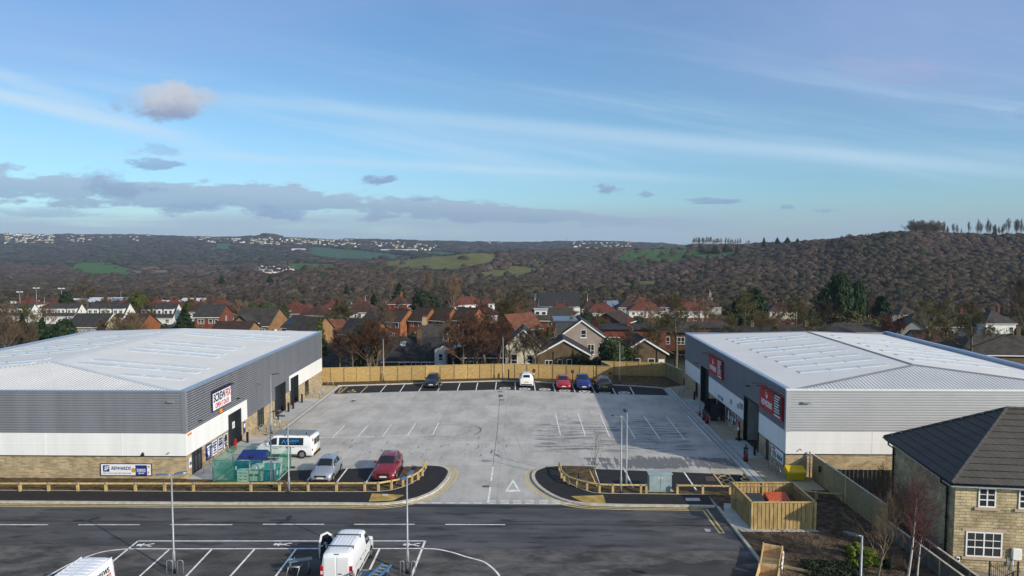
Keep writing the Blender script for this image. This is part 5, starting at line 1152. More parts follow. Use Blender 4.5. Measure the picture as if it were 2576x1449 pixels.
def car(name,label,loc,rz,paint,L,W,Hh,roofrails=False,grille=True,hood=.93,rear=-.80,lights=None,tailhigh=False,cat='car',bump=True,nose=.70,plates=(True,.62)):
    h=L/2; st=hatch(L,W,Hh,hood,nose,rear=rear)
    win=[([(h*.28,h*.20),(h*.06,h*.02),(-h*.10,-h*.10)],4.12,4.9),([(-h*.15,-h*.15),(-h*.35,-h*.33),(-h*.55,-h*.48)],4.12,4.88)]
    lt=[(h*.955,h*.74,3.55,4.25)] if not lights else lights
    tl=[(-h*.90,-h*.975,3.1,4.5)] if tailhigh else [(-h*.90,-h*.98,3.0,4.2)]
    root,B=vehicle(name,label,cat,L,W,st,paint,(h*.62,-h*.63),.33 if Hh>1.52 else .30,(0,0,0),0,win,(h*.37,h*.065),(-h*(-rear-.01),-h*(-rear+.135)),lt,tl,plates)
    b=MB(); b.rbox(h-.03,h+.022,-W*.27,W*.27,.50,.66 if Hh<1.55 else .74,.015); b.build('grille',MT['trim'],root)
    b=MB(); b.rbox(h-.05,h+.012,-W*.36,W*.36,.24,.37,.015); b.build('lower_intake',MT['trim'],root)
    b=MB(); b.box(h+.005,h+.034,-.12,.12,.585,.615); b.build('badge_bar',MT['chrome'],root)
    b=MB(); b.rbox(-h-.02,-h+.04,-W*.38,W*.38,.26,.42,.015); b.build('rear_bumper_trim',MT['trim'],root)
    b=MB(); b.box(-h*.4,-h*.37,-.02,.02,Hh+.0,Hh+.07); b.build('aerial',MT['trim'],root)
    if roofrails:
        for sd in (1,-1):
            b=MB(); b.tube([B.at(h*.0,5.9,sd)+Vector((0,0,.03)),B.at(-h*.3,5.9,sd)+Vector((0,0,.06)),B.at(-h*.66,5.9,sd)+Vector((0,0,.03))],.025,6); b.build('roof_rail',MT['chrome' if paint!='p_slate' else 'trim'],root)
    move(root,loc,rz); return root
def gp2(c,x,y): return G(*D(c,x,y))
q=gp2('2a',850,1328); car('parked_car','small silver hatchback facing the knee rail, left of the crimson car',(q[0]+.03,q[1]+1.95,.01),R(-90),'p_silver',3.72,1.66,1.50,hood=.95,nose=.74)
q=gp2('2a',1445,1312); car('parked_car','crimson crossover parked nose to the rail beside the curved fence',(q[0]+.0,q[1]+2.15,.01),R(-90),'p_crimson',4.28,1.80,1.55,True,hood=1.0,nose=.78)
q=gp2('8a',275,258); car('parked_car','black hatchback facing the yard alone on the left of the far bays',(q[0],q[1]+2.0,.01),R(-90),'p_jet',3.98,1.74,1.49)
q=gp2('8a',1355,245); car('parked_car','white crossover parked rear out by the middle lamp post',(q[0],q[1]+2.25,.01),R(90),'p_pearl',4.45,1.84,1.68,True,hood=1.05,rear=-.82,tailhigh=True,nose=.8)
q=gp2('8a',1775,276); car('parked_car','bright red hatchback facing the yard, second from the white crossover',(q[0],q[1]+2.15,.01),R(-90),'p_scarlet',4.30,1.78,1.43,hood=.92)
q=gp2('8a',2005,281); car('parked_car','bright blue small crossover between the red and the dark cars',(q[0],q[1]+2.05,.01),R(-90),'p_cobalt',4.10,1.76,1.65,True,hood=1.08,nose=.84)
q=gp2('8a',2242,300); car('parked_car','dark grey crossover parked rear out in the building shadow',(q[0],q[1]+2.3,.01),R(90),'p_slate',4.60,1.86,1.69,True,hood=1.05,rear=-.83,tailhigh=True,nose=.8)
# --- vans
def van_st(L,W,Hh,hoodz=1.05,cowl=.62,roof=.36,sill=.22):
    h=L/2
    return [(h,sill+.04,.56,.68,.76,.72,.60),(h*.97,sill,.72,.82,.93,.90,.76),(h*.88,sill,.92,hoodz-.04,.98,.96,.84),(h*(cowl+.05),sill,1.06,hoodz+.10,1.0,.97,.82),(h*roof,sill,1.08,Hh-.05,1.0,.98,.80),(h*(roof-.12),sill,1.08,Hh-.01,1.0,.98,.815),(h*-.2,sill,1.08,Hh,1.0,.98,.82),(h*-.85,sill,1.08,Hh,1.0,.98,.82),(-h*.95,sill,1.08,Hh-.02,.99,.97,.81),(-h*.985,sill,1.06,Hh-.08,.96,.94,.79),(-h,sill+.10,1.0,Hh-.2,.92,.90,.76)]
# signwritten crew van
q0=gp2('2a',350,1086); q1=gp2('2a',690,1076)
vx,vy=(q0[0]+q1[0])/2,(q0[1]+q1[1])/2+.98
L,W=5.1,1.92; h=L/2; st=van_st(L,W,1.92)
root,B=vehicle('crew_van','white crew van with bright blue lettering on dark side glass and a roof rack','van',L,W,st,'p_vanwhite',(1.55,-1.55),.34,(0,0,0),0,
   [([(h*.60,h*.50),(h*.45,h*.38),(h*.24,h*.24)],4.1,4.86),([(h*.17,h*.17),(-h*.1,-h*.1),(-h*.35,-h*.35),(-h*.66,-h*.66)],4.06,4.86)],(h*.655,h*.385),None,[(h*.96,h*.80,3.5,4.3)],[(-h*.955,-h*.99,3.1,4.9)],(True,.5))
van1=root; SD=-1  # heading is -x so the near side is local +y
b=MB(); b.box(-h-.012,-h+.03,.04,.70,1.12,1.66); b.box(-h-.012,-h+.03,-.70,-.04,1.12,1.66); b.build('rear_window',MT['vglass'],root)
b=MB(); b.box(-h-.035,-h+.2,-.88,.88,.24,.46); b.build('rear_bumper',MT['trim'],root)
b=MB(); b.box(h-.05,h+.03,-.6,.6,.58,.74); b.build('grille',MT['trim'],root)
for sd in (1,-1):
    b=MB(); b.box(-1.2,1.2,*sorted((sd*.955,sd*.975)),.26,.36); b.build('sill_trim',MT['trim'],root)
    b=MB(); b.box(-.42,-.18,*sorted((sd*.955,sd*.972)),.86,1.02); b.build('fuel_flap',MT['galv'],root)
    b=MB(); b.box(-2.1,-.05,*sorted((sd*.958,sd*.968)),1.0,1.015); b.build('door_rail',MT['trim'],root)
b=MB()
for y in np.linspace(-.72,.72,9): b.box(-2.35,1.05,y-.045,y+.045,1.99,2.03)
for x in (-2.25,-1.2,-.1,.95): b.box(x-.03,x+.03,-.80,.80,1.955,1.99)
for x in (-2.2,-.1,1.0):
    for sd in (1,-1): b.box(x-.04,x+.04,sd*.78-.03,sd*.78+.03,1.86,1.99)
b.build('roof_rack',MT['galv'],root); b=MB(); b.tube([(-1.9,.7,2.03),(-1.9,.7,2.22)],.04,6); b.tube([(.3,-.6,2.03),(.3,-.6,2.25)],.03,6); b.build('rack_post',MT['trim'],root)
# letters ride on the window glass
Mm=Matrix.Translation((vx,vy,.01))
def vtext(s_,size,mat,xl,z,sx,bold,k=1):
    cu=bpy.data.curves.new('lettering','FONT'); cu.body=s_; cu.size=size; cu.align_x='CENTER'; cu.align_y='CENTER'; cu.extrude=.002; cu.offset=bold; cu.materials.append(MT[mat]); o=bpy.data.objects.new('lettering',cu); COL.objects.link(o); o.parent=root
    yw=.93 if z>1.25 else .955
    t=(z-1.08)/(1.85-1.08); y=(.98*.96*(1-t)+.82*.96*t)+.022
    o.matrix_local=Matrix.Translation((xl,y,z))@Matrix.Rotation(R(180),4,'Z')@Matrix.Rotation(R(90-9),4,'X')@Matrix.Diagonal((sx,1,1,1))
    return o
vtext('ALLIANCE',.26,'cyan',-.74,1.48,.92,.004); vtext('PROPERTY',.10,'cyan',-.78,1.30,1.3,.0)
b=MB()
for dz in (0,.09):
    P=[(.26-dz*.4,.0),(.02,.44),(-.22+dz*.4,.0),(-.15+dz*.2,.0),(.02,.33),(.19-dz*.2,.0)]
    b.add([(x_+.0,.0,0) for x_,z_ in []],[])
tri_=[(.26,0),(.04,.36),(-.18,0),(-.11,0),(.04,.25),(.18,0),(.26,0)]
vv=[]
for x_,z_ in tri_[:6]:
    z=1.24+z_; t=(z-1.08)/.77; vv.append((x_-.02,(.98*.96*(1-t)+.82*.96*t)+.02,z))
b=MB(); b.add(vv,[(0,1,4,5),(1,2,3,4)]); b.build('peak_logo',MT['cyan'],root)
b=MB(); b.box(.45,1.0,.957,.972,.88,.90); b.box(.5,.95,.957,.972,.83,.845); b.build('small_print',MT['trim'],root)
move(root,(vx,vy,.01),R(180)-.03)
# plain panel van seen from behind, driver door open
L,W=4.95,1.78; h=L/2; st=van_st(L,W,1.95)
vxp=-9.86; vyp=36.3+h
root,B=vehicle('panel_van','plain white panel van seen from behind with its left front door open','van',L,W,st,'p_vanwhite',(h-.95,-h+.95),.33,(0,0,0),0,[([(h*.58,h*.46),(h*.42,h*.36),(h*.22,h*.22)],4.12,4.86)],(h*.655,h*.385),None,[(h*.96,h*.80,3.5,4.3)],[],(True,.60))
for sd in (1,-1):
    b=MB(); b.rbox(-h-.03,-h+.07,*sorted((sd*.70,sd*.86)),.62,1.32,.02); tlp=b.build('tail_light',MT['tail'],root); b=MB(); b.rbox(-h-.038,-h+.0,*sorted((sd*.715,sd*.845)),.86,1.04,.01); b.build('reverse_lens',MT['lens'],tlp)
    b=MB(); b.rbox(-h-.018,-h+.04,*sorted((sd*.012,sd*.69)),.50,1.80,.03); rd=b.build('rear_door',MT['p_vanwhite'],root)
    b=MB(); b.rbox(-h-.026,-h-.016,*sorted((sd*.06,sd*.62)),1.08,1.70,.006); b.build('door_panel',MT['p_vanwhite'],rd)
    b=MB(); b.box(-1.7,-.35,*sorted((sd*.875,sd*.905)),.50,.58); b.box(-.15,1.0,*sorted((sd*.875,sd*.905)),.50,.58); b.build('side_strip',MT['trim'],root)
    b=MB(); b.box(-1.95,-.05,*sorted((sd*.872,sd*.884)),1.0,1.012); b.box(-.06,-.048,*sorted((sd*.872,sd*.884)),.4,1.05); b.build('door_rail',MT['trim'],root)
b=MB(); b.rbox(-h-.06,-h+.15,-.84,.84,.28,.46,.03); b.build('rear_bumper',MT['trim'],root)
b=MB(); b.box(-h-.05,-h-.02,-.30,-.10,.88,.92); b.build('door_handle',MT['trim'],root)
b=MB(); b.box(-h-.03,-h-.012,.28,.62,.70,.735); b.box(-h-.03,-h-.012,-.62,-.22,.70,.735); b.build('badge_bar',MT['chrome'],root)
b=MB(); b.rbox(-h+.05,-h+.12,-.14,.14,1.87,1.93,.01); b.build('brake_light',MT['trim'],root)
for x in (-h+.85,-h+2.35):
    b=MB(); b.tube([(x,-.74,2.04),(x,.74,2.04)],.028,6)
    for sd in (1,-1): b.tube([(x,sd*.70,1.88),(x,sd*.70,2.04)],.03,6)
    b.build('roof_bar',MT['trim'],root)
b=MB()
for y in np.linspace(-.48,.48,6): b.box(-h+.5,h*.2,y-.03,y+.03,1.963,1.975)
b.build('roof_swage',MT['p_vanwhite'],root)
# open front door, hinged at the front edge, swung out to the left
b=MB(); hx,hy=h*.34,W/2; ang=R(72)
def dp(a,z): return (hx-a*math.cos(ang),hy+a*math.sin(ang),z)
pan=[(0,.35),(1.02,.35),(1.05,1.05),(.92,1.70),(.55,1.82),(.25,1.60),(0,1.10)]
hole=[(.14,1.12),(.95,1.12),(.84,1.64),(.55,1.73),(.32,1.55)]
nx=(math.sin(ang)*.05,math.cos(ang)*.05)
def loop(P,o): return [(dp(a,z)[0]+nx[0]*o,dp(a,z)[1]+nx[1]*o,z) for a,z in P]
outer=[(0,.35),(1.02,.35),(1.05,1.08),(.0,1.08)]
v0=loop(outer,0)+loop(outer,1); b.add(v0,[(0,1,2,3),(7,6,5,4),(0,4,5,1),(1,5,6,2),(2,6,7,3),(3,7,4,0)])
fr=[(1.05,1.08),(.92,1.70),(.55,1.84),(.25,1.62),(0,1.08)]; fi=[(.93,1.08),(.82,1.62),(.55,1.73),(.33,1.54),(.14,1.08)]
v1=loop(fr,0)+loop(fi,0)+loop(fr,1)+loop(fi,1)
for i in range(4): b.add([v1[i],v1[i+1],v1[5+i+1],v1[5+i],v1[10+i],v1[11+i],v1[16+i],v1[15+i]],[(0,1,2,3),(7,6,5,4),(0,4,5,1),(3,2,6,7)])
dr=b.build('open_door',MT['p_vanwhite'],root); b=MB(); b.add(loop(fi,.5),[(0,1,2,3,4),]); b.build('door_glass',MT['vglass'],dr)
move(root,(vxp,vyp,0),R(90)-.02)
# furniture van, only roof and side in view
L,W=5.6,2.0; h=L/2; st=van_st(L,W,2.42,1.15,.70,.46)
root,B=vehicle('panel_van','tall white van with red tile shop lettering, at the bottom left','van',L,W,st,'p_vanwhite',(1.7,-1.6),.35,(0,0,0),0,[([(h*.68,h*.58),(h*.5,h*.45),(h*.32,h*.32)],4.12,4.8)],(h*.73,h*.48),None,[(h*.96,h*.84,3.5,4.3)],[(-h*.955,-h*.99,3.1,4.6)],(True,.6))
b=MB()
for x in np.linspace(-h+.45,h*.35,11):
    for sd in (1,-1): b.box(x-.05,x+.05,*sorted((sd*.10,sd*.70)),2.42,2.447)
b.build('roof_swage',MT['p_vanwhite'],root)
b=MB()
for sd in (1,-1): b.box(-h+.1,h*.42,*sorted((sd*.755,sd*.79)),2.375,2.425)
b.build('roof_gutter',MT['p_vanwhite'],root)
for sd in (1,-1):
    b=MB(); b.box(-h+.02,-h+.06,*sorted((sd*.02,sd*.80)),.5,2.2); b.build('rear_door',MT['p_vanwhite'],root)
b=MB(); b.box(-h-.015,-h+.02,-.78,.78,2.10,2.30); b.build('rear_seal',MT['trim'],root)
def vside(s_,size,mat,xl,z,sx,bold):
    cu=bpy.data.curves.new('lettering','FONT'); cu.body=s_; cu.size=size; cu.align_x='RIGHT'; cu.align_y='CENTER'; cu.extrude=.002; cu.offset=bold; cu.shear=.15; cu.materials.append(MT[mat]); o=bpy.data.objects.new('lettering',cu); COL.objects.link(o); o.parent=root
    t=(z-1.08)/(2.35-1.08); y=.98*(1-t)+.82*t+.03
    # heading is -y, the visible side is local +y
    o.matrix_local=Matrix.Translation((xl,y,z))@Matrix.Rotation(R(180),4,'Z')@Matrix.Rotation(R(90-7.5),4,'X')@Matrix.Diagonal((sx,1,1,1))
vside('ANDREWS',.36,'trim',-h+.55,1.98,.9,.006)
b=MB(); t0=(1.50-1.08)/1.27; y0=.98*(1-t0)+.82*t0+.018; t1=(1.80-1.08)/1.27; y1=.98*(1-t1)+.82*t1+.018; b.add([(-h+2.9,y0,1.50),(-h+.45,y0,1.50),(-h+.45,y1,1.80),(-h+2.9,y1,1.80)],[(0,1,2,3)]); b.build('red_strip',MT['red'],root)
vside('MARBLES & TILES',.25,'signwhite',-h+.5,1.65,.88,.004)
b=MB(); 
for k,(dx) in enumerate((0,.2)):
    zz=[(-h+2.50-dx,1.84),(-h+2.35-dx,1.84),(-h+2.20-dx,1.99),(-h+2.35-dx,2.14),(-h+2.50-dx,2.14),(-h+2.35-dx,1.99)]
    b.add([(x_,.98*(1-(z-1.08)/1.27)+.82*((z-1.08)/1.27)+.02+.001*k,z) for x_,z in zz],[(0,1,2,5),(5,2,3,4)],k)
b.build('chevron_logo',[MT['gold'],MT['redtxt']],root)
move(root,(-21.69,34.85-h,0),R(-90))
# dark blue van carrying a ladder, mostly below the frame
L,W=4.4,1.75; h=L/2; st=van_st(L,W,1.86)
root,B=vehicle('small_van','dark blue van at the bottom edge carrying a ladder on its roof','van',L,W,st,'p_ink',(1.35,-1.35),.31,(0,0,0),0,[([(h*.58,h*.46),(h*.42,h*.36),(h*.22,h*.22)],4.12,4.86)],(h*.655,h*.385),None,[(h*.96,h*.80,3.5,4.3)],[(-h*.955,-h*.99,3.1,4.9)],(True,.6))
b=MB(); b.rbox(-h+.02,-h+.10,-.70,.70,1.78,1.90,.02); b.build('roof_spoiler',MT['galv'],root)
move(root,(-7.5,34.75-h,0),R(-90))
t=thing('ladder','blue and aluminium ladder tied on the dark blue van roof','ladder',(-7.3,35.2,1.95)); lx,ly=-7.2,33.6
b=MB()
a0=Vector((-8.1,31.2,1.98)); a1=Vector((-6.95,34.95,2.0)); d=(a1-a0).normalized(); s_=d.cross(Vector((0,0,1))).normalized()*.24
for k in (1,-1):
    bb=MB(); p=a0+s_*k; q=a1+s_*k; u=Vector((0,0,.1)); w_=s_.normalized()*.035
    bb.add([p-w_,p+w_,q+w_,q-w_,p-w_+u,p+w_+u,q+w_+u,q-w_+u],[(0,3,2,1),(4,5,6,7),(0,1,5,4),(1,2,6,5),(2,3,7,6),(3,0,4,7)]); bb.build('rail',MT['ladder'],t)
for i in range(12):
    m_=a0+(a1-a0)*(i+.5)/12+Vector((0,0,.05)); bb=MB(); bb.add([m_-s_-d*.06+Vector((0,0,k)) for k in (-.02,.02)]+[m_+s_-d*.06+Vector((0,0,k)) for k in (-.02,.02)]+[m_-s_+d*.06+Vector((0,0,k)) for k in (-.02,.02)]+[m_+s_+d*.06+Vector((0,0,k)) for k in (-.02,.02)],[(0,2,3,1),(4,5,7,6),(1,3,7,5),(0,4,6,2),(0,1,5,4),(2,6,7,3)]); bb.build('rung',MT['rung'],t)
# ---------------------------------------------------------------- person at the open van door
def person(label,x,y,rz):
    t=thing('person',label,'person',(x,y,0),rz)
    J=[(0,0,.93),(0,.0,1.15),(.03,0,1.38),(.06,0,1.50),(.10,0,1.62),(.11,0,1.70),  # spine to head
       (0,.10,.90),(.03,.11,.50),(-.02,.11,.09),(.12,.13,.04), (0,-.10,.90),(.05,-.11,.50),(.02,-.11,.09),(.16,-.13,.04),
       (.03,.20,1.42),(.10,.27,1.16),(.33,.22,1.08),(.03,-.20,1.42),(.10,-.27,1.16),(.34,-.18,1.10)]
    E=[(0,1),(1,2),(2,3),(3,4),(4,5),(0,6),(6,7),(7,8),(8,9),(0,10),(10,11),(11,12),(12,13),(2,14),(14,15),(15,16),(2,17),(17,18),(18,19)]
    Rr=[.17,.16,.19,.07,.10,.08,.12,.085,.06,.05,.12,.085,.06,.05,.085,.062,.042,.085,.062,.042]
    me=bpy.data.meshes.new('body'); me.from_pydata(J,E,[]); o=bpy.data.objects.new('body',me); COL.objects.link(o); o.parent=t
    sk=o.modifiers.new('skin','SKIN'); 
    if not me.skin_vertices: 
        bpy.context.view_layer.objects.active=o
    for i,r in enumerate(Rr):
        me.skin_vertices[0].data[i].radius=(r,r*(1.15 if i in (0,1,2) else 1)) if i in (0,1,2) else (r,r)
    me.skin_vertices[0].data[0].use_root=True
    o.modifiers.new('sub','SUBSURF').levels=2; o.modifiers['sub'].render_levels=2
    me.materials.append(MT['cloth']); XF[o.name]=XF[t.name]
    def loc(p): return Matrix.Translation((x,y,0))@Matrix.Rotation(rz,4,'Z')@Vector(p)
    b=MB(); b.lathe(loc((.11,0,1.53)),[(.02,0),(.065,.02),(.088,.08),(.092,.13),(.08,.19),(.03,.225)],12); hd=b.build('head',MT['skin'],t)
    b=MB(); b.tube([loc((.19,0,1.61)),loc((.235,0,1.60))],[.012,.016],6); b.tube([loc((.20,.035,1.645)),loc((.202,.036,1.645))],[.012,.012],6); b.tube([loc((.20,-.035,1.645)),loc((.202,-.036,1.645))],[.012,.012],6)
    for sd in (1,-1): b.tube([loc((.11,sd*.088,1.60)),loc((.11,sd*.10,1.66))],.016,6)
    b.tube([loc((.195,-.025,1.565)),loc((.195,.025,1.565))],.006,5); b.build('face_features',MT['skin'],hd)
    b=MB(); b.lathe(loc((.105,0,1.655)),[(.098,0),(.100,.05),(.085,.10),(.03,.125)],12); b.tube([loc((.17,0,1.67)),loc((.27,0,1.655))],[.07,.05],8); b.build('cap',MT['capblue'],t)
    for sd,w_ in ((1,(.33,.22,1.08)),(-1,(.34,-.18,1.10))):
        b=MB(); p=Vector(w_); b.tube([loc(p),loc(p+Vector((.05,0,-.005))),loc(p+Vector((.09,0,-.01)))],[.028,.038,.034],8)
        for k,(dy,ln) in enumerate(((-.03,.062),(-.01,.075),(.011,.07),(.03,.055))):
            f0=p+Vector((.085,dy,-.012)); b.tube([loc(f0),loc(f0+Vector((ln*.55,dy*.2,-.008))),loc(f0+Vector((ln,dy*.3,-.03)))],[.010,.009,.007],5)
        f0=p+Vector((.03,-sd*.03,-.005)); b.tube([loc(f0),loc(f0+Vector((.035,-sd*.035,-.01))),loc(f0+Vector((.065,-sd*.04,-.025)))],[.011,.010,.008],5)
        b.build('hand',MT['skin'],t)
    return t
q=G(*D('6a',960,1449+60)); person('person in black jacket and blue cap standing at the open door of the white van',-11.12,38.15,R(50))
# metal trolley lying by the van
t=thing('trolley','grey metal flat trolley with tubular handle standing left of the white van','trolley',(-12.6,37.9,0))
b=MB(); b.cbox((-12.45,38.30,.72),(1.25,.62,.05),R(20),0,R(-12)); b.build('platform',M('dull_steel',(.16,.19,.21),.45,.5,.3,5),t)
b=MB(); b.cbox((-13.0,38.2,.78),(.30,.10,.05),R(20)); b.build('label_plate',M('pale_blue_plate',(.16,.33,.55),.5,0,0),t)
b=MB(); 
for dx in (0,.62): b.tube([(-13.0+dx,37.4-.1*dx,.05),(-12.9+dx,37.65-.1*dx,.62),(-12.8+dx,37.95-.1*dx,.70)],.022,6)
b.tube([(-13.0,37.65,.62),(-12.3,37.57,.62)],.022,6); b.tube([(-12.9,37.65,.66),(-12.25,37.6,.66)],.022,6); b.build('handle',MT['galv'],t)
for dx,dy in ((-.5,0),(.5,.3),(-.4,.45),(.55,-.1)):
    b=MB(); b.tube([(-12.5+dx,38.15+dy,.08),(-12.46+dx,38.15+dy,.08)],.08,10); b.build('wheel',MT['tyre'],t); 
b=MB()
for dx,dy in ((-.5,0),(.5,.3),(-.4,.45),(.55,-.1)): b.tube([(-12.48+dx,38.15+dy,.08),(-12.48+dx,38.15+dy,.72)],.02,6)
b.build('leg',MT['galv'],t)
# ---------------------------------------------------------------- street furniture
def lamp(label,x,y,h,double,hz,ang=0.0,grp=None,z0=0.0):
    t=thing('street_lamp',label,'street lamp',(x,y,z0),0,grp)
    b=MB(); b.tube([(x,y,z0-.1),(x,y,z0+1.2),(x,y,z0+1.25),(x,y,z0+h)],[.085,.085,.055,.045],10); b.build('pole',MT['lampgrey'],t)
    b=MB(); b.tube([(x,y,z0),(x,y,z0+.25)],.1,10); b.build('base_sleeve',MT['black'],t)
    b=MB(); b.box(x-.05,x+.05,y-.092,y-.08,z0+.45,z0+.95); b.build('access_door',MT['galv'],t)
    for sd in ((1,-1) if double else (1,)):
        c,s_=math.cos(ang)*sd,math.sin(ang)*sd
        def P(a,bb,z): return (x+c*a-s_*bb,y+s_*a+c*bb,z)
        b=MB(); b.tube([(x,y,z0+h-.04),P(.25,0,z0+h+.03)],.035,8); arm=b.build('arm',MT['lampgrey'],t)
        b=MB(); n=[]; 
        for a,w_,z in ((.16,.06,hz),(.26,.13,hz+.01),(.62,.14,hz+.05),(.78,.09,hz+.06)): n.append((a,w_,z))
        vs=[];fs=[]
        for a,w_,z in n:
            for bb,dz in ((-w_,0),(w_,0),(w_*.8,.07),(-w_*.8,.07)): vs.append(P(a,bb,z0+h+z+dz))
        for i in range(3):
            for k in range(4): fs.append((i*4+k,i*4+(k+1)%4,i*4+4+(k+1)%4,i*4+4+k))
        fs+= [(3,2,1,0),(12,13,14,15)]; b.add(vs,fs); b.build('lamp_head',MT['door'] if not double else MT['bluegrey'],t)
    return t
MT['bluegrey']=M('blue_grey_lamp',(.10,.15,.25),.4,.3,.1,4)
lamp('tall twin-headed lamp post left of the front bays, in front of the stone wall',*G(437.7+.9,1441),5.55,True,.0,R(20))
lamp('tall twin-headed lamp post near the white van, in front of the crimson car',*G(1025.8,1441),5.45,True,.0,R(75))
lamp('lamp post on the black footway in front of the silver car',*G(727.2,1239.2,.1),5.75,False,.0,R(190))
lamp('lamp post behind the knee rail at the corner of the green netting',*G(683.2,1225.5),5.72,False,.0,R(15))
lamp('lamp post on the paving halfway along the left warehouse',*G(683.8,1091.5),5.75,False,.0,R(10))
lamp('lamp post on the footway between the sapling and the grey cabinet',*G(1562,1238.5,.1),5.75,False,.0,R(190))
lamp('lamp post in the verge just right of its twin by the cabinet',*G(1575.5,1229.5),5.75,False,.0,R(100))
lamp('lamp post on the paving beside the shaded wall of the right warehouse',*G(1760,1045),5.55,False,.0,R(170))
lamp('lamp post at the back fence near the black hatchback',*G(965,960.5),5.75,False,.0,R(-90))
lamp('lamp post at the back fence left of the white crossover',*G(1265.5,955.6),5.8,False,.0,R(-90))
lamp('lamp post by the back fence in the building shadow at its right end',*G(1558.4,965.6),5.45,False,.0,R(-90))
lamp('lamp post with a long flat head beside the young trees, bottom right',15.41,31.87,5.0,False,-.02,R(165),None)
def bollard(label,x,y,m='black',h=1.0,r=.09,grp=None):
    t=thing('bollard',label,'bollard',(x,y,0),0,grp); b=MB(); b.rbox(x-r,x+r,y-r,y+r,0,h,.02); b.build('post',MT[m],t); b=MB(); b.box(x-r*1.02,x+r*1.02,y-r*1.02,y+r*1.02,h*.80,h*.86); b.build('band',MT['trim'],t); return t
for lb,x,y,m in (('black bollard left of the first shutter on the left warehouse',-25.45,60.6,'black'),('red bollard next to the black one at the first shutter','-25.6',61.55,'red'),('black bollard right of the first shutter by the blue notice',-25.45,63.9,'black'),('black bollard left of the middle shutter on the left warehouse',-25.6,72.4,'black'),('black bollard right of the middle shutter on the left warehouse',-25.65,75.9,'black'),('black bollard left of the far shutter on the left warehouse',-25.6,77.3,'black'),('black bollard right of the far shutter on the left warehouse',-25.6,80.4,'black'),
   ('black bollard at the near side of the open loading door',19.95,60.8,'black'),('black bollard at the far side of the open loading door',19.95,65.3,'black'),('black bollard at the near side of the shaded far shutter',19.95,77.2,'black'),('black bollard at the far side of the shaded far shutter',19.95,82.6,'black')):
    bollard(lb,float(x),y,m)
for lb,x,y in (('steel post nearer of two on the buff paving mid left warehouse',-24.25,67.7),('steel post farther of two on the buff paving mid left warehouse',-24.25,69.1),('steel post nearer of two on the far buff paving',-24.3,83.0),('steel post farther of two on the far buff paving',-24.3,84.4),('thin steel post nearer of two by the shaded far paving',18.9,84.2),('thin steel post farther of two by the shaded far paving',18.9,85.6)):
    t=thing('steel_post',lb,'post',(x,y,0)); b=MB(); b.cyl((x,y,0),(x,y,1.0),.05,.05,8); b.lathe((x,y,1.0),[(.05,0),(.045,.02),(.02,.035)],8); b.build('tube',MT['galv'],t)
def hoop(label,x,y,along_y=True,w=.7,h=.75,grp=None,z=0):
    t=thing('cycle_stand',label,'cycle stand',(x,y,z),0,grp); pts=[]
    for i in range(13):
        a=math.pi*i/12; pts.append((-w/2*math.cos(a)*1.0,h-w*.35+w*.35*math.sin(a)))
    pts=[(-w/2,0)]+pts+[(w/2,0)]
    b=MB(); b.tube([(x,y+p,z+q_) if along_y else (x+p,y,z+q_) for p,q_ in pts],.028,8); b.build('hoop',MT['galv'],t)
    return t
def sheff(lst,y=True):
    for lb,x,yy,al in lst: hoop(lb,x,yy,al)
sheff((('steel hoop nearer of two by the stone wall past the first shutter',-25.4,66.6,False),('steel hoop farther of two by the stone wall past the first shutter',-25.4,67.6,False),('steel hoop right of the middle glazed door on the left warehouse',-25.5,70.9,False),('steel hoop at the far end of the left warehouse paving',-24.6,88.9,False),('steel hoop just past the far glazed door on the left warehouse',-25.5,86.2,False),('steel hoop before the far glazed door on the left warehouse',-25.5,83.0,False),('steel hoop by the glazed corner entrance of the left warehouse',-25.2,55.2,False),
 ('shaded steel hoop below the machinery banner',19.9,56.85,True),('steel hoop catching sun near the yellow grit bin',19.95,54.95,True),('shaded steel hoop by the open glazed door',19.7,71.2,True),('shaded steel hoop at the far right paving',19.6,86.5,True)))
for lb,u,v in (('foreground steel hoop left of the left twin-headed lamp',427,1447),('foreground steel hoop right of the left twin-headed lamp',454,1447),('foreground steel hoop left of the right twin-headed lamp',1011.5,1449),('foreground steel hoop right of the right twin-headed lamp',1040,1449)):
    q=G(u,v); hoop(lb,q[0],q[1],False,.32 if 'left twin' in lb else .2,.85)
def tallcan(label,c,x,y):
    q=G(*D(c,x,y)); t=thing('display_barrel',label,'display stand',(q[0],q[1],0)); x_,y_=q
    b=MB(); b.cyl((x_,y_,0),(x_,y_,.28),.19,.19,12); b.build('base',MT['black'],t); b=MB(); b.cyl((x_,y_,.28),(x_,y_,.62),.19,.19,12); b.build('red_band',MT['red'],t)
    b=MB(); b.cyl((x_,y_,.62),(x_,y_,1.12),.19,.19,12); b.build('print_band',MT['bin_dark'],t); b=MB(); 
    for k in range(4): b.box(x_-.13,x_+.13,y_-.2,y_-.185,.70+k*.1,.74+k*.1)
    b.build('print',MT['galv'],t); b=MB(); b.lathe((x_,y_,1.12),[(.19,0),(.17,.04),(.06,.07),(.05,.30),(.03,.36)],12); b.build('nozzle',MT['black'],t)
tallcan('dark barrel stand with a red band alone on the near shaded paving','6b',490,1215); tallcan('dark barrel stand with a red band, right of a pair','6b',67,800); tallcan('dark barrel stand with a red band, left of a pair','6b',35,766)
q=G(*D('6b',412,975)); t=thing('feather_flag','red and white upright advertising flag on a black base beside the loading door','flag',(q[0],q[1],0))
b=MB(); b.lathe((q[0],q[1],0),[(.34,0),(.34,.05),(.25,.12),(.08,.14)],14); b.build('base',MT['black'],t); b=MB(); b.cyl((q[0],q[1],.1),(q[0],q[1],2.0),.018,.012,6); b.build('pole',MT['galv'],t)
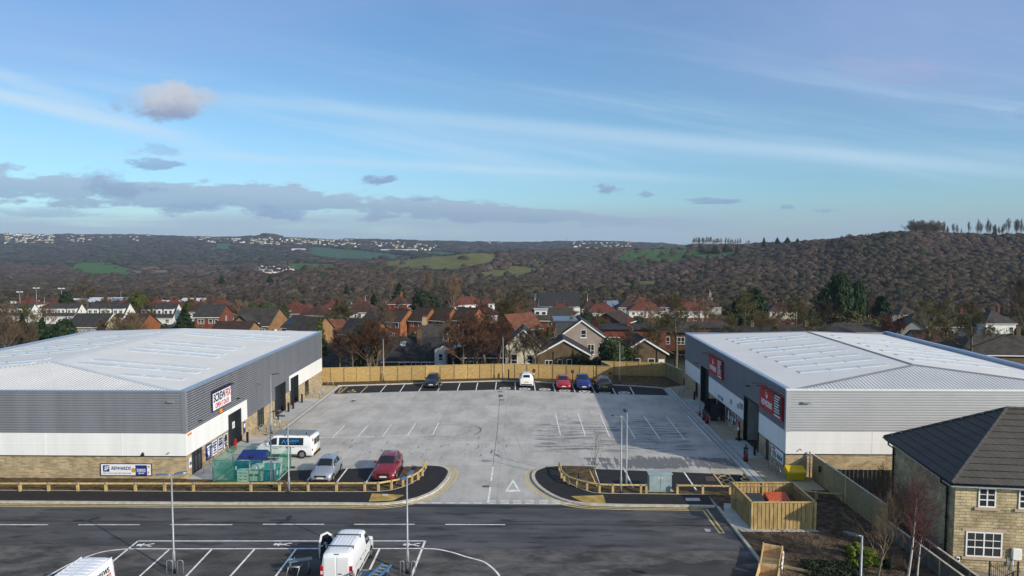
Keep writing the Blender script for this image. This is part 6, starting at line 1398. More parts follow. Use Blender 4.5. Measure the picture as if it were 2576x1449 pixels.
b=MB(); b.box(q[0]-.04,q[0]-.01,q[1]-.28,q[1]+.28,.25,1.75); fl=b.build('flag',MT['red'],t); b=MB(); b.box(q[0]-.05,q[0]-.04,q[1]-.24,q[1]+.24,.75,1.15); b.build('print',MT['signwhite'],fl); b=MB(); b.box(q[0]-.05,q[0]-.04,q[1]-.24,q[1]+.24,.3,.5); b.build('print',MT['black'],fl)
t=thing('traffic_cone','white topped cone standing inside the loading door','cone',(21.6,62.6,0)); b=MB(); b.lathe((21.6,62.6,0),[(.22,0),(.22,.03),(.14,.05),(.12,.3)],12); b.build('cone_base',MT['red'],t); b=MB(); b.lathe((21.6,62.6,.3),[(.125,0),(.09,.35),(.04,.52)],12); b.build('sleeve',MT['signwhite'],t)
# knee rails
def knee(name,label,posts,z=.05,hr=.66,rail=None):
    t=thing(name,label,'fence',(posts[0][0],posts[0][1],z))
    for p in posts:
        b=MB(); b.rbox(p[0]-.085,p[0]+.085,p[1]-.085,p[1]+.085,z-.1,z+hr-.12,.012); po=b.build('post',MT['post_t'],t)
        b=MB(); b.box(p[0]-.05,p[0]+.05,p[1]-.09,p[1]+.09,z+hr-.10,z+hr+.035); b.build('strap',MT['galv'],po)
    R_=rail or posts
    for i in range(len(R_)-1):
        a,e=R_[i],R_[i+1]; d=Vector((e[0]-a[0],e[1]-a[1],0)); n=d.normalized()*.01
        b=MB(); b.tube([(a[0]+n.x,a[1]+n.y,z+hr-.05),(e[0]-n.x,e[1]-n.y,z+hr-.05)],.075,7,smooth=False); b.build('rail',MT['post_t'],t)
    return t
pl=[(G(*D('5a',x,222),.05)) for x in (-380,-88,205,495,790,1075,1375,1672,1963)]+[G(*D('6a',x,y),.05) for x,y in ((225,600),(513,600),(800,600),(1085,600),(1368,599),(1505,597),(1637,575),(1752,550),(1843,522),(1905,488),(1948,448),(1980,370))]
pl=[(x,min(y,52.62) if i<14 else y) for i,(x,y) in enumerate(pl)]
knee('knee_rail','long low timber rail along the left verge, curving into the entrance',pl)
pr=[G(*D('7a',x,y),.05) for x,y in ((650,330),(668,395),(690,420),(728,450),(800,475),(883,496),(988,514),(1100,518),(1337,521),(1383,521))]
knee('knee_rail','low timber rail curving round the right verge up to the cabinet',pr)
knee('knee_rail','short straight timber rail between the cabinet and the bin store',[G(*D('7a',x,y),.05) for x,y in ((1645,523),(1860,526),(2090,530))])
knee('knee_rail','short timber rail on dark soil behind the bin store',[G(*D('4a',x,y),.03) for x,y in ((118,862),(215,880),(410,892))],.03,.55)
# cabinet
q=G(*D('7a',1400,508)); q2=G(*D('7a',1602,508)); x0,x1,yf=q[0],q2[0],q[1]
t=thing('utility_cabinet','grey green two door utility cabinet on the right verge','cabinet',((x0+x1)/2,yf,0)); b=MB(); b.rbox(x0+.04,x1-.04,yf,yf+.6,.05,1.28,.015); b.build('body',MT['cab'],t)
b=MB(); b.rbox(x0-.03,x1+.03,yf-.05,yf+.66,1.28,1.38,.02); b.build('roof',MT['cab'],t); b=MB(); b.box(x0-.1,x1+.1,yf-.08,yf+.68,0,.06); b.build('plinth',MT['kerb'],t)
for k in (0,1):
    a=x0+.08+k*(x1-x0-.14)/2; e=a+(x1-x0-.18)/2; b=MB(); b.rbox(a,e,yf-.022,yf,.10,1.24,.008); d_=b.build('door',MT['cab'],t); b=MB(); xx=e-.12 if k==0 else a+.08; b.box(xx-.06,xx+.1,yf-.04,yf-.022,1.02,1.08); b.build('handle',MT['lens'],d_)
# grit bin
q=G(*D('4a',70,742)); t=thing('grit_bin','bright yellow grit bin against the stone corner of the right warehouse','bin',(q[0],q[1],0)); x_,y_=q[0],q[1]
def taper(b,x,y,z0,z1,w0,d0,w1,d1,mi=0): b.add([(x-w0/2,y-d0/2,z0),(x+w0/2,y-d0/2,z0),(x+w0/2,y+d0/2,z0),(x-w0/2,y+d0/2,z0),(x-w1/2,y-d1/2,z1),(x+w1/2,y-d1/2,z1),(x+w1/2,y+d1/2,z1),(x-w1/2,y+d1/2,z1)],[(0,3,2,1),(4,5,6,7),(0,1,5,4),(1,2,6,5),(2,3,7,6),(3,0,4,7)],mi)
b=MB(); taper(b,x_,y_+.3,.08,.62,1.15,.6,1.4,.78); 
for dx in (-.42,.42): b.box(x_+dx-.16,x_+dx+.16,y_+.05,y_+.55,0,.08)
b.build('tub',MT['yellow'],t); b=MB(); b.add([(x_-.74,y_-.14,.62),(x_+.74,y_-.14,.62),(x_+.74,y_+.74,.62),(x_-.74,y_+.74,.62),(x_-.70,y_-.08,.74),(x_+.70,y_-.08,.74),(x_+.70,y_+.70,1.0),(x_-.70,y_+.70,1.0)],[(0,3,2,1),(4,5,6,7),(0,1,5,4),(1,2,6,5),(2,3,7,6),(3,0,4,7)]); b.build('lid',MT['yellow'],t)
# charging posts
for lb,x,y in (('slim charging post with a round dark head right of the white crossover',1437,185),('slim charging post with a round dark head between the red and blue cars',1873,195),('slim charging post with a round dark head right of the dark crossover',2298,212)):
    q=G(*D('8a',x,y)); t=thing('charging_post',lb,'charger',(q[0],q[1],.06)); b=MB(); b.cyl((q[0],q[1],0),(q[0],q[1],1.35),.05,.05,8); b.build('post',MT['black'],t)
    b=MB(); b.lathe((q[0],q[1],1.3),[(.06,0),(.20,.1),(.22,.25),(.16,.40),(.05,.46)],10); hd=b.build('head',MT['black'],t); b=MB(); b.box(q[0]-.09,q[0]+.09,q[1]-.225,q[1]-.19,1.48,1.6); b.build('screen',MT['red'],hd)
q=G(*D('8a',1153,160)); t=thing('marker_post','short plain black post at the back of the far bays','post',(q[0],q[1],.06)); b=MB(); b.rbox(q[0]-.09,q[0]+.09,q[1]-.09,q[1]+.09,0,1.45,.02); b.build('post',MT['black'],t); b=MB(); b.box(q[0]-.07,q[0]+.07,q[1]-.1,q[1]-.09,1.1,1.3); b.build('plate',MT['trim'],t)
# ---------------------------------------------------------------- waste compound in green netting
ax0,ax1,ay0,ay1=-23.8,-19.0,52.85,56.6
t=thing('temporary_fence','temporary mesh fence hung with green debris netting round the bins','fence',(ax0,ay0,0))
fs_=[((ax0,ay0),(ax0+2.9,ay0)),((ax0+2.9,ay0),(ax1,ay0)),((ax1,ay0),(ax1,ay1)),((ax0,ay1),(ax0+2.6,ay1)),((ax0+2.6,ay1),(ax1,ay1)),((ax0,ay0),(ax0,ay1))]
for a,e in fs_:
    d=Vector((e[0]-a[0],e[1]-a[1],0)).normalized()*.05; A2=(a[0]+d.x,a[1]+d.y); E2=(e[0]-d.x,e[1]-d.y); b=MB()
    for p,q in (((*A2,.05),(*A2,1.8)),((*E2,.05),(*E2,1.8)),((*A2,1.8),(*E2,1.8)),((*A2,.12),(*E2,.12)),((*A2,1.1),(*E2,1.1))): b.tube([p,q],.02,6)
    f_=b.build('panel_frame',MT['galv'],t)
    b=MB(); n=14; vs=[]
    for i in range(n+1):
        for k in range(5):
            u=i/n; w_=.03*math.sin(i*1.9+k*1.3)+.02*math.sin(i*.7); nx_=(-d.y/.05,d.x/.05); vs.append((A2[0]+(E2[0]-A2[0])*u+nx_[0]*(w_-.04),A2[1]+(E2[1]-A2[1])*u+nx_[1]*(w_-.04),.03+1.80*k/4+(.02*math.sin(i*2.2) if k==4 else 0)))
    b.add(vs,[(i*5+k,(i+1)*5+k,(i+1)*5+k+1,i*5+k+1) for i in range(n) for k in range(4)],0,True); b.build('netting',MT['net'],f_)
for a in ((ax0,ay0),(ax1,ay0),(ax1,ay1),(ax0+2.75,ay0)):
    b=MB(); b.rbox(a[0]-.3,a[0]+.3,a[1]-.1,a[1]+.1,0,.12,.02); b.build('foot_block',MT['trim'],t)
x0,x1=-22.55,-20.55
t=thing('clothing_bank','large navy steel recycling container with a sloping top inside the netting','container',(x0,53.9,0)); b=MB(); P=[(53.75,.05),(55.75,.05),(55.75,1.78),(54.35,1.42),(53.75,1.30)]
b.add([(x0,y,z) for y,z in P]+[(x0+1.95,y,z) for y,z in P],[tuple(range(4,-1,-1)),tuple(range(5,10))]+[(i,(i+1)%5,5+(i+1)%5,5+i) for i in range(5)]); b.build('body',MT['bin_blue'],t)
b=MB(); b.lathe((x0+1.0,54.75,1.50),[(.02,0),(.24,.02),(.24,.06),(.2,.07)],14); b.build('filling_port',MT['trim'],t); b=MB(); b.box(x0+.14,x0+.26,53.735,53.75,.75,1.05); b.build('label_plate',MT['signwhite'],t); b=MB(); b.box(x0+.2,x0+1.75,53.74,53.75,1.22,1.27); b.build('edge_band',MT['trim'],t)
def stack(label,x,y,w_,d_,h_,n):
    t=thing('plastic_pallet_stack',label,'pallet stack',(x,y,0)); 
    for k in range(n):
        z=h_*k/n; b=MB(); b.rbox(x-w_/2,x+w_/2,y-d_/2,y+d_/2,z+.06,z+h_/n-.02,.015)
        for dx in (-.38,0,.38): b.box(x+dx*w_-.07,x+dx*w_+.07,y-d_/2+.02,y+d_/2-.02,z,z+.06)
        b.build('pallet',MT['bin_pale'],t)
stack('short stack of pale plastic pallets in front of the navy container',-21.55,53.25,.85,.6,.98,4)
q=(-20.55,53.35)
t=thing('pale_skip_bin','pale green two tier wheeled bin with hooded lid inside the netting','bin',(q[0],q[1],0)); b=MB(); taper(b,q[0],q[1]+.15,.1,.95,1.0,.75,1.15,.9); b.build('tub',MT['bin_pale'],t); b=MB(); b.rbox(q[0]-.6,q[0]+.6,q[1]-.35,q[1]+.65,.95,1.05,.02); b.lathe((q[0],q[1]+.2,1.05),[(.55,0),(.45,.18),(.2,.26)],8,smooth=False); b.build('lid',MT['bin_pale'],t)
for dx in (-.35,.05): 
    b=MB(); b.box(q[0]+dx-.12,q[0]+dx+.14,q[1]-.31,q[1]-.29,.52,.66); b.build('label_plate',MT['trim'],t)
t=thing('bulk_bag','open white bulk bag behind the bins inside the netting','bag',(-20.1,55.2,0)); b=MB(); taper(b,-20.1,55.2,0,1.15,1.2,1.0,1.45,1.2); b.build('sack',MT['signwhite'],t); b=MB(); b.box(-20.6,-19.6,54.75,55.65,1.15,1.16); b.build('contents',MT['bin_dark'],t)
q=(-19.62,53.3)
t=thing('wheeled_bin','blue four wheeled bin with a teal lid at the netting corner','bin',(q[0],q[1],0)); b=MB(); taper(b,q[0],q[1]+.3,.15,.98,1.05,.8,1.2,.95); b.build('tub',MT['bin_blue2'],t); b=MB(); b.add([(q[0]-.63,q[1]-.2,.98),(q[0]+.63,q[1]-.2,.98),(q[0]+.63,q[1]+.8,.98),(q[0]-.63,q[1]+.8,.98),(q[0]-.6,q[1]-.15,1.06),(q[0]+.6,q[1]-.15,1.06),(q[0]+.6,q[1]+.75,1.24),(q[0]-.6,q[1]+.75,1.24)],[(0,3,2,1),(4,5,6,7),(0,1,5,4),(1,2,6,5),(2,3,7,6),(3,0,4,7)]); b.build('lid',M('teal_lid',(.10,.27,.28),.5,0,.1,3),t)
b=MB(); b.add([(q[0]-.08,q[1]-.155,.72),(q[0]+.08,q[1]-.155,.72),(q[0],q[1]-.155,.60)],[(2,1,0)]); b.build('hazard_label',MT['gold'],t); b=MB(); b.box(q[0]+.572,q[0]+.59,q[1]+.0,q[1]+.35,.5,.85); b.build('label_plate',MT['signwhite'],t)
for dx in (-.42,.42):
    b=MB(); b.tube([(q[0]+dx-.03,q[1]-.02,.08),(q[0]+dx+.03,q[1]-.02,.08)],.08,10); b.build('wheel',MT['tyre'],t)
# ---------------------------------------------------------------- slatted bin store
fl=G(*D('1b',368,836)); fr_=G(*D('1b',1212,836)); bl=G(*D('1b',108,545)); br=(fr_[0]+bl[0]-fl[0]+.12,bl[1]+.05); HB=1.75
t=thing('bin_store','slatted timber bin store without a roof at the road corner','bin store',(fl[0],fl[1],0))
def slatwall(a,e,name):
    b=MB(); a=Vector((*a,0)); e=Vector((*e,0)); d=e-a; L=d.length; d.normalize(); n=Vector((d.y,-d.x,0)); k=int(L/.125); rz=math.atan2(d.y,d.x)
    for i in range(k):
        p=a+d*(L*(i+.5)/k); o_=.03 if i%2 else -.0
        b.cbox((p.x+n.x*o_,p.y+n.y*o_,HB/2+.05),(.115,.022,HB),rz)
    for z in (.3,.95,1.6): m_=a+d*L/2; b.cbox((m_.x-n.x*.045,m_.y-n.y*.045,z),(L-.02,.04,.09),rz)
    w_=b.build(name,MT['timber_v'],t)
    b=MB(); m_=a+d*L/2; b.cbox((m_.x,m_.y,HB+.075),(L+.10,.14,.045),rz); b.build('capping_rail',MT['post_t'],t)
slatwall(fl,fr_,'slat_wall'); slatwall(fr_,br,'slat_wall'); slatwall(br,bl,'slat_wall')
slatwall(bl,fl,'gate')
for p in (fl,fr_,bl,br,((bl[0]+br[0])/2,(bl[1]+br[1])/2-.02)):
    b=MB(); b.rbox(p[0]-.06,p[0]+.06,p[1]-.06,p[1]+.06,0,HB+.05,.01); b.build('post',MT['post_t'],t)
b=MB(); m_=((fl[0]*.5+bl[0]*.5)-.05,fl[1]*.5+bl[1]*.5); b.box(m_[0]-.04,m_[0],m_[1]-.12,m_[1]+.12,1.0,1.12); b.build('latch',MT['galv'],t)
cx,cy_=(fl[0]+br[0])/2+.45,(fl[1]+br[1])/2+.75
def commbin(name,label,x,y,w_,lid):
    t=thing(name,label,'bin',(x,y,.06)); b=MB(); taper(b,x,y,.18,1.12,w_*.86,.8,w_,1.0); b.build('tub',MT['bin_dark'],t); b=MB(); b.add([(x-w_*.53,y-.55,1.12),(x+w_*.53,y-.55,1.12),(x+w_*.53,y+.55,1.12),(x-w_*.53,y+.55,1.12),(x-w_*.5,y-.5,1.2),(x+w_*.5,y-.5,1.2),(x+w_*.48,y+.5,1.42),(x-w_*.48,y+.5,1.42)],[(0,3,2,1),(4,5,6,7),(0,1,5,4),(1,2,6,5),(2,3,7,6),(3,0,4,7)]); b.build('lid',MT[lid],t)
    b=MB(); b.box(x-w_*.3,x+w_*.25,y-.52,y-.47,.86,.98); b.build('label_strip',MT['gold'],t)
    for dx in (-.38,.38):
        b=MB(); b.tube([(x+dx*w_-.03,y-.3,.14),(x+dx*w_+.03,y-.3,.14)],.085,10); b.build('wheel',MT['tyre'],t)
commbin('wheeled_bin','dark wheeled bin with an orange red lid inside the bin store',cx+.05,cy_-.1,1.45,'lid_red')
commbin('wheeled_bin','plain dark wheeled bin beside the red lidded one in the bin store',cx-1.55,cy_-.35,1.15,'bin_dark')
# wooden crates at the bottom right
def crate(label,pts,h_,nb,z0=0.02):
    # open-topped plank crate from a footprint (near-left, near-right, far-right, far-left)
    t=thing('timber_crate',label,'crate',(*pts[0],z0)); 
    for i in range(4):
        a=Vector((*pts[i],z0)); e=Vector((*pts[(i+1)%4],z0)); d=(e-a); L=d.length; rz=math.atan2(d.y,d.x); b=MB()
        for k in range(3):
            m_=a+d*.5; b.cbox((m_.x,m_.y,z0+h_*(k+.5)/3),(L-.03,.035,h_/3-.02),rz)
        b.build('side_board',MT['plywood'],t)
    for k in range(nb):
        f0,f1=(k+.06)/nb,(k+.94)/nb; b=MB()
        def L_(f,s_): a=pts[0] if s_==0 else pts[1]; e=pts[3] if s_==0 else pts[2]; return (a[0]+(e[0]-a[0])*f,a[1]+(e[1]-a[1])*f)
        b.prism([L_(f0,0),L_(f0,1),L_(f1,1),L_(f1,0)],z0+.04,z0+.09); b.build('floor_board',MT['plywood'],t)
    for p in pts:
        b=MB(); b.cbox((p[0],p[1],z0+h_/2),(.09,.09,h_+.04)); b.build('corner_post',MT['plywood'],t)
    return t
q=[G(*D('1b',x,y),.5) for x,y in ((482,1303),(738,1330),(778,1085),(525,1038))]
cr1=crate('open plank crate at the road edge, farther of two',q,.62,5)
q=[G(*D('1b',x,y),.55) for x,y in ((415,1520),(700,1560),(735,1375),(470,1322))]
cr2=crate('open plank crate at the bottom edge, nearer of two',q,.66,3)
q=[G(*D('1b',x,y),.3) for x,y in ((770,1350),(765,1200),(790,1140))]
t=thing('plastic_wrap','torn white plastic wrapping hanging off the crates','wrapping',(*q[0],0)); b=MB(); vs=[]
p0=Vector((*G(*D('1b',752,1350),.6),0)); p1=Vector((*G(*D('1b',785,1090),.62),0))
for i in range(11):
    for k in range(4):
        p=p0+(p1-p0)*i/10; vs.append((p.x+.06+.05*math.sin(i*2.1+k),p.y+.03*math.cos(i*1.7+k*2),.68-.17*k-.05*abs(math.sin(i*1.3))))
b.add(vs,[(i*4+k,(i+1)*4+k,(i+1)*4+k+1,i*4+k+1) for i in range(10) for k in range(3)],0,True); b.build('sheet',MT['signwhite'],t)
# low timber kerb rail in the shrub bed
a=G(*D('1b',780,1318),.2); e=G(*D('1b',1523,1465),.2); t=thing('timber_edging','low pale timber rail edging the shrub bed','edging',(*a,0)); b=MB(); d=Vector((e[0]-a[0],e[1]-a[1],0)); m_=(a[0]+d.x/2,a[1]+d.y/2,.2); b.cbox(m_,(d.length+.6,.1,.12),math.atan2(d.y,d.x)); b.build('rail',MT['timber_dim'],t)
b=MB()
for f in (0.05,.5,.95): b.cbox((a[0]+d.x*f,a[1]+d.y*f,.08),(.1,.08,.2),math.atan2(d.y,d.x))
b.build('post',MT['timber_dim'],t)
# ---------------------------------------------------------------- board fences
def board_fence(name,label,pts,h,mat,z0=0.0,pan=1.85,side=-1,posts_dark=False,vertical=False,cap=True):
    t=thing(name,label,'fence',(pts[0][0],pts[0][1],z0))
    for i in range(len(pts)-1):
        a=Vector((*pts[i],0)); e=Vector((*pts[i+1],0)); d=e-a; L=d.length; d.normalize(); n=Vector((d.y,-d.x,0))*(1 if side<0 else -1); rz=math.atan2(d.y,d.x); k=max(1,round(L/pan))
        for j in range(k):
            p0=a+d*(L*j/k); p1=a+d*(L*(j+1)/k); m_=(p0+p1)/2; w_=(p1-p0).length-.11; b=MB()
            if vertical:
                c_=int(w_/.14)
                for q in range(c_):
                    p=p0+d*(.055+w_*(q+.5)/c_)+n*(.0 if q%2 else .018); b.cbox((p.x,p.y,z0+h/2),(.135,.02,h-.02),rz)
            else:
                c_=11
                for q in range(c_):
                    zz=z0+.03+(h-.04)*(q+.5)/c_; b.cbox((m_.x+n.x*(.006*(q%2)),m_.y+n.y*.006*(q%2),zz),(w_,.022,(h-.04)/c_*.985),rz,0,R(4)*(1 if side<0 else -1))
            b.build('panel',MT[mat],t)
            b=MB(); b.cbox((p0.x+n.x*.03,p0.y+n.y*.03,z0+h/2),(.10 if j%3 else .12,.10,h+.02),rz); b.build('post',MT[('timber_dim' if j%3 else 'post_t') if not posts_dark else mat],t)
        if cap:
            m_=(a+e)/2; b=MB(); b.cbox((m_.x,m_.y,z0+h+.03),(L,.13,.04),rz); b.build('capping_rail',MT['post_t' if mat=='timber' else 'kerb'],t)
    b=MB(); e=pts[-1]; b.box(e[0]-.05,e[0]+.05,e[1]-.05,e[1]+.05,z0,z0+h); b.build('post',MT['post_t' if not posts_dark else mat],t)
    return t
FP=[G(*D('2a',835,375)),G(*D('2a',1450,359)),G(*D('8a',700,150)),G(*D('8a',1090,141)),G(*D('8a',1500,147)),G(*D('8a',2120,166)),G(*D('8a',2312,172))]
board_fence('timber_fence','long new golden timber fence along the back of the yard',FP,1.95,'timber')
je=FP[-1]; fb=(je[0]-.9,98.0)
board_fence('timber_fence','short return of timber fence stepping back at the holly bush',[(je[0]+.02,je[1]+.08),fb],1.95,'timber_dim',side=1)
board_fence('timber_fence','shaded timber fence set back behind the dark crossover',[(fb[0]+.1,fb[1]+.05),(19.3,96.9)],1.95,'timber')
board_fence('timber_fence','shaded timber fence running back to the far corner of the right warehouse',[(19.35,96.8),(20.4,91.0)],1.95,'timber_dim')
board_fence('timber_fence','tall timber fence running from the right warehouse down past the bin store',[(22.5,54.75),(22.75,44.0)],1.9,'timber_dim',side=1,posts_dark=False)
board_fence('garden_fence','low dark garden fence carrying on past the birch',[(22.75,43.85),(23.0,33.0)],.95,'timber_grey',side=1,posts_dark=False)
board_fence('garden_fence','low grey garden fence with posts beside the stone house wall',[(23.55,42.4),(23.75,33.5)],.95,'timber_grey',side=1,posts_dark=False)
board_fence('garden_fence','grey weathered upright board fence between the right warehouse and the stone house',[(23.0,51.4),(29.5,51.4)],1.8,'timber_grey',side=1,posts_dark=True,vertical=True,cap=False)
t=thing('gate_latch','dark latch box on the tall timber fence near the grit bin','latch',(22.45,54.0,1.0)); b=MB(); b.rbox(22.36,22.46,53.2,53.4,1.0,1.45,.02); b.build('box',MT['black'],t); b=MB(); b.box(22.38,22.45,53.5,53.6,.75,.95); b.build('handle',MT['galv'],t)
t=thing('fence_post','tall pale post where the fence meets the stone wall','post',(22.3,54.85,0)); b=MB(); b.cyl((22.3,54.85,0),(22.3,54.85,2.0),.05,.05,8); b.build('tube',MT['galv'],t); b=MB(); b.cyl((22.3,54.85,2.0),(22.3,54.85,2.1),.08,.08,8); b.build('top_cap',MT['galv'],t)

# ---------------------------------------------------------------- houses
def winbox(root,P,x0,z0,w_,h_,side,frame='white_paint',sash=True,pane=True,cill=None,off=.0,grid=None):
    # P(a,o,z): point on the wall at along-position a, outward o
    def bx(b,a0,a1,o0,o1,z0_,z1_):
        vs=[P(a,o,z) for z in (z0_,z1_) for a,o in ((a0,o0),(a1,o0),(a1,o1),(a0,o1))]
        b.add(vs,[(0,1,2,3),(7,6,5,4),(1,0,4,5),(2,1,5,6),(3,2,6,7),(0,3,7,4)])
    b=MB(); f=min(.075,w_*.12); x1=x0+w_; z1=z0+h_
    bx(b,x0,x0+f,-.05,.05,z0,z1); bx(b,x1-f,x1,-.05,.05,z0,z1); bx(b,x0+f,x1-f,-.05,.048,z0,z0+f); bx(b,x0+f,x1-f,-.05,.048,z1-f,z1)
    if sash: bx(b,x0+f,x1-f,-.05,.046,z0+h_*.36,z0+h_*.36+f*.8)
    if w_>1.1 or grid: 
        n=max(2,round(w_/.8)); 
        for i in range(1,n): a=x0+w_*i/n; bx(b,a-f*.5,a+f*.5,-.05,.047,z0+f,z1-f)
    if grid:
        for a,zz in grid[0]: bx(b,a-.018,a+.018,-.02,.043,zz[0],zz[1])
        for zz,a in grid[1]: bx(b,a[0],a[1],-.02,.042,zz-.018,zz+.018)
    fr=b.build('window',MT[frame],root)
    b=MB(); bx(b,x0+f*.5,x1-f*.5,-.045,.02,z0+f*.5,z1-f*.5); b.build('pane',MT['wglass'],fr)
    if cill: b=MB(); bx(b,x0-.15,x1+.15,-.02,.10,z0-.13,z0-.01); b.build('sill',MT[cill],fr)
    return fr
CNT={}
def house(label,anchor,rz,L,Dp,eh,rise,kind,roofm,wallm,wins=(),chim=(),at='front',hip=.5,ov=.35,barge=None,fascia=True,group=None,base=2.5,name='house',gutter=False,lower=None):
    """anchor: (u,v,Y) pixel direction of the facade foot-of-eave centre at depth Y."""
    x,y,z=AT(*anchor); rz=R(rz); hl,hd=L/2,Dp/2
    lx,ly=(0,-hd) if at=='front' else (-hl,0)
    c,s=math.cos(rz),math.sin(rz); ox,oy=x-(c*lx-s*ly),y-(s*lx+c*ly); zb=z-eh
    t=thing(name,label,'house',(ox,oy,zb),rz,group)
    def W(px,py,pz): return (ox+c*px-s*py,oy+s*px+c*py,zb+pz)
    b=MB()
    if kind=='hip':
        vs=[(-hl,-hd,-base),(hl,-hd,-base),(hl,hd,-base),(-hl,hd,-base),(-hl,-hd,eh),(hl,-hd,eh),(hl,hd,eh),(-hl,hd,eh)]; fs=[(0,1,5,4),(1,2,6,5),(2,3,7,6),(3,0,4,7)]
    else:
        vs=[(-hl,-hd,-base),(hl,-hd,-base),(hl,hd,-base),(-hl,hd,-base),(-hl,-hd,eh),(hl,-hd,eh),(hl,hd,eh),(-hl,hd,eh),(-hl,0,eh+rise),(hl,0,eh+rise)]; fs=[(0,1,5,4),(2,3,7,6),(1,2,6,9,5),(3,0,4,8,7)]
    b.add([W(*p) for p in vs],fs)
    wl=b.build('wall',MT[wallm],t)
    if lower:
        b=MB(); e=.02; b.add([W(*p) for p in [(-hl-e,-hd-e,-base),(hl+e,-hd-e,-base),(hl+e,hd+e,-base),(-hl-e,hd+e,-base),(-hl-e,-hd-e,lower[1]),(hl+e,-hd-e,lower[1]),(hl+e,hd+e,lower[1]),(-hl-e,hd+e,lower[1])]],[(0,1,5,4),(1,2,6,5),(2,3,7,6),(3,0,4,7),(4,5,6,7)]); b.build('lower_wall',MT[lower[0]],t)
    dz=rise/hd*ov; th=.16
    b=MB()
    if kind=='hip':
        r=max(hl-hd*hip*2,.05) if hip else hl
        lo=[(-hl-ov,-hd-ov,eh-dz*.6),(hl+ov,-hd-ov,eh-dz*.6),(hl+ov,hd+ov,eh-dz*.6),(-hl-ov,hd+ov,eh-dz*.6)]
        up=[(p[0],p[1],p[2]+th) for p in lo]+[(-r,0,eh+rise+th*.5),(r,0,eh+rise+th*.5)]
        b.add([W(*p) for p in lo+up],[(3,2,1,0),(0,1,5,4),(1,2,6,5),(2,3,7,6),(3,0,4,7),(4,5,9,8),(6,7,8,9),(5,6,9),(7,4,8)])
    else:
        o2=.22; E=[]
        for sx_ in (-hl-o2,hl+o2): E+=[(sx_,-hd-ov,eh-dz),(sx_,0,eh+rise),(sx_,hd+ov,eh-dz),(sx_,-hd-ov,eh-dz+th),(sx_,0,eh+rise+th),(sx_,hd+ov,eh-dz+th)]
        b.add([W(*p) for p in E],[(0,6,9,3),(3,9,10,4),(4,10,11,5),(5,11,8,2),(1,7,6,0),(2,8,7,1),(0,3,4,1),(1,4,5,2),(6,7,10,9),(7,8,11,10)])
    rf=b.build('roof',MT[roofm],t)
    if barge and kind!='hip':
        b=MB()
        for sx_ in (-hl-.25,hl+.23):
            for sy in (-1,1):
                p=[(sx_,sy*(hd+ov),eh-dz-.10),(sx_,sy*(hd+ov),eh-dz+th+.01),(sx_,0,eh+rise+th+.01),(sx_,0,eh+rise-.10)]; q=[(a+.02 if a>0 else a-.02,b_,c_) for a,b_,c_ in p]
                b.add([W(*k) for k in p+q],[(0,1,2,3),(7,6,5,4),(0,4,5,1),(1,5,6,2),(2,6,7,3),(3,7,4,0)])
        b.build('barge_board',MT[barge],rf)
    if fascia:
        zf=eh-dz*(.6 if kind=='hip' else 1)
        for sy in (-1,1):
            y0_=sy*(hd+ov+.03); b=MB(); b.add([W(*k) for k in [(-hl-ov*.5,y0_,zf-.08),(hl+ov*.5,y0_,zf-.08),(hl+ov*.5,y0_,zf+.06),(-hl-ov*.5,y0_,zf+.06),(-hl-ov*.5,y0_-sy*.06,zf-.08),(hl+ov*.5,y0_-sy*.06,zf-.08),(hl+ov*.5,y0_-sy*.06,zf+.06),(-hl-ov*.5,y0_-sy*.06,zf+.06)]],[(0,1,2,3),(7,6,5,4),(0,4,5,1),(3,2,6,7)]); b.build('gutter',MT['white_paint' if fascia is True else fascia],rf)
    for (a,dy,h_,cm) in chim:
        zc=eh+rise-abs(dy)/hd*rise; b=MB(); w_=.34
        p=[(a-w_,dy-.3),(a+w_,dy-.3),(a+w_,dy+.3),(a-w_,dy+.3)]; 
        b.add([W(px_,py_,pz_) for pz_ in (zc-.6,zc+h_) for px_,py_ in p],[(3,2,1,0),(4,5,6,7),(0,1,5,4),(1,2,6,5),(2,3,7,6),(3,0,4,7)]); ch=b.build('chimney',MT[cm],rf)
        for k in (-.16,.16): b=MB(); q=W(a+k,dy,zc+h_); b.tube([q,(q[0],q[1],q[2]+.35)],[.11,.09],6); b.build('chimney_pot',MT['brick_o'],ch)
    for wd in wins:
        side,a0,z0,w_,h_=wd[:5]; kind_=wd[5] if len(wd)>5 else 'w'
        if side=='f': P=lambda a,o,zz: W(a,-hd-o-(.021 if lower else 0),zz)
        elif side=='r': P=lambda a,o,zz: W(hl+o+(.021 if lower else 0),a,zz)
        elif side=='l': P=lambda a,o,zz: W(-hl-o-(.021 if lower else 0),-a,zz)
        if kind_=='d':
            b=MB(); vs=[P(a,o,zz) for zz in (z0,z0+h_) for a,o in ((a0,-.05),(a0+w_,-.05),(a0+w_,.05),(a0,.05))]; b.add(vs,[(0,1,2,3),(7,6,5,4),(1,0,4,5),(2,1,5,6),(3,2,6,7),(0,3,7,4)]); dd=b.build('door',MT['white_paint'],t)
            b=MB(); vs=[P(a,o,zz) for zz in (z0+h_*.25,z0+h_*.8) for a,o in ((a0+w_*.25,.0),(a0+w_*.75,.0),(a0+w_*.75,.06),(a0+w_*.25,.06))]; b.add(vs,[(0,1,2,3),(7,6,5,4),(1,0,4,5),(2,1,5,6),(3,2,6,7),(0,3,7,4)]); b.build('pane',MT['wglass'],dd)
        elif kind_=='p':   # pipe
            b=MB(); p=P(a0,.06,z0); q=P(a0,.06,z0+h_); b.tube([p,q],.06 if w_<.1 else .11,6); b.build('downpipe',MT['black'],t)
        else: winbox(t,P,a0,z0,w_,h_,side,cill=('white_paint' if kind_=='s' else None))
    t['zb']=zb; return t,W
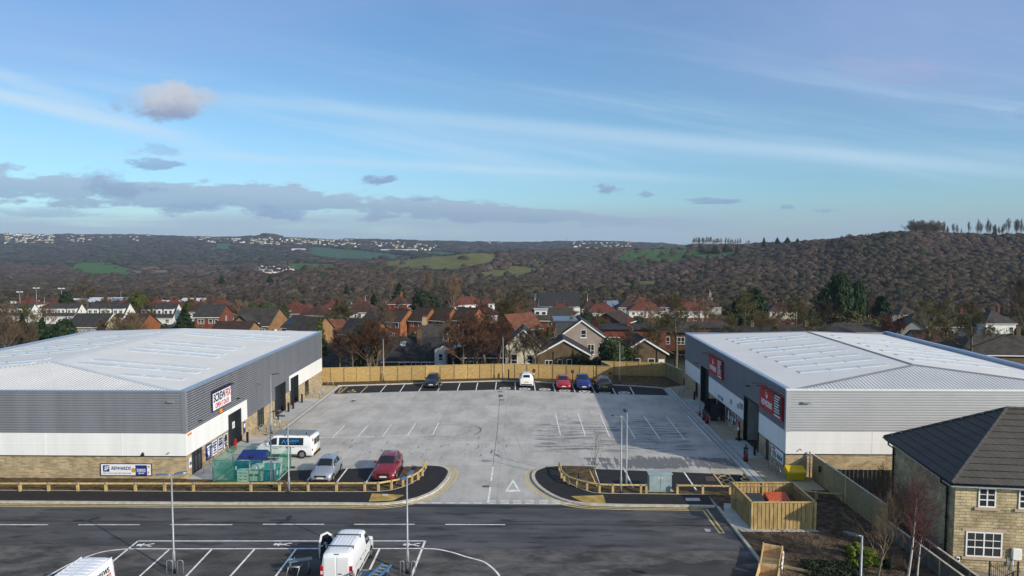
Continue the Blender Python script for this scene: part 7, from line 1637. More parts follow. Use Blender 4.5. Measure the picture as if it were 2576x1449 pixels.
def dormer(t,W,x0,x1,y0,z0,z1,depth,wall,roofm,wins=2,hd=None,flat=True):
    b=MB(); vs=[W(x,y,z) for z in (z0,z1) for x,y in ((x0,y0),(x1,y0),(x1,y0+depth),(x0,y0+depth))]; b.add(vs,[(0,1,5,4),(1,2,6,5),(2,3,7,6),(3,0,4,7),(4,5,6,7)]); d=b.build('dormer',MT[wall],t)
    b=MB(); vs=[W(x,y,z) for z in (z1+.0,z1+.16) for x,y in ((x0-.25,y0-.3),(x1+.25,y0-.3),(x1+.25,y0+depth),(x0-.25,y0+depth))]; b.add(vs,[(3,2,1,0),(0,1,5,4),(1,2,6,5),(2,3,7,6),(3,0,4,7),(4,5,6,7)]); b.build('dormer_roof',MT[roofm],d)
    n=wins; P=lambda a,o,zz: W(a,y0-o,zz)
    for i in range(n):
        w_=(x1-x0)/n; winbox(t,P,x0+w_*i+w_*.18,z0+.25,w_*.64,(z1-z0)*.62,'f')
    return d
def w2(L,n,eh,h=1.1,w=1.1,side='f',low=True,kind='w'):
    o=[]
    for i in range(n):
        a=-L/2+L*(i+.5)/n-w/2; o.append((side,a,eh-1.65,w,h,kind))
        if low: o.append((side,a,eh-4.2,w,h+.1,kind))
    return o
def vz(z,Y): return VH+F*(H-z)/Y
# --- near stone and rendered houses just beyond the fence
house('low stone cottage with a dark slate roof, next to the left warehouse',(862,921,108.5),2,7.6,8.5,2.6,2.9,'gable','r_slate_b','stone_d',[],[(-.6,-.4,1.1,'stone_d')],barge='stone_b',fascia='black',ov=.3)
t,W=house('long stone cottage under a mottled slate roof with four white windows',(1033,906.5,112.0),1,9.2,8.4,2.6,3.1,'gable','r_slate','stone_d',[('f',-1.9,1.0,1.0,1.25,'w'),('f',.1,1.0,.75,1.25,'w'),('f',1.65,1.0,.95,1.25,'w'),('f',3.0,1.0,1.0,1.25,'w')],[(1.0,-1.2,2.0,'stone_d')],barge='stone_b',ov=.3)
def rooflight_on(t,W,a,fy,hd,eh,rise,w_=.9,h_=1.0):
    b=MB(); z=lambda y: eh+rise*(1-abs(y)/hd)+.19; y0=-hd*fy; y1=y0+h_*.8
    b.add([W(a-w_/2,y0,z(y0)),W(a+w_/2,y0,z(y0)),W(a+w_/2,y1,z(y1)),W(a-w_/2,y1,z(y1)),W(a-w_/2,y0,z(y0)-.15),W(a+w_/2,y0,z(y0)-.15),W(a+w_/2,y1,z(y1)-.15),W(a-w_/2,y1,z(y1)-.15)],[(0,1,2,3),(0,4,5,1),(2,6,7,3),(1,5,6,2),(3,7,4,0)]); b.build('skylight',MT['rooflight'],t)
rooflight_on(t,W,-1.6,.42,4.2,2.6,3.1)
house('slate roofed house with a white end wall behind the long stone cottage',(1086,853,119.5),1,4.6,6.0,4.6,2.1,'gable','r_tile_g','render_w',[('r',-.4,1.0,.8,1.2)],[(-1.6,0,1.3,'stone_b')],barge=None,fascia='stone_b')
house('small white lean-to with a grey roof beside the long stone cottage',(1117,880,111.0),90,3.4,3.0,2.7,.8,'gable','r_grey','render_w',[('l',-.9,1.0,.7,1.1),('l',.5,1.0,.5,1.0)],[],at='gable',fascia=False,ov=.15,name='outbuilding')
t_=thing('garage','open fronted garage with a pale sloping roof between two stone cottages','garage',AT(1145,905,110)); x,y,z=AT(1145,915,110)
b=MB(); b.box(x-1.5,x-1.3,y,y+4,z-2,z+2.0); b.box(x+1.3,x+1.5,y,y+4,z-2,z+2.0); b.box(x-1.3,x+1.3,y+3.9,y+4,z-2,z+2.0); b.build('wall',MT['render_g'],t_); b=MB(); b.add([(x-1.7,y-.3,z+2.0),(x+1.7,y-.3,z+2.9),(x+1.7,y+4.2,z+2.9),(x-1.7,y+4.2,z+2.0),(x-1.7,y-.3,z+2.12),(x+1.7,y-.3,z+3.02),(x+1.7,y+4.2,z+3.02),(x-1.7,y+4.2,z+2.12)],[(0,3,2,1),(4,5,6,7),(0,1,5,4),(1,2,6,5),(2,3,7,6),(3,0,4,7)]); b.build('roof',MT['cap_l'],t_)
b=MB(); b.box(x-1.2,x+1.2,y+.6,y+.64,z-2,z+1.6); b.build('dark_interior_sheet',MT['black'],t_)  # black sheet stands in for the shade inside the open garage
house('low slate roofed stone house joined to the cream gable, behind the bare tree',(1226,897,109.0),0,8.2,7.5,2.6,2.7,'gable','r_slate','stone_d',[('f',-3.3,.4,1.2,1.5),('f',-.9,.6,.6,1.3),('f',3.2,.8,.5,.6)],[],fascia=True,ov=.25)
house('cream gabled house end with three windows in tree shadow',(1317,872,108.5),90,8.0,5.6,4.6,2.55,'gable','r_slate','render_c',[('l',-1.9,1.9,.95,1.55,'s'),('l',.5,2.0,.95,1.35,'s'),('l',-2.1,-.3,1.9,.5,'s'),('l',-.9,-1.8,.9,.9,'w')],[],at='gable',barge='white_paint',ov=.35,fascia=False)
house('stone bungalow gable with white barge boards and four white windows',(1418,893,107.5),90,7.5,8.0,2.6,2.25,'gable','r_slate','stone_d',[('l',-2.85,.2,1.15,1.6,'s'),('l',-.95,.3,.75,1.6,'s'),('l',.45,.4,.8,1.55,'s'),('l',1.9,.4,1.15,1.5,'s'),('l',-1.55,-.5,.05,3.6,'p'),('l',1.45,-.5,.05,3.9,'p')],[(2.2,1.0,1.4,'stone_d')],at='gable',barge='white_paint',ov=.5,fascia=False)
t,W=house('pinkish rendered house end with white trimmed windows and a boxy slate dormer',(1463,852,121.5),90,8.0,8.6,5.8,3.1,'gable','r_slate','render_p',[('l',-.15,6.0,.95,1.35,'s'),('l',1.0,3.1,1.2,1.75,'s'),('l',3.0,3.1,1.2,1.75,'s'),('l',3.2,-.4,.95,1.9,'d'),('l',-1.2,3.0,1.0,1.6,'s')],[(-1.5,1.6,1.5,'stone_d')],at='gable',barge='white_paint',ov=.45,fascia=False)
b=MB(); vs=[W(x_,y_,z_) for z_ in (5.0,8.7) for x_,y_ in ((-3.2,.9),(3.2,.9),(3.2,4.5),(-3.2,4.5))]; b.add(vs,[(0,1,5,4),(1,2,6,5),(2,3,7,6),(3,0,4,7),(4,5,6,7)]); d=b.build('box_dormer',MT['darkclad'],t); b=MB(); vs=[W(x_,y_,z_) for z_ in (8.7,8.95) for x_,y_ in ((-3.4,.6),(3.4,.6),(3.4,4.8),(-3.4,4.8))]; b.add(vs,[(3,2,1,0),(0,1,5,4),(1,2,6,5),(2,3,7,6),(3,0,4,7),(4,5,6,7)]); b.build('flat_roof',MT['leadflat'],d)
house('brown stone bungalow gable with a white door beside the right warehouse',(1620,887,107.0),90,7.5,6.6,2.6,2.0,'gable','r_slate','stone_d',[('l',-1.65,.2,1.1,1.55,'s'),('l',.6,.2,1.05,1.5,'s'),('l',2.2,-.5,.9,2.1,'d'),('l',-1.85,-.6,.12,3.6,'p'),('l',1.95,-.6,.05,3.7,'p')],[(2.4,1.0,1.6,'stone_d')],at='gable',barge='white_paint',ov=.45,fascia=False)
# right edge: dark bungalow, beige house, pink and white terrace
house('dark roofed bungalow with white windows at the far right edge',(2548,892,112.0),-4,16.0,9.0,2.7,2.6,'hip','r_tile_g','stone_d',[('f',2.2,.9,1.2,1.3),('f',-4.5,.9,1.2,1.2),('f',5.0,.9,1.2,1.2)],[(3.2,0,1.0,'stone_d')],ov=.4)
house('plain beige rendered house behind the right warehouse parapet',(2398,853,135.0),0,4.4,6.0,4.5,1.4,'hip','r_slate','render_g',[],[(-2.6,0,1.1,'stone_d')])
house('red roofed house end with a stone chimney tucked behind the right warehouse',(2364,868,128.0),0,6.5,7.0,3.6,2.2,'gable','r_redb','render_g',[],[(.0,-1,1.2,'stone_d')])
house('long pinkish stone terrace with a dark roof at the right',(2386,821,176.0),-2,20,7.5,5.0,3.0,'hip','r_tile_g','render_p',[('f',-7,2.9,1,1.1),('f',-3.6,2.9,1,1.1),('f',0.4,2.9,1,1.1),('f',4,2.9,1,1.1),('f',7.4,2.9,1,1.1),('f',4,.3,1,1.1)],[(-5,0,1,'brick_d'),(5,0,1,'brick_d')])
house('white rendered end house with dark windows at the right of the terrace',(2518,813,172.0),-2,7.0,7.5,5.0,2.8,'hip','r_tile_g','render_w',[('f',-2.2,2.9,1,1.2),('f',1.9,2.9,1,1.2),('f',-2.2,.3,1.2,1.2),('f',1.6,.3,1,1.2)],[(1.5,0,1,'brick_d')])
house('grey gabled house at the left end of the right terrace',(2300,838,150.0),70,7,7.0,4.0,2.6,'gable','r_tile_g','render_g',[('l',-2.2,1.2,.8,1.2),('l',-.3,1.2,.8,1.2),('l',1.6,1.2,.8,1.2)],[],at='gable')
house('long low dark roofed row right behind the right warehouse ridge',(1990,846,128.0),1,26,6.5,3.0,1.4,'hip','r_slate','stone_d',[],[(-6,0,.8,'stone_d'),(4,0,.8,'stone_d')])
house('low dark roofed row behind the olive hedge at the right',(2160,836,150.0),1,14,7.0,3.0,1.6,'hip','r_tile_g','render_g',[],[])
# flats and brick houses on the right
house('dark brick flats with pale framed windows behind the stone bungalow',(1692,836,141.0),-6,9.0,9,6.8,1.2,'hip','r_tile_g','brick_d',[('f',-3.6,4.4,1.5,1.5),('f',.9,4.4,1.5,1.5),('f',-3.6,.9,1.5,1.5),('f',.9,.9,1.5,1.5),('f',-1.3,4.4,.8,1.5),('f',-1.3,.9,.8,1.5)],[],fascia='black')
house('low brown brick block with a flat dark roof left of the flats',(1597,829,137.0),-3,12.0,8,5.6,.7,'hip','r_slate','brick_r',[('f',-5.0,2.6,2.1,1.5),('f',-1,2.6,.4,.9)],[(-1.0,-2,1.6,'brick_r')],fascia='black')
house('orange brick block half hidden by the big bare tree',(1765,824,150.0),-2,13.0,8,4.6,.8,'hip','r_tile_g','brick_r',[('f',-5.5,2.0,1.4,1.1),('f',-1.0,2.0,1.2,1.2)],[],fascia='black')
house('red brick house with a broad gable and brown roof above the holly',(1524,813,163.0),62,9.0,7.8,5.6,2.2,'gable','r_brown','brick_r',[('l',1.9,3.0,1.9,1.6),('l',1.9,.2,1.7,1.6),('l',-1.6,1.2,.6,.8),('f',-.3,3.3,1.5,1.3),('f',2.2,3.3,1.1,1.3)],[],at='gable',ov=.3)
t,W=house('brick terrace with a long dark roof and one white dormer',(1388,805,185.0),-4,10.6,8.0,5.4,2.9,'gable','r_tile_g','brick_r',[('f',-4.6,3.7,1.4,1.3),('f',-1.0,3.7,1.0,1.3),('f',1.6,3.7,1.0,1.2),('f',3.6,3.7,1.2,1.2),('f',-1.3,.8,1.6,1.3)],[])
dormer(t,W,-4.6,-1.3,-2.6,5.9,8.0,2.6,'render_w','cap_l',2)
house('steep orange brown roof of a house below the brick terrace',(1330,826,160.0),38,8.0,7.5,3.4,3.0,'gable','r_orange','brick_o',[('r',-.6,1,.8,1.2)],[])
# row of orange brick houses, gable ends to the right
for (u,v,Y,L_,lb,rm) in ((932,809,188,6.4,'first of the orange brick row, its long roof grey, left of brown roofed neighbours','r_slate_b'),(988,808,186,4.9,'second of the orange brick row, brown roof below the red brick semi','r_brown'),(1046,806,186,4.7,'third of the orange brick row, brown roof behind the stone chimney','r_brown'),(1100,805,186,4.7,'fourth of the orange brick row, brown roof left of the tall birch','r_brown'),(1160,805,186,6.0,'last of the orange brick row, right of the tall birch','r_brown')):
    house(lb,(u,v,Y),-27,L_,8.2,4.9,2.9,'gable',rm,'brick_o' if u>950 else 'brick_r',[('f',-1.6,3.2,.9,1.1),('f',.8,3.2,1.1,1.2),('f',-.8,.6,1.3,1.2)],[])
house('orange brick house with a grey roof in front of the row',(890,840,142.0),-22,7.0,7.6,4.6,2.6,'gable','r_slate','brick_o',[('f',1.3,2.9,1.0,1.1),('f',-2.5,2.9,1.3,1.0),('r',-.5,1.6,.7,1.3)],[])
house('orange roofed house behind the corner conifer of the left warehouse',(838,842,150.0),30,6.5,7.0,4.4,2.7,'gable','r_orange','brick_o',[('l',-.6,1.6,.8,1.2)],[])
house('tall red brick house end with a grey roof above the left warehouse',(520,797,158.0),3,5.6,8.6,5.3,2.4,'gable','r_slate_b','brick_r',[('f',-2.0,3.7,1.4,1.1),('f',.4,3.7,.9,1.1),('f',1.7,3.7,.8,1.0),('f',-2.1,1.2,1.5,1.1),('f',.5,.6,1.5,1.1),('r',-.4,3.6,.5,1.5)],[],ov=.3)
house('orange brick bungalow with a projecting gable and dark roof above the left warehouse',(630,817,142.0),-10,8.2,8.2,2.8,3.0,'gable','r_tile_g','brick_y',[('r',-2.0,-.2,.8,1.9,'d'),('f',2.0,.9,1.2,1.2)],[])
house('small projecting gable of the dark roofed bungalow',(605,815,137.5),90,4.0,3.6,2.4,1.5,'gable','r_tile_g','brick_y',[],[],at='gable',name='porch_wing',barge='black')
t,W=house('small orange bungalow with solar panels on its roof',(733,824,134.0),-30,5.2,6.0,2.6,1.9,'gable','r_redb','brick_y',[('f',.6,.6,1.2,1.2)],[])
b=MB(); pr=lambda a,fy,o: W(a,-3.0*fy,2.6+1.9*(1-fy)+.17+o)
b.add([pr(-2.2,.92,.05),pr(2.3,.92,.05),pr(2.3,.25,.05),pr(-2.2,.25,.05)],[(0,1,2,3)]); b.add([pr(-2.2,.92,-.1),pr(2.3,.92,-.1),pr(2.3,.92,.05),pr(-2.2,.92,.05)],[(0,1,2,3)]); b.build('solar_panels',MT['solar'],t)
house('low dark roofed building beside the corner conifer',(760,829,124.0),-20,6,5.0,2.5,2.0,'gable','r_tile_g','brick_y',[],[])
house('long low brown garage roof just above the left warehouse roof',(578,832,119.0),0,6.2,5.5,2.2,1.2,'gable','r_brown','brick_y',[],[],name='garage_block')
house('beige stone house with a white barge board, left of the brown roofed gable',(212,822,164.0),0,8.6,9.0,5.2,2.6,'gable','r_slate_b','stone_b',[('f',-3.3,3.9,1.0,.6),('f',-.6,3.8,.9,.6),('f',1.6,3.7,.9,.8),('f',3.2,3.7,1.0,.8),('r',-.8,2.6,1.2,1.5)],[],barge='white_paint',ov=.3)
house('brown roofed house with an orange brick gable end above the left warehouse',(324,825,146.0),0,4.4,8.6,4.6,2.5,'gable','r_brown','brick_o',[('r',-.4,2.2,.8,1.2)],[],ov=.3)
# white chalet terraces at the left
for (u,v,Y,L_,nd_,lb) in ((20,793,285,16.5,3,'white gabled chalet terrace at the far left edge'),(150,794,275,12.5,3,'white gabled chalet terrace second from the left edge'),(262,797,236,13.0,3,'white gabled chalet terrace behind the beige stone house'),(392,798,236,11.5,3,'chalet terrace with white dormers left of the dark conifer'),(-55,783,330,9,2,'white gable corner of a terrace cut by the left edge')):
    t,W=house(lb,(u,v,Y),0,L_,8.4,2.4,4.3,'gable','r_slate_b','render_w',[('r',-.9,3.2,.8,1.3),('f',-L_/2+1,.5,1.2,1.2),('f',L_/2-2.5,.5,1.2,1.2)],[],ov=.3)
    for k in range(nd_):
        w_=L_/nd_; x0=-L_/2+w_*k+.35; dormer(t,W,x0,x0+w_-.7,-3.3,2.9,5.2,2.6,'render_w','r_grey',2)
# red hipped houses
def redsemi(label,u,v,Y,L_,rz=0,roofm='r_red',wallm='render_w',low='brick_r',eh=5.0,rise=2.9,D_=8.2,group=None,n=4):
    return house(label,(u,v,Y),rz,L_,D_,eh,rise,'hip',roofm,wallm,w2(L_,n,eh),[(0,0,.8,'brick_d')] if L_<9 else [(-L_*.12,0,.8,'brick_d'),(L_*.14,0,.8,'brick_d')],hip=.5,lower=(low,2.3) if low else None,group=group)
redsemi('white semi with a weather stained red hipped roof above the red brick gable',1515,786.5,250,11.8)
redsemi('white over red brick semi with a red hipped roof, left of the big bare tree',1626,781.5,262,12.6)
redsemi('white over red brick semi with a red hipped roof, right of the big bare tree',1738,781.5,262,13.0)
redsemi('brown roofed house half hidden behind the stained red hipped roof',1486,777,268,6.5,0,'r_redb','render_c',None,n=2)
redsemi('brown roofed house behind the left of the two white and brick semis',1582,773,278,8.0,0,'r_brown','render_g',None,n=2)
redsemi('brown roofed cream house behind the right of the two white and brick semis',1694,773,280,10,-8,'r_redb','render_c','brick_r',n=3)
redsemi('dark roofed house with a tall brick chimney beside the dark pine',1792,773,276,7,0,'r_brown','render_g','brick_d',n=2)
redsemi('brown hipped house seen through bare branches right of the dark pine',1970,784,255,10,0,'r_redb','render_c','brick_r',n=3)
redsemi('dark house glimpsed right of the tall twin conifers',2194,790,262,8,0,'r_redb','render_w',None,n=2)
redsemi('white house glimpsed behind the spreading cedar at the right',2288,792,262,8,0,'r_tile_g','render_c',None,n=2)
house('big dark slate hall roof with a white gable end on the right',(1408,770,296.0),2,17.0,12,3.4,5.2,'gable','r_slate','render_w',[('f',-5,.8,1.6,1.2),('f',0,.8,1.6,1.2),('r',-1,1.0,1.2,1.4)],[],name='hall')
redsemi('red hipped house in front of the slate hall',1411,789,236,9.6,0,'r_red','render_w','brick_r',n=3)
redsemi('red hipped white house left of the brick terrace dormer',1301,793,226,9.2,0,'r_red','render_w','brick_r',n=3)
redsemi('red brown hipped house behind the spreading bare tree',1213,792,224,9.2,0,'r_redb','render_w','brick_r',n=3)
redsemi('pair of white houses with red roofs angled along a rising street',1183,766,285,14,28,'r_red','render_w',None,n=5)
redsemi('small red roofed white house at the end of the rising street',1226,764,290,6,10,'r_redb','render_w',None,n=2)
t,W=house('bright red painted brick semi with white bay windows below the dark spruce',(999,764.5,262.0),-2,6.6,8.0,5.2,2.9,'hip','r_redb','brick_s',[('f',-1.4,3.3,.6,1.0),('f',.3,3.3,1.1,1.2),('f',-1.4,.2,.7,2.0,'d'),('f',.3,.4,1.2,1.6)],[(.8,0,1.2,'brick_o')],hip=.4)
redsemi('white neighbour of the red painted semi, brown roof',1040,764.5,264,6.2,-2,'r_brown','render_w','brick_r',n=2)
redsemi('red roofed house behind the round dark evergreen',1062,756,295,8,20,'r_red','brick_r',None,n=2)
for (u,v,Y,L_,rz,rm,lb) in ((905,785,232,10.5,-8,'r_redb','brown hipped bungalow with white walls left of the slim conifer'),(842,793,212,8.4,-5,'r_redb','red brown hipped bungalow below the pale house, behind the orange row'),(786,793,210,8.2,-12,'r_redb','brown hipped bungalow with a white corner, behind the corner conifer'),(757,789,222,8.6,-8,'r_red','bright red hipped bungalow left of the corner conifer'),(735,781,246,8.5,0,'r_red','red hipped bungalow at the top of the cluster right of the hedge'),
    (575,789,205,8.5,-10,'r_redb','brown and red hipped bungalow right of the tall red brick house'),(545,775,252,9.0,0,'r_red','red hipped bungalow behind the tall red brick house'),(520,770,272,9.0,6,'r_redb','red brown hipped bungalow left of the hedge, farther back'),(488,784,222,8.5,-8,'r_redb','red brown bungalow between the conifer and the tall red brick house'),(470,773,262,9.0,0,'r_red','bright red hipped bungalow behind the dark conifer'),(425,775,262,9.5,0,'r_red','wide red hipped bungalow above the chalet dormers'),(385,772,275,8,4,'r_red','red hipped bungalow right of the golden conifer'),
    (300,772,285,8.5,0,'r_red','red hipped bungalow left of the golden conifer'),(262,778,268,7.5,0,'r_redb','dark red bungalow behind the middle chalet terrace'),(122,775,315,9,-6,'r_red','red hipped bungalow behind the second chalet terrace'),(60,767,335,10,0,'r_red','red hipped house with tall chimneys at the far left'),(50,757,370,10,0,'r_redb','brown roofed house at the left with a pole before it'),(118,762,360,8,0,'r_redb','brown roofed white house at the left, farther back'),(905,772,282,9,6,'r_redb','red roofed house half hidden in bare trees left of the slim conifer'),(835,776,272,9,0,'r_red','red roof below the pale house among bare trees'),(650,772,268,8,0,'r_redb','brown roof showing over the dark hedge'),(1775,770,305,8,0,'r_red','red roofed house deep behind the dark house with a tall chimney'),(1620,765,318,10,4,'r_red','long red roof behind the white and brick semis')):
    redsemi(lb,u,v,Y,L_,rz,rm,'render_w',None,2.9,2.7,8.0,n=3)
house('pale two storey house among brown trees left of centre',(858,770,300.0),8,8,7,5,2.2,'gable','r_grey','render_w',[('f',-2.4,3.2,1,1.1),('f',1.2,3.2,1,1.1),('f',-2.4,.6,1,1.1),('f',1.2,.6,1,1.1)],[])
house('narrow bluish slate roof beside the stained red roof',(1548,777,285.0),35,7,6,4,3,'gable','leadflat','render_g',[],[])
for i,(u,v,Y,L_,dd,rm,lb) in enumerate(((205,762,430,22,14,'cap_l','grey curved roofed works with a stepped end at the left'),(262,758,455,26,12,'cap_l','long pale grey works roof left of centre'),(300,760,440,12,10,'leadflat','small bluish works roof left of centre'),(358,763,440,18,14,'r_grey','dull grey works roof right of the bluish one'),(425,766,432,26,12,'cap_l','long low pale works roof above the red bungalows'),(478,760,450,16,14,'cap_l','bright pale works roof above the tall red brick house'),(170,766,420,12,12,'r_grey','dark sloping works roof at the left'))):
    house(lb,(u,v,Y),(-8,0,6,0,4,-4,-25)[i],L_,dd,4.0,2.0,'gable',rm,'render_g',[('f',-L_/4,1.5,1.5,1.2),('f',L_/5,1.5,1.5,1.2)],[],name='works_building',fascia=False,base=8)
for i,(u,v,wp,hp,rm,lb) in enumerate(((108,704,24,4,'r_brown','brown gabled hall with a white edge on the left valley side'),(203,693,26,4,'cap_l','long pale shed row on the valley floor at the left'),(232,695,13,4,'cap_l','shorter pale shed on the valley floor, right of the long row'),(293,694,9,4,'cap_l','small bright white shed by the valley floor trees'),(472,708,11,5,'r_slate_b','white cottage among trees above the works roofs'),(600,708,26,6,'r_grey','flat grey building with a stone end on the valley side'))):
    g=ground_at(u,v+hp+2,600,3000); k=g[1]/F
    house(lb,(u,v,g[1]),0,wp*k,8*k*1.2,hp*k*.8,hp*k*.5,'gable',rm,('render_g','render_c','render_g','render_w','render_c','render_g')[i],[('f',-wp*k/4,hp*k*.25,wp*k*.12,hp*k*.3)],[],name='valley_building',fascia=False,base=6)
# ---------------------------------------------------------------- the new stone house on the right
HX,HY=24.22,39.5; hx1,hy1=40.2,48.3; ZE=5.0; RX,RY,RZ=29.0,43.9,8.25; HR=R(-6.4)
t=thing('stone_house','new buff split stone house with a dark hipped tile roof, bottom right','house',(HX,HY,0))
b=MB(); b.box(HX,hx1,HY,hy1,-.2,ZE); b.build('wall',MT['stonR'],t)
ov=.42
def tiles(name,p,mat,nrows):
    # p: eave-left, eave-right, ridge-right, ridge-left ; real lapped courses
    b=MB(); A,B_,C_,D_=[Vector(k) for k in p]; nrm=(B_-A).cross(D_-A).normalized()
    for i in range(nrows):
        f0,f1=i/nrows,(i+1)/nrows; a0=A+(D_-A)*f0; b0=B_+(C_-B_)*f0; a1=A+(D_-A)*f1; b1=B_+(C_-B_)*f1; u=nrm*.045; v=nrm*.008
        b.add([a0+u,b0+u,b1+v,a1+v,a0,b0],[(0,1,2,3),(4,5,1,0)])
    return b
ze=ZE-.02
EA,EB=(HX-ov,HY-ov,ze),(hx1+ov,HY-ov,ze); EC,ED=(hx1+ov,hy1+ov,ze),(HX-ov,hy1+ov,ze); RA,RB=(RX,RY,RZ),(hx1-4.8,RY,RZ)
MT['rtile']=BRICK('flat_grey_roof_tile',(.090,.083,.073),(.078,.072,.064),(.024,.022,.020),.36,.27667,.016,False,.4,.75,var=.15)
MT['rtile_s']=BRICK('flat_grey_roof_tile_end',(.080,.075,.070),(.075,.070,.066),(.05,.048,.045),5.0,5.0,.006,False,.2,.8,var=.12)
b=tiles('roof',(EA,EB,RB,RA),None,12); b2=tiles('roof',(ED,EA,RA,RA),None,12); b3=tiles('roof',(EC,ED,RA,RB),None,12); b4=tiles('roof',(EB,EC,RB,RB),None,12)
for q,mi in ((b2,1),(b3,1),(b4,1)): b.add(q.v,q.f,mi)
b.add([(HX-ov,HY-ov,ze-.03),(hx1+ov,HY-ov,ze-.03),(hx1+ov,hy1+ov,ze-.03),(HX-ov,hy1+ov,ze-.03)],[(3,2,1,0)],1)
rf=b.build('roof',[MT['rtile'],MT['rtile_s']],t)
b=MB()
for p,q in ((EA,RA),(ED,RA),(RA,RB),(EB,RB)):
    p=Vector(p)+Vector((0,0,.03)); q=Vector(q)+Vector((0,0,.03)); n=int((q-p).length/.42); d=(q-p).normalized(); s_=d.cross(Vector((0,0,1))).normalized()*.14
    for i in range(n):
        a=p+(q-p)*i/n; e=p+(q-p)*(i+.97)/n; u=Vector((0,0,.085)); b.add([a-s_,a+s_,e+s_,e-s_,a+u+Vector((0,0,.015)),e+u],[(0,4,5,3),(4,1,2,5),(0,1,4),(3,5,2)])
b.build('ridge_tiles',MT['rtile_s'],rf)
b=MB(); b.box(HX-ov+.02,hx1+ov,HY-ov+.03,HY-ov+.10,ze-.20,ze-.035); b.box(HX-ov+.03,HX-ov+.10,HY-ov+.10,hy1+ov,ze-.20,ze-.035); b.build('fascia',MT['white_paint'],rf)
b=MB(); b.tube([(HX-ov-.06,HY-ov-.05,ze-.04),(hx1+ov,HY-ov-.05,ze-.04)],.055,6); b.build('gutter',MT['black'],rf); b=MB(); b.tube([(HX-ov-.05,HY-ov,ze-.04),(HX-ov-.05,hy1+ov,ze-.04)],.055,6); b.build('gutter',MT['black'],rf)
for y in (HY+.75,hy1-.45):
    b=MB(); b.tube([(HX-ov-.03,y,ze-.08),(HX-ov-.03,y,ze-.3),(HX-.09,y,ze-.55),(HX-.09,y,0)],.055,8)
    for z in (1.2,2.6,4.0): b.box(HX-.16,HX,y-.08,y+.08,z,z+.06)
    b.build('downpipe',MT['black'],t)
b=MB(); d_=Vector((RX-HX,0,RZ-ZE)); b.cbox((26.3,43.7,6.40),(.3,.22,.05),0,0,0,-math.atan2(RZ-ZE,RX-HX)); b.build('roof_vent',MT['black'],rf)
P=lambda a,o,zz: (a,HY-o,zz)
def fw(a,z,w_,h_,gx,gz,sill=True,lint=False):
    grid=([(a+gx*k,(z+.06,z+h_-.06)) for k in (1,3)] if w_>1.2 else [(a+w_/2,(z+.06,z+h_-.06))],[(z+h_*.66,(a+.05,a+w_-.05))])
    o=winbox(t,P,a,z,w_,h_,'f',grid=grid if w_>1.2 else (grid[0],grid[1]),sash=True)
    if sill: b=MB(); b.box(a-.2,a+w_+.2,HY-.10,HY+.02,z-.16,z-.01); b.build('sill',MT['sill'],o)
    if lint: b=MB(); b.box(a-.2,a+w_+.2,HY-.03,HY+.02,z+h_+.01,z+h_+.17); b.build('lintel',MT['sill'],o)
MT['sill']=M('cast_stone_sill',(.45,.35,.255),.85,0,.1,4,obj=False)
def ux(u,v=1300):
    d=ray(u,v); n=(math.sin(HR),-math.cos(HR)); t_=(n[0]*HX+n[1]*HY)/(n[0]*d[0]+n[1]*d[1]); x_,y_=d[0]*t_-HX,d[1]*t_-HY; return HX+x_*math.cos(HR)+y_*math.sin(HR)
def uz(u,v):
    d=ray(u,v); n=(math.sin(HR),-math.cos(HR)); t_=(n[0]*HX+n[1]*HY)/(n[0]*d[0]+n[1]*d[1]); return H+d[2]*t_
za,zb_=uz(2480,1276),uz(2480,1227); fw(ux(2458.5),za,ux(2503)-ux(2458.5),zb_-za,.25,.3); fw(ux(2560),za,.98,zb_-za,.25,.3)
x0,x1=ux(2431.5),ux(2523.5); za,zb_=uz(2477,1401),uz(2477,1338); fw(x0,za,x1-x0,zb_-za,(x1-x0)/4,.3,True,True)
b=MB(); x0=ux(2547); b.rbox(x0,x0+.48,HY-.20,HY,.70,1.35,.03); b.build('meter_box',MT['white_paint'],t); b=MB(); b.cyl((x0+.08,HY-.07,0),(x0+.08,HY-.07,.70),.035,.035,8); b.build('meter_pipe',MT['white_paint'],t)
b=MB(); x0=ux(2408); b.rbox(x0,x0+.20,HY-.10,HY,.28,.68,.04); vb=b.build('vent_box',MT['white_paint'],t)
b=MB()
for z in (.38,.56): b.cyl((x0+.10,HY-.10,z),(x0+.10,HY-.115,z),.065,.065,12)
b.build('vent_hole',MT['black'],vb)
b=MB(); x0=ux(2536); b.box(x0,x0+.16,HY-.08,HY,.3,.80); b.build('service_box',MT['galv'],t)
move(t,(HX,HY,0),HR)
# railing gate by the house
gx=25.4; t2=thing('garden_gate','black iron garden gate with a sloping handrail below the ground floor window','gate',(ux(2462),38.0,0)); xa,xb=ux(2462)-.25,ux(2536)-.25; yg=37.9
b=MB()
for x in (xa,xb): b.box(x-.035,x+.035,yg-.035,yg+.035,-.2,1.12)
b.build('gate_post',MT['black'],t2); b=MB()
for i in range(1,14):
    x=xa+(xb-xa)*i/14; b.tube([(x,yg,.0),(x,yg,1.0)],.012,5); b.lathe((x,yg,1.0),[(.02,0),(.02,.02),(.004,.05)],5)
for z in (.1,.85): b.box(xa+.04,xb-.04,yg-.01,yg+.01,z,z+.03)
b.tube([(xa+.05,yg-.01,.9),(xb-.1,yg-.01,.05)],.015,5); b.build('gate_leaf',MT['black'],t2)
b=MB(); b.tube([(xa-.35,yg-.7,.30),(xa+.0,yg-.65,.42),(xa+1.0,yg-.6,.86),(xb-.35,yg-.6,.88),(xb-.3,yg-.6,.80)],.025,8); b.box(xa+.82,xa+.9,yg-.63,yg-.57,-.2,.82); b.build('handrail',MT['black'],t2)
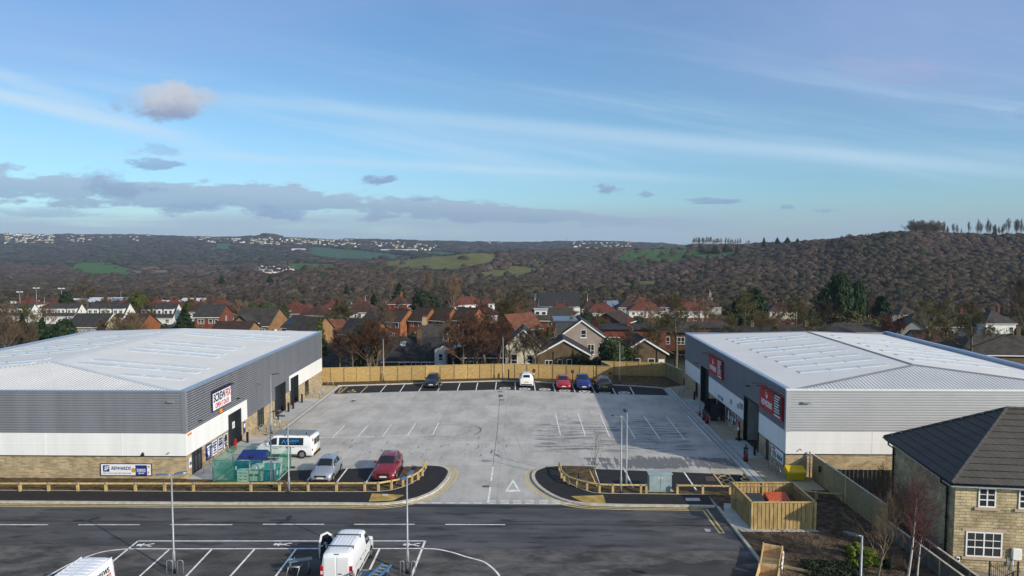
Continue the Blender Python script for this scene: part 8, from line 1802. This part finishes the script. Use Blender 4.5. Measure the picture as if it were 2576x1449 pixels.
b=MB(); b.poly([(22.9,33),(45,33),(45,39.3),(24.1,39.3),(23.7,42)],0,.035); struct('path',b,MT['tan'])
# ---------------------------------------------------------------- trees
def branch_tree(seed,h,spread,trunk_r,nl=7,levels=3,up=.55,twig=.022,clear=.28,fan=5,bend=.25,multi=1,lean=.0):
    r=random.Random(seed); tb=MB(); cb=MB()
    def limb(p,d,L,rad,lv,b):
        n=3 if lv>0 else 2; pts=[p]; q=Vector(p); dd=Vector(d)
        for i in range(n):
            dd=(dd+Vector((r.gauss(0,bend*.5),r.gauss(0,bend*.5),r.gauss(0,bend*.25)+up*.12))).normalized(); q=q+dd*L/n; pts.append(q.copy())
        rs=[max(rad*(1-.55*i/n),twig*.6) for i in range(n+1)]
        b.tube(pts,rs,5 if rad>.06 else 3,0,True,False)
        if lv<=0: return
        k=fan if lv>1 else fan+2
        for j in range(k):
            f=.25+.75*(j+r.random()*.8)/k; f=min(f,1); i=min(int(f*n),n-1); a=f*n-i; p0=pts[i].lerp(pts[i+1],a)
            ax=Vector((r.gauss(0,1),r.gauss(0,1),r.gauss(0,.5))); ax=(ax-dd*ax.dot(dd)).normalized()
            nd_=(dd*(.62+.3*f)+ax*.75+Vector((0,0,up*.35))).normalized()
            limb(p0,nd_,L*r.uniform(.48,.72)*(1.1-.35*f),max(rad*.45*(1-.4*f),twig),lv-1,cb)
    for m_ in range(multi):
        d=Vector((lean+r.gauss(0,.05)+(.25*(m_-.5) if multi>1 else 0),r.gauss(0,.05),1)).normalized(); n=6; pts=[Vector((0,0,-.4))]; q=Vector((.08*m_,0,-.4))
        for i in range(n):
            d=(d+Vector((r.gauss(0,.05),r.gauss(0,.05),.1))).normalized(); q=q+d*(h*.78+.4)/n; pts.append(q.copy())
        rs=[trunk_r*(1-.8*i/n) for i in range(n+1)]; tb.tube(pts,rs,8,0,True,False)
        for j in range(nl):
            f=clear+(1-clear)*(j+.5*r.random())/nl; i=min(int(f*n),n-1); a=f*n-i; p0=pts[i].lerp(pts[i+1],a); an=j*2.4+r.random()*.8
            t_=(1-f); dv=Vector((math.cos(an)*spread,math.sin(an)*spread,up+.5*f)).normalized()
            limb(p0,dv,h*(.20+.34*t_)*(.8+.4*r.random()),trunk_r*(.5*(1-f)+.14),levels-1,cb)
        limb(pts[-1],d,h*.22,trunk_r*.2,levels-1,cb)
    return tb,cb
def proto(nm,label,cat,tb,cb,tm,cm,group=None):
    t=thing(nm,label,cat,(0,0,0),0,group); tb.build('trunk',MT[tm],t); cb.build('crown',MT[cm],t); return t
def leafcone(seed,h,r0,n,ls,shape='cone'):
    r=np.random.default_rng(seed); P=[];
    if shape=='cone':
        f=1-np.sqrt(r.random(n)); f=np.clip(f,0,.99); an=r.uniform(0,6.283,n); lay=.5+.5*np.sin(f*46+an*2)
        prof=np.minimum(1,f/.10+.35)*(1-f)**.85; rad=r0*prof*(.58+.42*lay*r.random(n)+.16*np.sin(an*5+f*9)); z=h*(.05+.95*f)-.10*rad
        c=np.stack([rad*np.cos(an),rad*np.sin(an),z],1)
    elif shape=='round':
        d=r.normal(size=(n,3)); d/=np.linalg.norm(d,axis=1)[:,None]; q=(.55+.45*r.random(n)**.5)*(1+.16*np.sin(d[:,0]*4+seed)+.14*np.sin(d[:,1]*6+d[:,2]*5+seed))
        c=d*q[:,None]*np.array([r0,r0,h*.5]); c[:,2]+=h*.52
    else:  # layered cedar
        f=np.floor(r.random(n)*7)/7; an=r.uniform(0,6.283,n); rad=r0*np.sqrt(r.random(n))*(1-f)**.6*(.75+.25*np.sin(an*3+f*20)); c=np.stack([rad*np.cos(an),rad*np.sin(an),h*(.22+.76*f)+r.normal(0,.025*h,n)-.03*rad],1)
    out=c.copy(); out[:,2]=(c[:,2]-h*.4)*.4; out/=np.linalg.norm(out,axis=1)[:,None]+1e-6
    nrm=out+r.normal(scale=.6,size=(n,3)); nrm/=np.linalg.norm(nrm,axis=1)[:,None]; a=np.cross(nrm,r.normal(size=(n,3))); a/=np.linalg.norm(a,axis=1)[:,None]; b=np.cross(nrm,a); s=ls*r.uniform(.6,1.4,n)[:,None]
    V=np.stack([c+a*s,c-a*s*.5+b*s*.8,c-a*s*.6-b*s*.7],1).reshape(-1,3); return V
def leafproto(nm,label,cat,V,h,mat,group=None,tr=.2,hidetrunk=False):
    t=thing(nm,label,cat,(0,0,0),0,group); b=MB(); b.tube([(0,0,-.5),(0,0,h*.55)],[tr,tr*.4],8); b.build('trunk',MT['bark'],t)
    npmesh('crown',V,np.arange(len(V)).reshape(-1,3),MT[mat],None,False,None,t); return t
PROT={}
for k,args in {'a':(1,9,.9,.22,8,4,.55,.028,.22,5),'b':(2,10,.75,.24,9,4,.75,.028,.2,5),'c':(3,8,1.05,.2,8,4,.40,.028,.25,5),'d':(4,11,.55,.2,11,4,.9,.026,.16,5),'e':(5,9,.85,.18,8,4,.6,.028,.2,5,.3,2)}.items():
    PROT[k]=branch_tree(*args)
PMESH={}
def bare(label,u,vb,Y,hpx,kind='a',mat='twig',wk=1.0,group=None,tm='bark',name='bare_tree',z=None,x=None):
    tb,cb=PROT[kind]; key=(kind,mat,tm)
    if key not in PMESH:
        t=proto(name,label,'tree',tb,cb,tm,mat,group); PMESH[key]=[c.data for c in t.children]
    else:
        t=thing(name,label,'tree',(0,0,0),0,group)
        for nm,me in zip(('trunk','crown'),PMESH[key]):
            o=bpy.data.objects.new(nm,me); COL.objects.link(o); o.parent=t
    xx=(u-UV)/F*Y if x is None else x; zz=(H-(vb-VH)/F*Y) if z is None else z
    base={'a':9,'b':10,'c':8,'d':11,'e':9}[kind]; s=hpx/F*Y/base
    t.location=(xx,Y,zz); t.rotation_euler=(0,0,random.uniform(0,6.28)); t.scale=(s*wk,s*wk,s)
    return t
LM={}
for k,(V,h,m) in {'cone':(leafcone(1,9,2.6,3600,.26),9,'needle'),'cone2':(leafcone(2,9,3.2,3800,.28),9,'needle'),'cone3':(leafcone(5,9,1.9,3000,.22),9,'needle_l'),'round':(leafcone(3,6,3.2,4200,.25,'round'),6,'leaf'),'round2':(leafcone(7,6,3.0,4000,.25,'round'),6,'leaf_d'),'cedar':(leafcone(4,10,4.2,5200,.30,'cedar'),10,'needle')}.items(): LM[k]=(V,h,m)
LMESH={}
def ever(label,u,vtop,vbot,Y,wpx,kind,mat=None,group=None,name='conifer',cat='tree'):
    V,h,m=LM[kind]; m=mat or m; key=(kind,m)
    if key not in LMESH:
        t=leafproto(name,label,cat,V,h,m,group); LMESH[key]=[c.data for c in t.children]
    else:
        t=thing(name,label,cat,(0,0,0),0,group)
        for nm,me in zip(('trunk','crown'),LMESH[key]): o=bpy.data.objects.new(nm,me); COL.objects.link(o); o.parent=t
    zt=H-(vtop-VH)/F*Y; zb=H-(vbot-VH)/F*Y; r0={'cone':2.6,'cone2':3.2,'cone3':1.9,'round':3.4,'round2':3.2,'cedar':4.2}[kind]
    sz=(zt-zb)/h; sx_=wpx/2/F*Y/r0; t.location=((u-UV)/F*Y,Y,zb); t.scale=(sx_,sx_,sz); t.rotation_euler=(0,0,random.uniform(0,6.28)); return t
ever('dark spruce standing behind the red painted semi',1003,709,775,292,58,'cone2')
ever('slim dark conifer left of the red painted semi',938.5,736,790,248,38,'cone')
ever('broad round dark evergreen below the tall poplar',1070,738,815,228,84,'round',mat='needle')
ever('dark conifer standing in front of the left warehouse roof, left of the tall brick house',452.7,772,850,150,80,'cone2')
ever('large dark conifer left of the beige stone house',85,800,905,150,70,'cone2'); ever('dark conifer at the far left edge',35,790,900,158,62,'cone2'); ever('dark rounded conifer between two chalet terraces and the beige house',135,812,900,146,80,'round',mat='needle')
ever('dark spreading conifer behind the second chalet terrace',150,729,800,300,58,'cedar'); ever('golden green conifer behind the third chalet terrace',338,740,800,280,58,'round',mat='needle_l'); ever('golden conifer behind the tall brick house',466,758,800,235,32,'round',mat='needle_l')
for i,(u,vt,w_) in enumerate(((632,768,54),(668,764,62),(702,772,46))): ever(('left','middle','right')[i]+' of three dark evergreens behind the bungalow roof',u,vt,818,205+3*i,w_,'round',mat='leaf')
ever('golden green conifer at the far corner of the left warehouse',799,790,905,106,50,'cone3')
ever('yellowish evergreen by the brick terrace dormer',1380,820,880,140,32,'cone3'); ever('dark evergreen hedge between brick terrace and brick gable',1470,788,840,176,70,'round',mat='leaf_d'); ever('big rounded holly bush by the fence step',1551,855,935,102,96,'round',name='holly_bush',cat='bush')
ever('low dark bush by the four windowed stone gable',1465,895,935,104,46,'round',mat='leaf_d',name='garden_bush',cat='bush'); ever('low dark bush between the stone gable and the holly',1500,902,935,103,40,'round2',name='garden_bush',cat='bush'); ever('dark shrub at the foot of the slate roofed cottage',900,878,945,104,40,'round2',name='garden_bush',cat='bush')
ever('tall dark conifer, taller of the touching pair right of centre',2100,696,850,215,88,'round',mat='needle'); ever('tall dark conifer, shorter of the touching pair right of centre',2146,714,850,217,62,'round',mat='needle'); 
ever('olive green clipped looking tree in front of the conifer pair',2142,787,850,160,128,'round',mat='twig_o',name='olive_tree'); ever('spreading dark cedar at the right',2213,736,850,205,78,'cedar'); ever('broad dark pine left of the brown hipped house',1897,716,860,192,100,'cedar'); ever('second broad dark pine at the left of the pair',1868,748,850,186,80,'round',mat='needle')
for lb,u,vt,vb,Y,w_ in (('dark conifer on the left valley side, left of two',552,692,715,640,22),('dark conifer on the left valley side, right of two',674,693,712,700,24),('dark round conifer on the valley field edge',812,686,712,900,34),('slim dark conifer by the valley cottages',870,715,742,560,20),('dark conifer group tip left of the green hill field',1490,616,640,1750,10),('dark conifer below the hilltop poplars, nearer',1797,617,640,1150,26),('dark conifer below the hilltop poplars, farther',1822,612,634,1200,22),('pointed dark conifer at the start of the right hill',1917,596,622,1180,16),('small dark conifer row on the right hill crest, left',1950,597,614,1200,18),('small dark conifer row on the right hill crest, middle',1975,596,613,1190,22),('small dark conifer row on the right hill crest, right',2000,599,614,1170,18),('dark round evergreen on the right skyline, left',2403,588,612,960,18),('dark round evergreen on the right skyline, right',2482,586,612,960,22),('dark fir in the golf slope trees',1283,800-170,650,1700,12)):
    ever(lb,u,vt,vb,Y,w_,'cone' if 'round' not in lb else 'round',mat='needle')
# bare trees that can be told apart
bare('tall tawny poplar behind the round evergreen',1073.5,748,330,64,'d','twig_t',.62); bare('second tall tawny poplar above the dark spruce',980,752,330,58,'d','twig_t',.42)
bare('big tawny spreading tree behind the orange brick row',1136,800,240,104,'b','twig_t',.85); bare('pale barked birch in front of the orange brick row',1126,872,140,86,'d','twig_r',.6,tm='birch')
bare('large spreading bare tree in front of the slate roofed house',1221,928,104,160,'c','twig_r',1.35); bare('bare tree before the cream gable',1322,925,104.5,92,'b','twig',.8); bare('bare tree overlapping the white lean-to',1176,925,106,92,'a','twig_r',.9)
bare('dense brown bare tree between the cottage and the orange house',940,928,106,118,'e','twig',1.3); bare('bare tree in front of the slate roofed cottage edge',905,900,118,80,'a','twig',.8)
bare('big bare tree standing left of the right warehouse',1702,925,108,176,'c','twig_o',1.1); bare('bare tree in front of the dark flats',1650,900,125,100,'a','twig_o',.9)
bare('olive bare tree beside the slate hall',1307,790,290,68,'c','twig_o',1.15); bare('russet bare tree left of the slate hall',1250,785,300,58,'a','twig_t',1.1)
bare('spreading bare tree in front of the dark pine',1875,860,160,120,'c','twig_o',1.15); bare('bare tree before the brown hipped house',2005,850,165,98,'c','twig_o',1.25); bare('pale leaning birch on the right among roofs',1785,795,330,60,'d','birch',.35,tm='birch')
bare('bare tree nearest the beige house on the right',2332,872,122,112,'a','twig_o',1.25); bare('bare tree between the beige house and the pink terrace',2372,872,126,118,'c','twig_o',1.15); bare('bare tree right of the beige house',2438,905,112,140,'c','twig_o',1.1); bare('tall bare tree at the right picture edge',2575,850,150,150,'b','twig',.9); bare('olive bare tree in front of the long low roof, left',1930,872,118,80,'a','twig_o',1.2); bare('olive bare tree in front of the long low roof, right',2050,872,118,84,'c','twig_o',1.2); bare('small purple bare tree by the spreading cedar',2235,855,150,60,'e','twig_p',.8); bare('small purple bare tree right of the cedar',2260,855,150,58,'e','twig_p',.7)
bare('brown bare tree at the left edge by the conifers',12,905,146,100,'a','twig_r',1.0); bare('thin bare tree against the conifers left of the beige house',60,915,140,100,'d','twig',.7); bare('bare tree beside the beige stone gable',285,850,155,58,'e','twig',.7); bare('tall pale poplar on the wooded slope at the right',2378,745,520,60,'d','twig_t',.45)
bare('rusty orange bare tree among the works roofs',425,722,640,22,'a','twig_t',1.2); bare('large spreading tree before the works roofs',205,775,360,64,'c','twig_o',1.3)
# anonymous garden trees
BAREG='bare garden trees among the houses'; LB='bare brown garden tree among the red roofed houses'
taken=[(1003,40),(938,30),(1515,55),(1626,60),(1738,60)]
n=0
for k in range(1400):
    if n>=138: break
    Y=112+318*random.random()**1.15; u=random.uniform(-40,2620)
    
    x=(u-UV)/F*Y; z=float(Z(x,Y)); vb=VH+F*(H-z)/Y
    if vb>935 or (Y<150 and 1290<u<1640): continue
    hp=random.uniform(6.0,10.5)/Y*F*(1.0 if Y>160 else .8)
    # keep facades of the named houses readable
    if any(abs(u-a)<b_ and 215<Y<262 for a,b_ in taken): continue
    bare(LB,u,vb,Y,hp,random.choice('abcde'),random.choice(('twig','twig','twig_r','twig_o','twig_t')),random.uniform(.85,1.2),BAREG); n+=1
for k in range(95):
    Y=128+230*random.random(); u=random.uniform(-20,2600); x=(u-UV)/F*Y; z=float(Z(x,Y)); vb=VH+F*(H-z)/Y
    if vb>895: continue
    hp=random.uniform(2.2,4.6)/Y*F; ever('dark garden bush among the houses below the wood',u,vb-hp,vb,Y,hp*random.uniform(.9,1.6),random.choice(('round','round2')),random.choice(('leaf','leaf_d','needle','twig_o')),'garden bushes among the houses','garden_bush','bush')
GF='bare trees just behind the back fence'
for u,hp,k in ((846,96,'a'),(884,92,'b'),(925,120,'e'),(962,84,'d'),(1142,112,'b'),(1168,120,'a'),(1196,126,'e'),(1252,122,'b'),(1280,96,'a'),(1345,104,'e'),(1590,92,'a')):
    bare('bare dark tree just behind the back fence',u+random.uniform(-4,4),930,random.uniform(100.5,103),hp,k,random.choice(('twig','twig_r')),1.05,GF)
GC='low bare trees along the wooded crest'
for k in range(44):
    u=random.uniform(1660,2275) if k<26 else random.uniform(2275,2580)
    Yc=1380 if u<1880 else 1180 if u<2020 else 1010; x=(u-UV)/F*Yc; zc=float(Z(x,Yc)); bare('low bare tree on the wooded crest at the right',u,VH+F*(H-zc)/Yc+3,Yc+random.uniform(-30,30),random.uniform(12,20),random.choice('ace'),random.choice(('twig','twig_o')),1.25,GC)
# rows of bare trees along the skylines
G1='bare tall trees along the right hilltop'; L1='tall bare tree in the row along the right hilltop'
def sky_u(u,vt,vb,Y,w_=.5,mat='twig',lab=L1,grp=G1): bare(lab,u,vb,Y,vb-vt,random.choice('bd'),mat,w_,grp,tm='bark' if mat!='twig_t' else 'bark')
for u in np.arange(2278,2352,5.2): sky_u(u+random.uniform(-2,2),561+random.uniform(-4,6),601,955+random.uniform(-25,25),.95,random.choice(('twig_t','twig')))
for u in sorted(random.uniform(2350,2425) for _ in range(9)): sky_u(u,560+random.uniform(-3,16),601,955+random.uniform(-25,25),random.uniform(.25,.42))
for u in sorted(random.uniform(2436,2585) for _ in range(22)): sky_u(u,557+random.uniform(-4,18),603,955+random.uniform(-25,25),random.uniform(.26,.5))
G2='bare poplars on the far crest right of the green slope'; L2='pale bare poplar in the row on the far crest right of the green slope'
for u in np.arange(1742,1812,5.5): sky_u(u+random.uniform(-2,2),599+random.uniform(-3,4),622,1330+random.uniform(-20,20),.55,'twig_t',L2,G2)
for u in list(np.arange(1822,1860,6)): sky_u(u,601+random.uniform(-2,3),622,1340,.5,'twig_t',L2,G2)
G3='trees dotted on the green slope'; L3='small bare tree dotted on the bright green slope'
for u,v in ((1600,641),(1625,646),(1640,634),(1675,637),(1690,650),(1715,634),(1720,646),(1752,637),(1580,650),(1655,652),(1740,650),(1700,628)): 
    g=ground_at(u,v,1000,2100)
    if g: bare(L3,u,v,g[1],8/g[1]*F,random.choice('ace'),'twig',1.1,G3)
# young trees and shrubs close by
def near_tree(label,x,y,args,tm,cm):
    tb,cb=branch_tree(*args); t=proto('young_tree',label,'tree',tb,cb,tm,cm); t.location=(x,y,0); return t
q=G(*D('7a',948,402)); t=near_tree('thin bare sapling in the right verge by the marked bays',q[0],q[1],(21,3.6,.35,.035,9,2,.9,.006,.35,4),'bark','twig_r')
near_tree('young bare tree with upswept tan twigs in front of the curving fence',19.45,38.4,(22,4.5,.55,.07,16,3,.75,.006,.28,5),'bark','twig_t')
near_tree('white stemmed birch with purple twigs, taller of the pair by the house',20.9,38.1,(23,5.9,.42,.075,22,3,.55,.006,.34,5),'birch','twig_p')
near_tree('white stemmed birch, shorter of the pair by the house',21.4,38.0,(24,3.7,.45,.055,14,3,.6,.006,.4,5,.25,1,.05),'birch','twig_p')
near_tree('bare shrub sapling behind the curving fence against the house wall',23.6,46.2,(25,3.6,.6,.05,12,3,.6,.007,.2,5),'bark','twig_o')
near_tree('second bare shrub sapling behind the curving fence',23.7,44.0,(26,3.2,.6,.05,10,3,.7,.007,.2,5),'bark','twig')
def shrub(label,x,y,w_,h_,mat,n=900,ls=.07,seed=1):
    V=leafcone(seed,h_,w_/2,n,ls,'round'); t=thing('shrub',label,'shrub',(x,y,0)); b=MB(); 
    for k in range(5): b.tube([(x,y,-.05),(x+.2*w_*math.cos(k*1.3),y+.2*w_*math.sin(k*1.3),h_*.6)],.012,4)
    b.build('stems',MT['bark'],t); npmesh('foliage',V,np.arange(len(V)).reshape(-1,3),MT[mat],None,False,None,t); return t
for i,(u,v,w_,h_,m_,lb) in enumerate(((2140,1400,.75,.6,'leaf_y','bright yellow green shrub left of the young tan tree'),(2158,1388,.6,.55,'leaf_y','small yellow green shrub farthest back near the flat headed lamp'),(2185,1408,.7,.6,'leaf_y','yellow green shrub at the foot of the young tan tree'),(2175,1425,.7,.55,'leaf_y','yellow green shrub in front of the young tan tree'),(2205,1426,.6,.5,'leaf_y','yellow green shrub right of the young tan trunk'),(2145,1425,.6,.4,'leaf_y','low yellow green shrub left of its taller neighbours'),(2235,1430,.6,.5,'leaf_d','dull dark green shrub right of the yellow ones'),
   (2045,1433,1.3,.5,'leaf_d','dark low shrub nearest the crates'),(2085,1436,1.4,.55,'leaf_d','dark low shrub second from the crates'),(2122,1440,1.3,.55,'leaf_d','dark low shrub third from the crates'),(2070,1448,1.4,.5,'leaf_d','dark low shrub at the bottom edge by the crates'),(2110,1455,1.5,.5,'leaf_d','dark low shrub at the bottom edge left of the lamp'),(2155,1455,1.3,.5,'leaf_d','dark low shrub at the bottom edge right of the lamp'))):
    q=G(u,v); shrub(lb,q[0],q[1],w_,h_,m_,1500,.055,40+i)
for i,(a,b_) in enumerate(((.3,.2),(.75,.5),(1.1,.1))):
    q=G(2238+25*i,1425+8*i); t=thing('dry_grass_clump','dry bare stems at the foot of the birches, '+('left','middle','right')[i]+' clump','plant',(q[0],q[1],0)); b=MB(); rr_=random.Random(i)
    for k in range(26): dx,dy=rr_.gauss(0,.25),rr_.gauss(0,.25); b.tube([(q[0]+dx*.3,q[1]+dy*.3,0),(q[0]+dx,q[1]+dy,rr_.uniform(.4,.9))],[.01,.004],3)
    b.build('stems',MT['twig'],t)
# planting stakes in the verge bed
for lb,x,y,m_,h_,ln in (('short black stake in the soil bed by the right hand curve',810,430,'black',.75,0),('pale timber stake leaning beside the sapling','975',470,'post_t',1.15,.25)):
    q=G(*D('7a',float(x),y)); t=thing('planting_stake',lb,'stake',(q[0],q[1],.05)); b=MB(); b.tube([(q[0],q[1],-.1),(q[0]-ln*2.4,q[1]+ln*3,h_)],.045,6); b.build('stake',MT[m_],t); b=MB(); b.tube([(q[0]-ln*2.2,q[1]+ln*2.7,h_*.9),(q[0]-ln*2.3,q[1]+ln*2.85,h_*.95)],.06,6); b.build('tie',MT['trim'],t)
# clods on bare soil and leaf litter
def clods(name,label,poly,n,s0,s1,mat,z):
    xs=[p[0] for p in poly]; ys=[p[1] for p in poly]; r=np.random.default_rng(n); X=r.uniform(min(xs),max(xs),n); Y=r.uniform(min(ys),max(ys),n); k=inpoly(X,Y,poly); X,Y=X[k],Y[k]; m=len(X); s=r.uniform(s0,s1,m)
    base=np.array([(1,0,0),(-.5,.87,0),(-.5,-.87,0),(0,0,.9)]); V=np.stack([base*r.uniform(.6,1.3,(1,3)) for _ in range(m)])*s[:,None,None]; an=r.uniform(0,6.28,m); c,s_=np.cos(an),np.sin(an)
    V=np.stack([V[:,:,0]*c[:,None]-V[:,:,1]*s_[:,None]+X[:,None],V[:,:,0]*s_[:,None]+V[:,:,1]*c[:,None]+Y[:,None],V[:,:,2]+z],2)
    Fc=(np.arange(m)[:,None,None]*4+np.array([(0,1,3),(1,2,3),(2,0,3)])[None]).reshape(-1,3); o=npmesh(name,V.reshape(-1,3),Fc,MT[mat],None,False,'stuff'); setp(o,label,'soil')
clods('soil_clods','dark crumbly clods on the bare ground round the bin store',[(diag(38)+.4,38),(22.5,36),(22.5,52),(18.2,52),(18.6,45.2),(14.6,45.2)],6000,.02,.09,'soil_d',.03)
clods('soil_clods','brown crumbly clods along the strip by the back fence',[(-26,91.5),(0,94.2),(17,92),(17,96.5),(-26,93)],3500,.02,.09,'soil',.06)
# pole lights over the far works
for lb,u,vt,vb,Y,tw in (('tall twin floodlight pole at the far left, nearest the edge',31,737,775,330,1),('tall twin floodlight pole second from the left edge',74,727,775,330,1),('twin floodlight pole in front of the grey works roof',139,728,775,330,1),('slim pole between the left floodlights and the works',94,750,775,330,0),('slim street light before the bluish works roof',292,735,782,300,0),('slim street light left of the slate hall',1346,740,770,300,0),('slim street light right of the slate hall',1478,740,772,300,0),('slim street light left of the tall brick house row',917,744,775,290,0),('slim pale pole below the spruce',969,760,785,255,0)):
    x=(u-UV)/F*Y; zt=H-(vt-VH)/F*Y; zb=H-(vb-VH)/F*Y-2; t=thing('light_pole',lb,'lamp post',(x,Y,zb)); b=MB(); b.tube([(x,Y,zb),(x,Y,zt)],[.13,.09],6); b.build('pole',MT['galv'],t); b=MB()
    if tw: b.box(x-1.2,x+1.2,Y-.05,Y+.05,zt-.05,zt+.05); b.box(x-1.4,x-.5,Y-.35,Y+.35,zt+.05,zt+.4); b.box(x+.5,x+1.4,Y-.35,Y+.35,zt+.05,zt+.4)
    else: b.box(x-.1,x+.7,Y-.1,Y+.1,zt,zt+.12)
    b.build('lamp_head',MT['signwhite'] if tw else MT['galv'],t)

# lettering becomes plain mesh
dg=bpy.context.evaluated_depsgraph_get()
for o in [o for o in sc.objects if o.type=='FONT']:
    me=bpy.data.meshes.new_from_object(o.evaluated_get(dg)); n=bpy.data.objects.new('lettering',me); COL.objects.link(n); n.parent=o.parent; n.matrix_local=o.matrix_local.copy(); bpy.data.objects.remove(o,do_unlink=True)
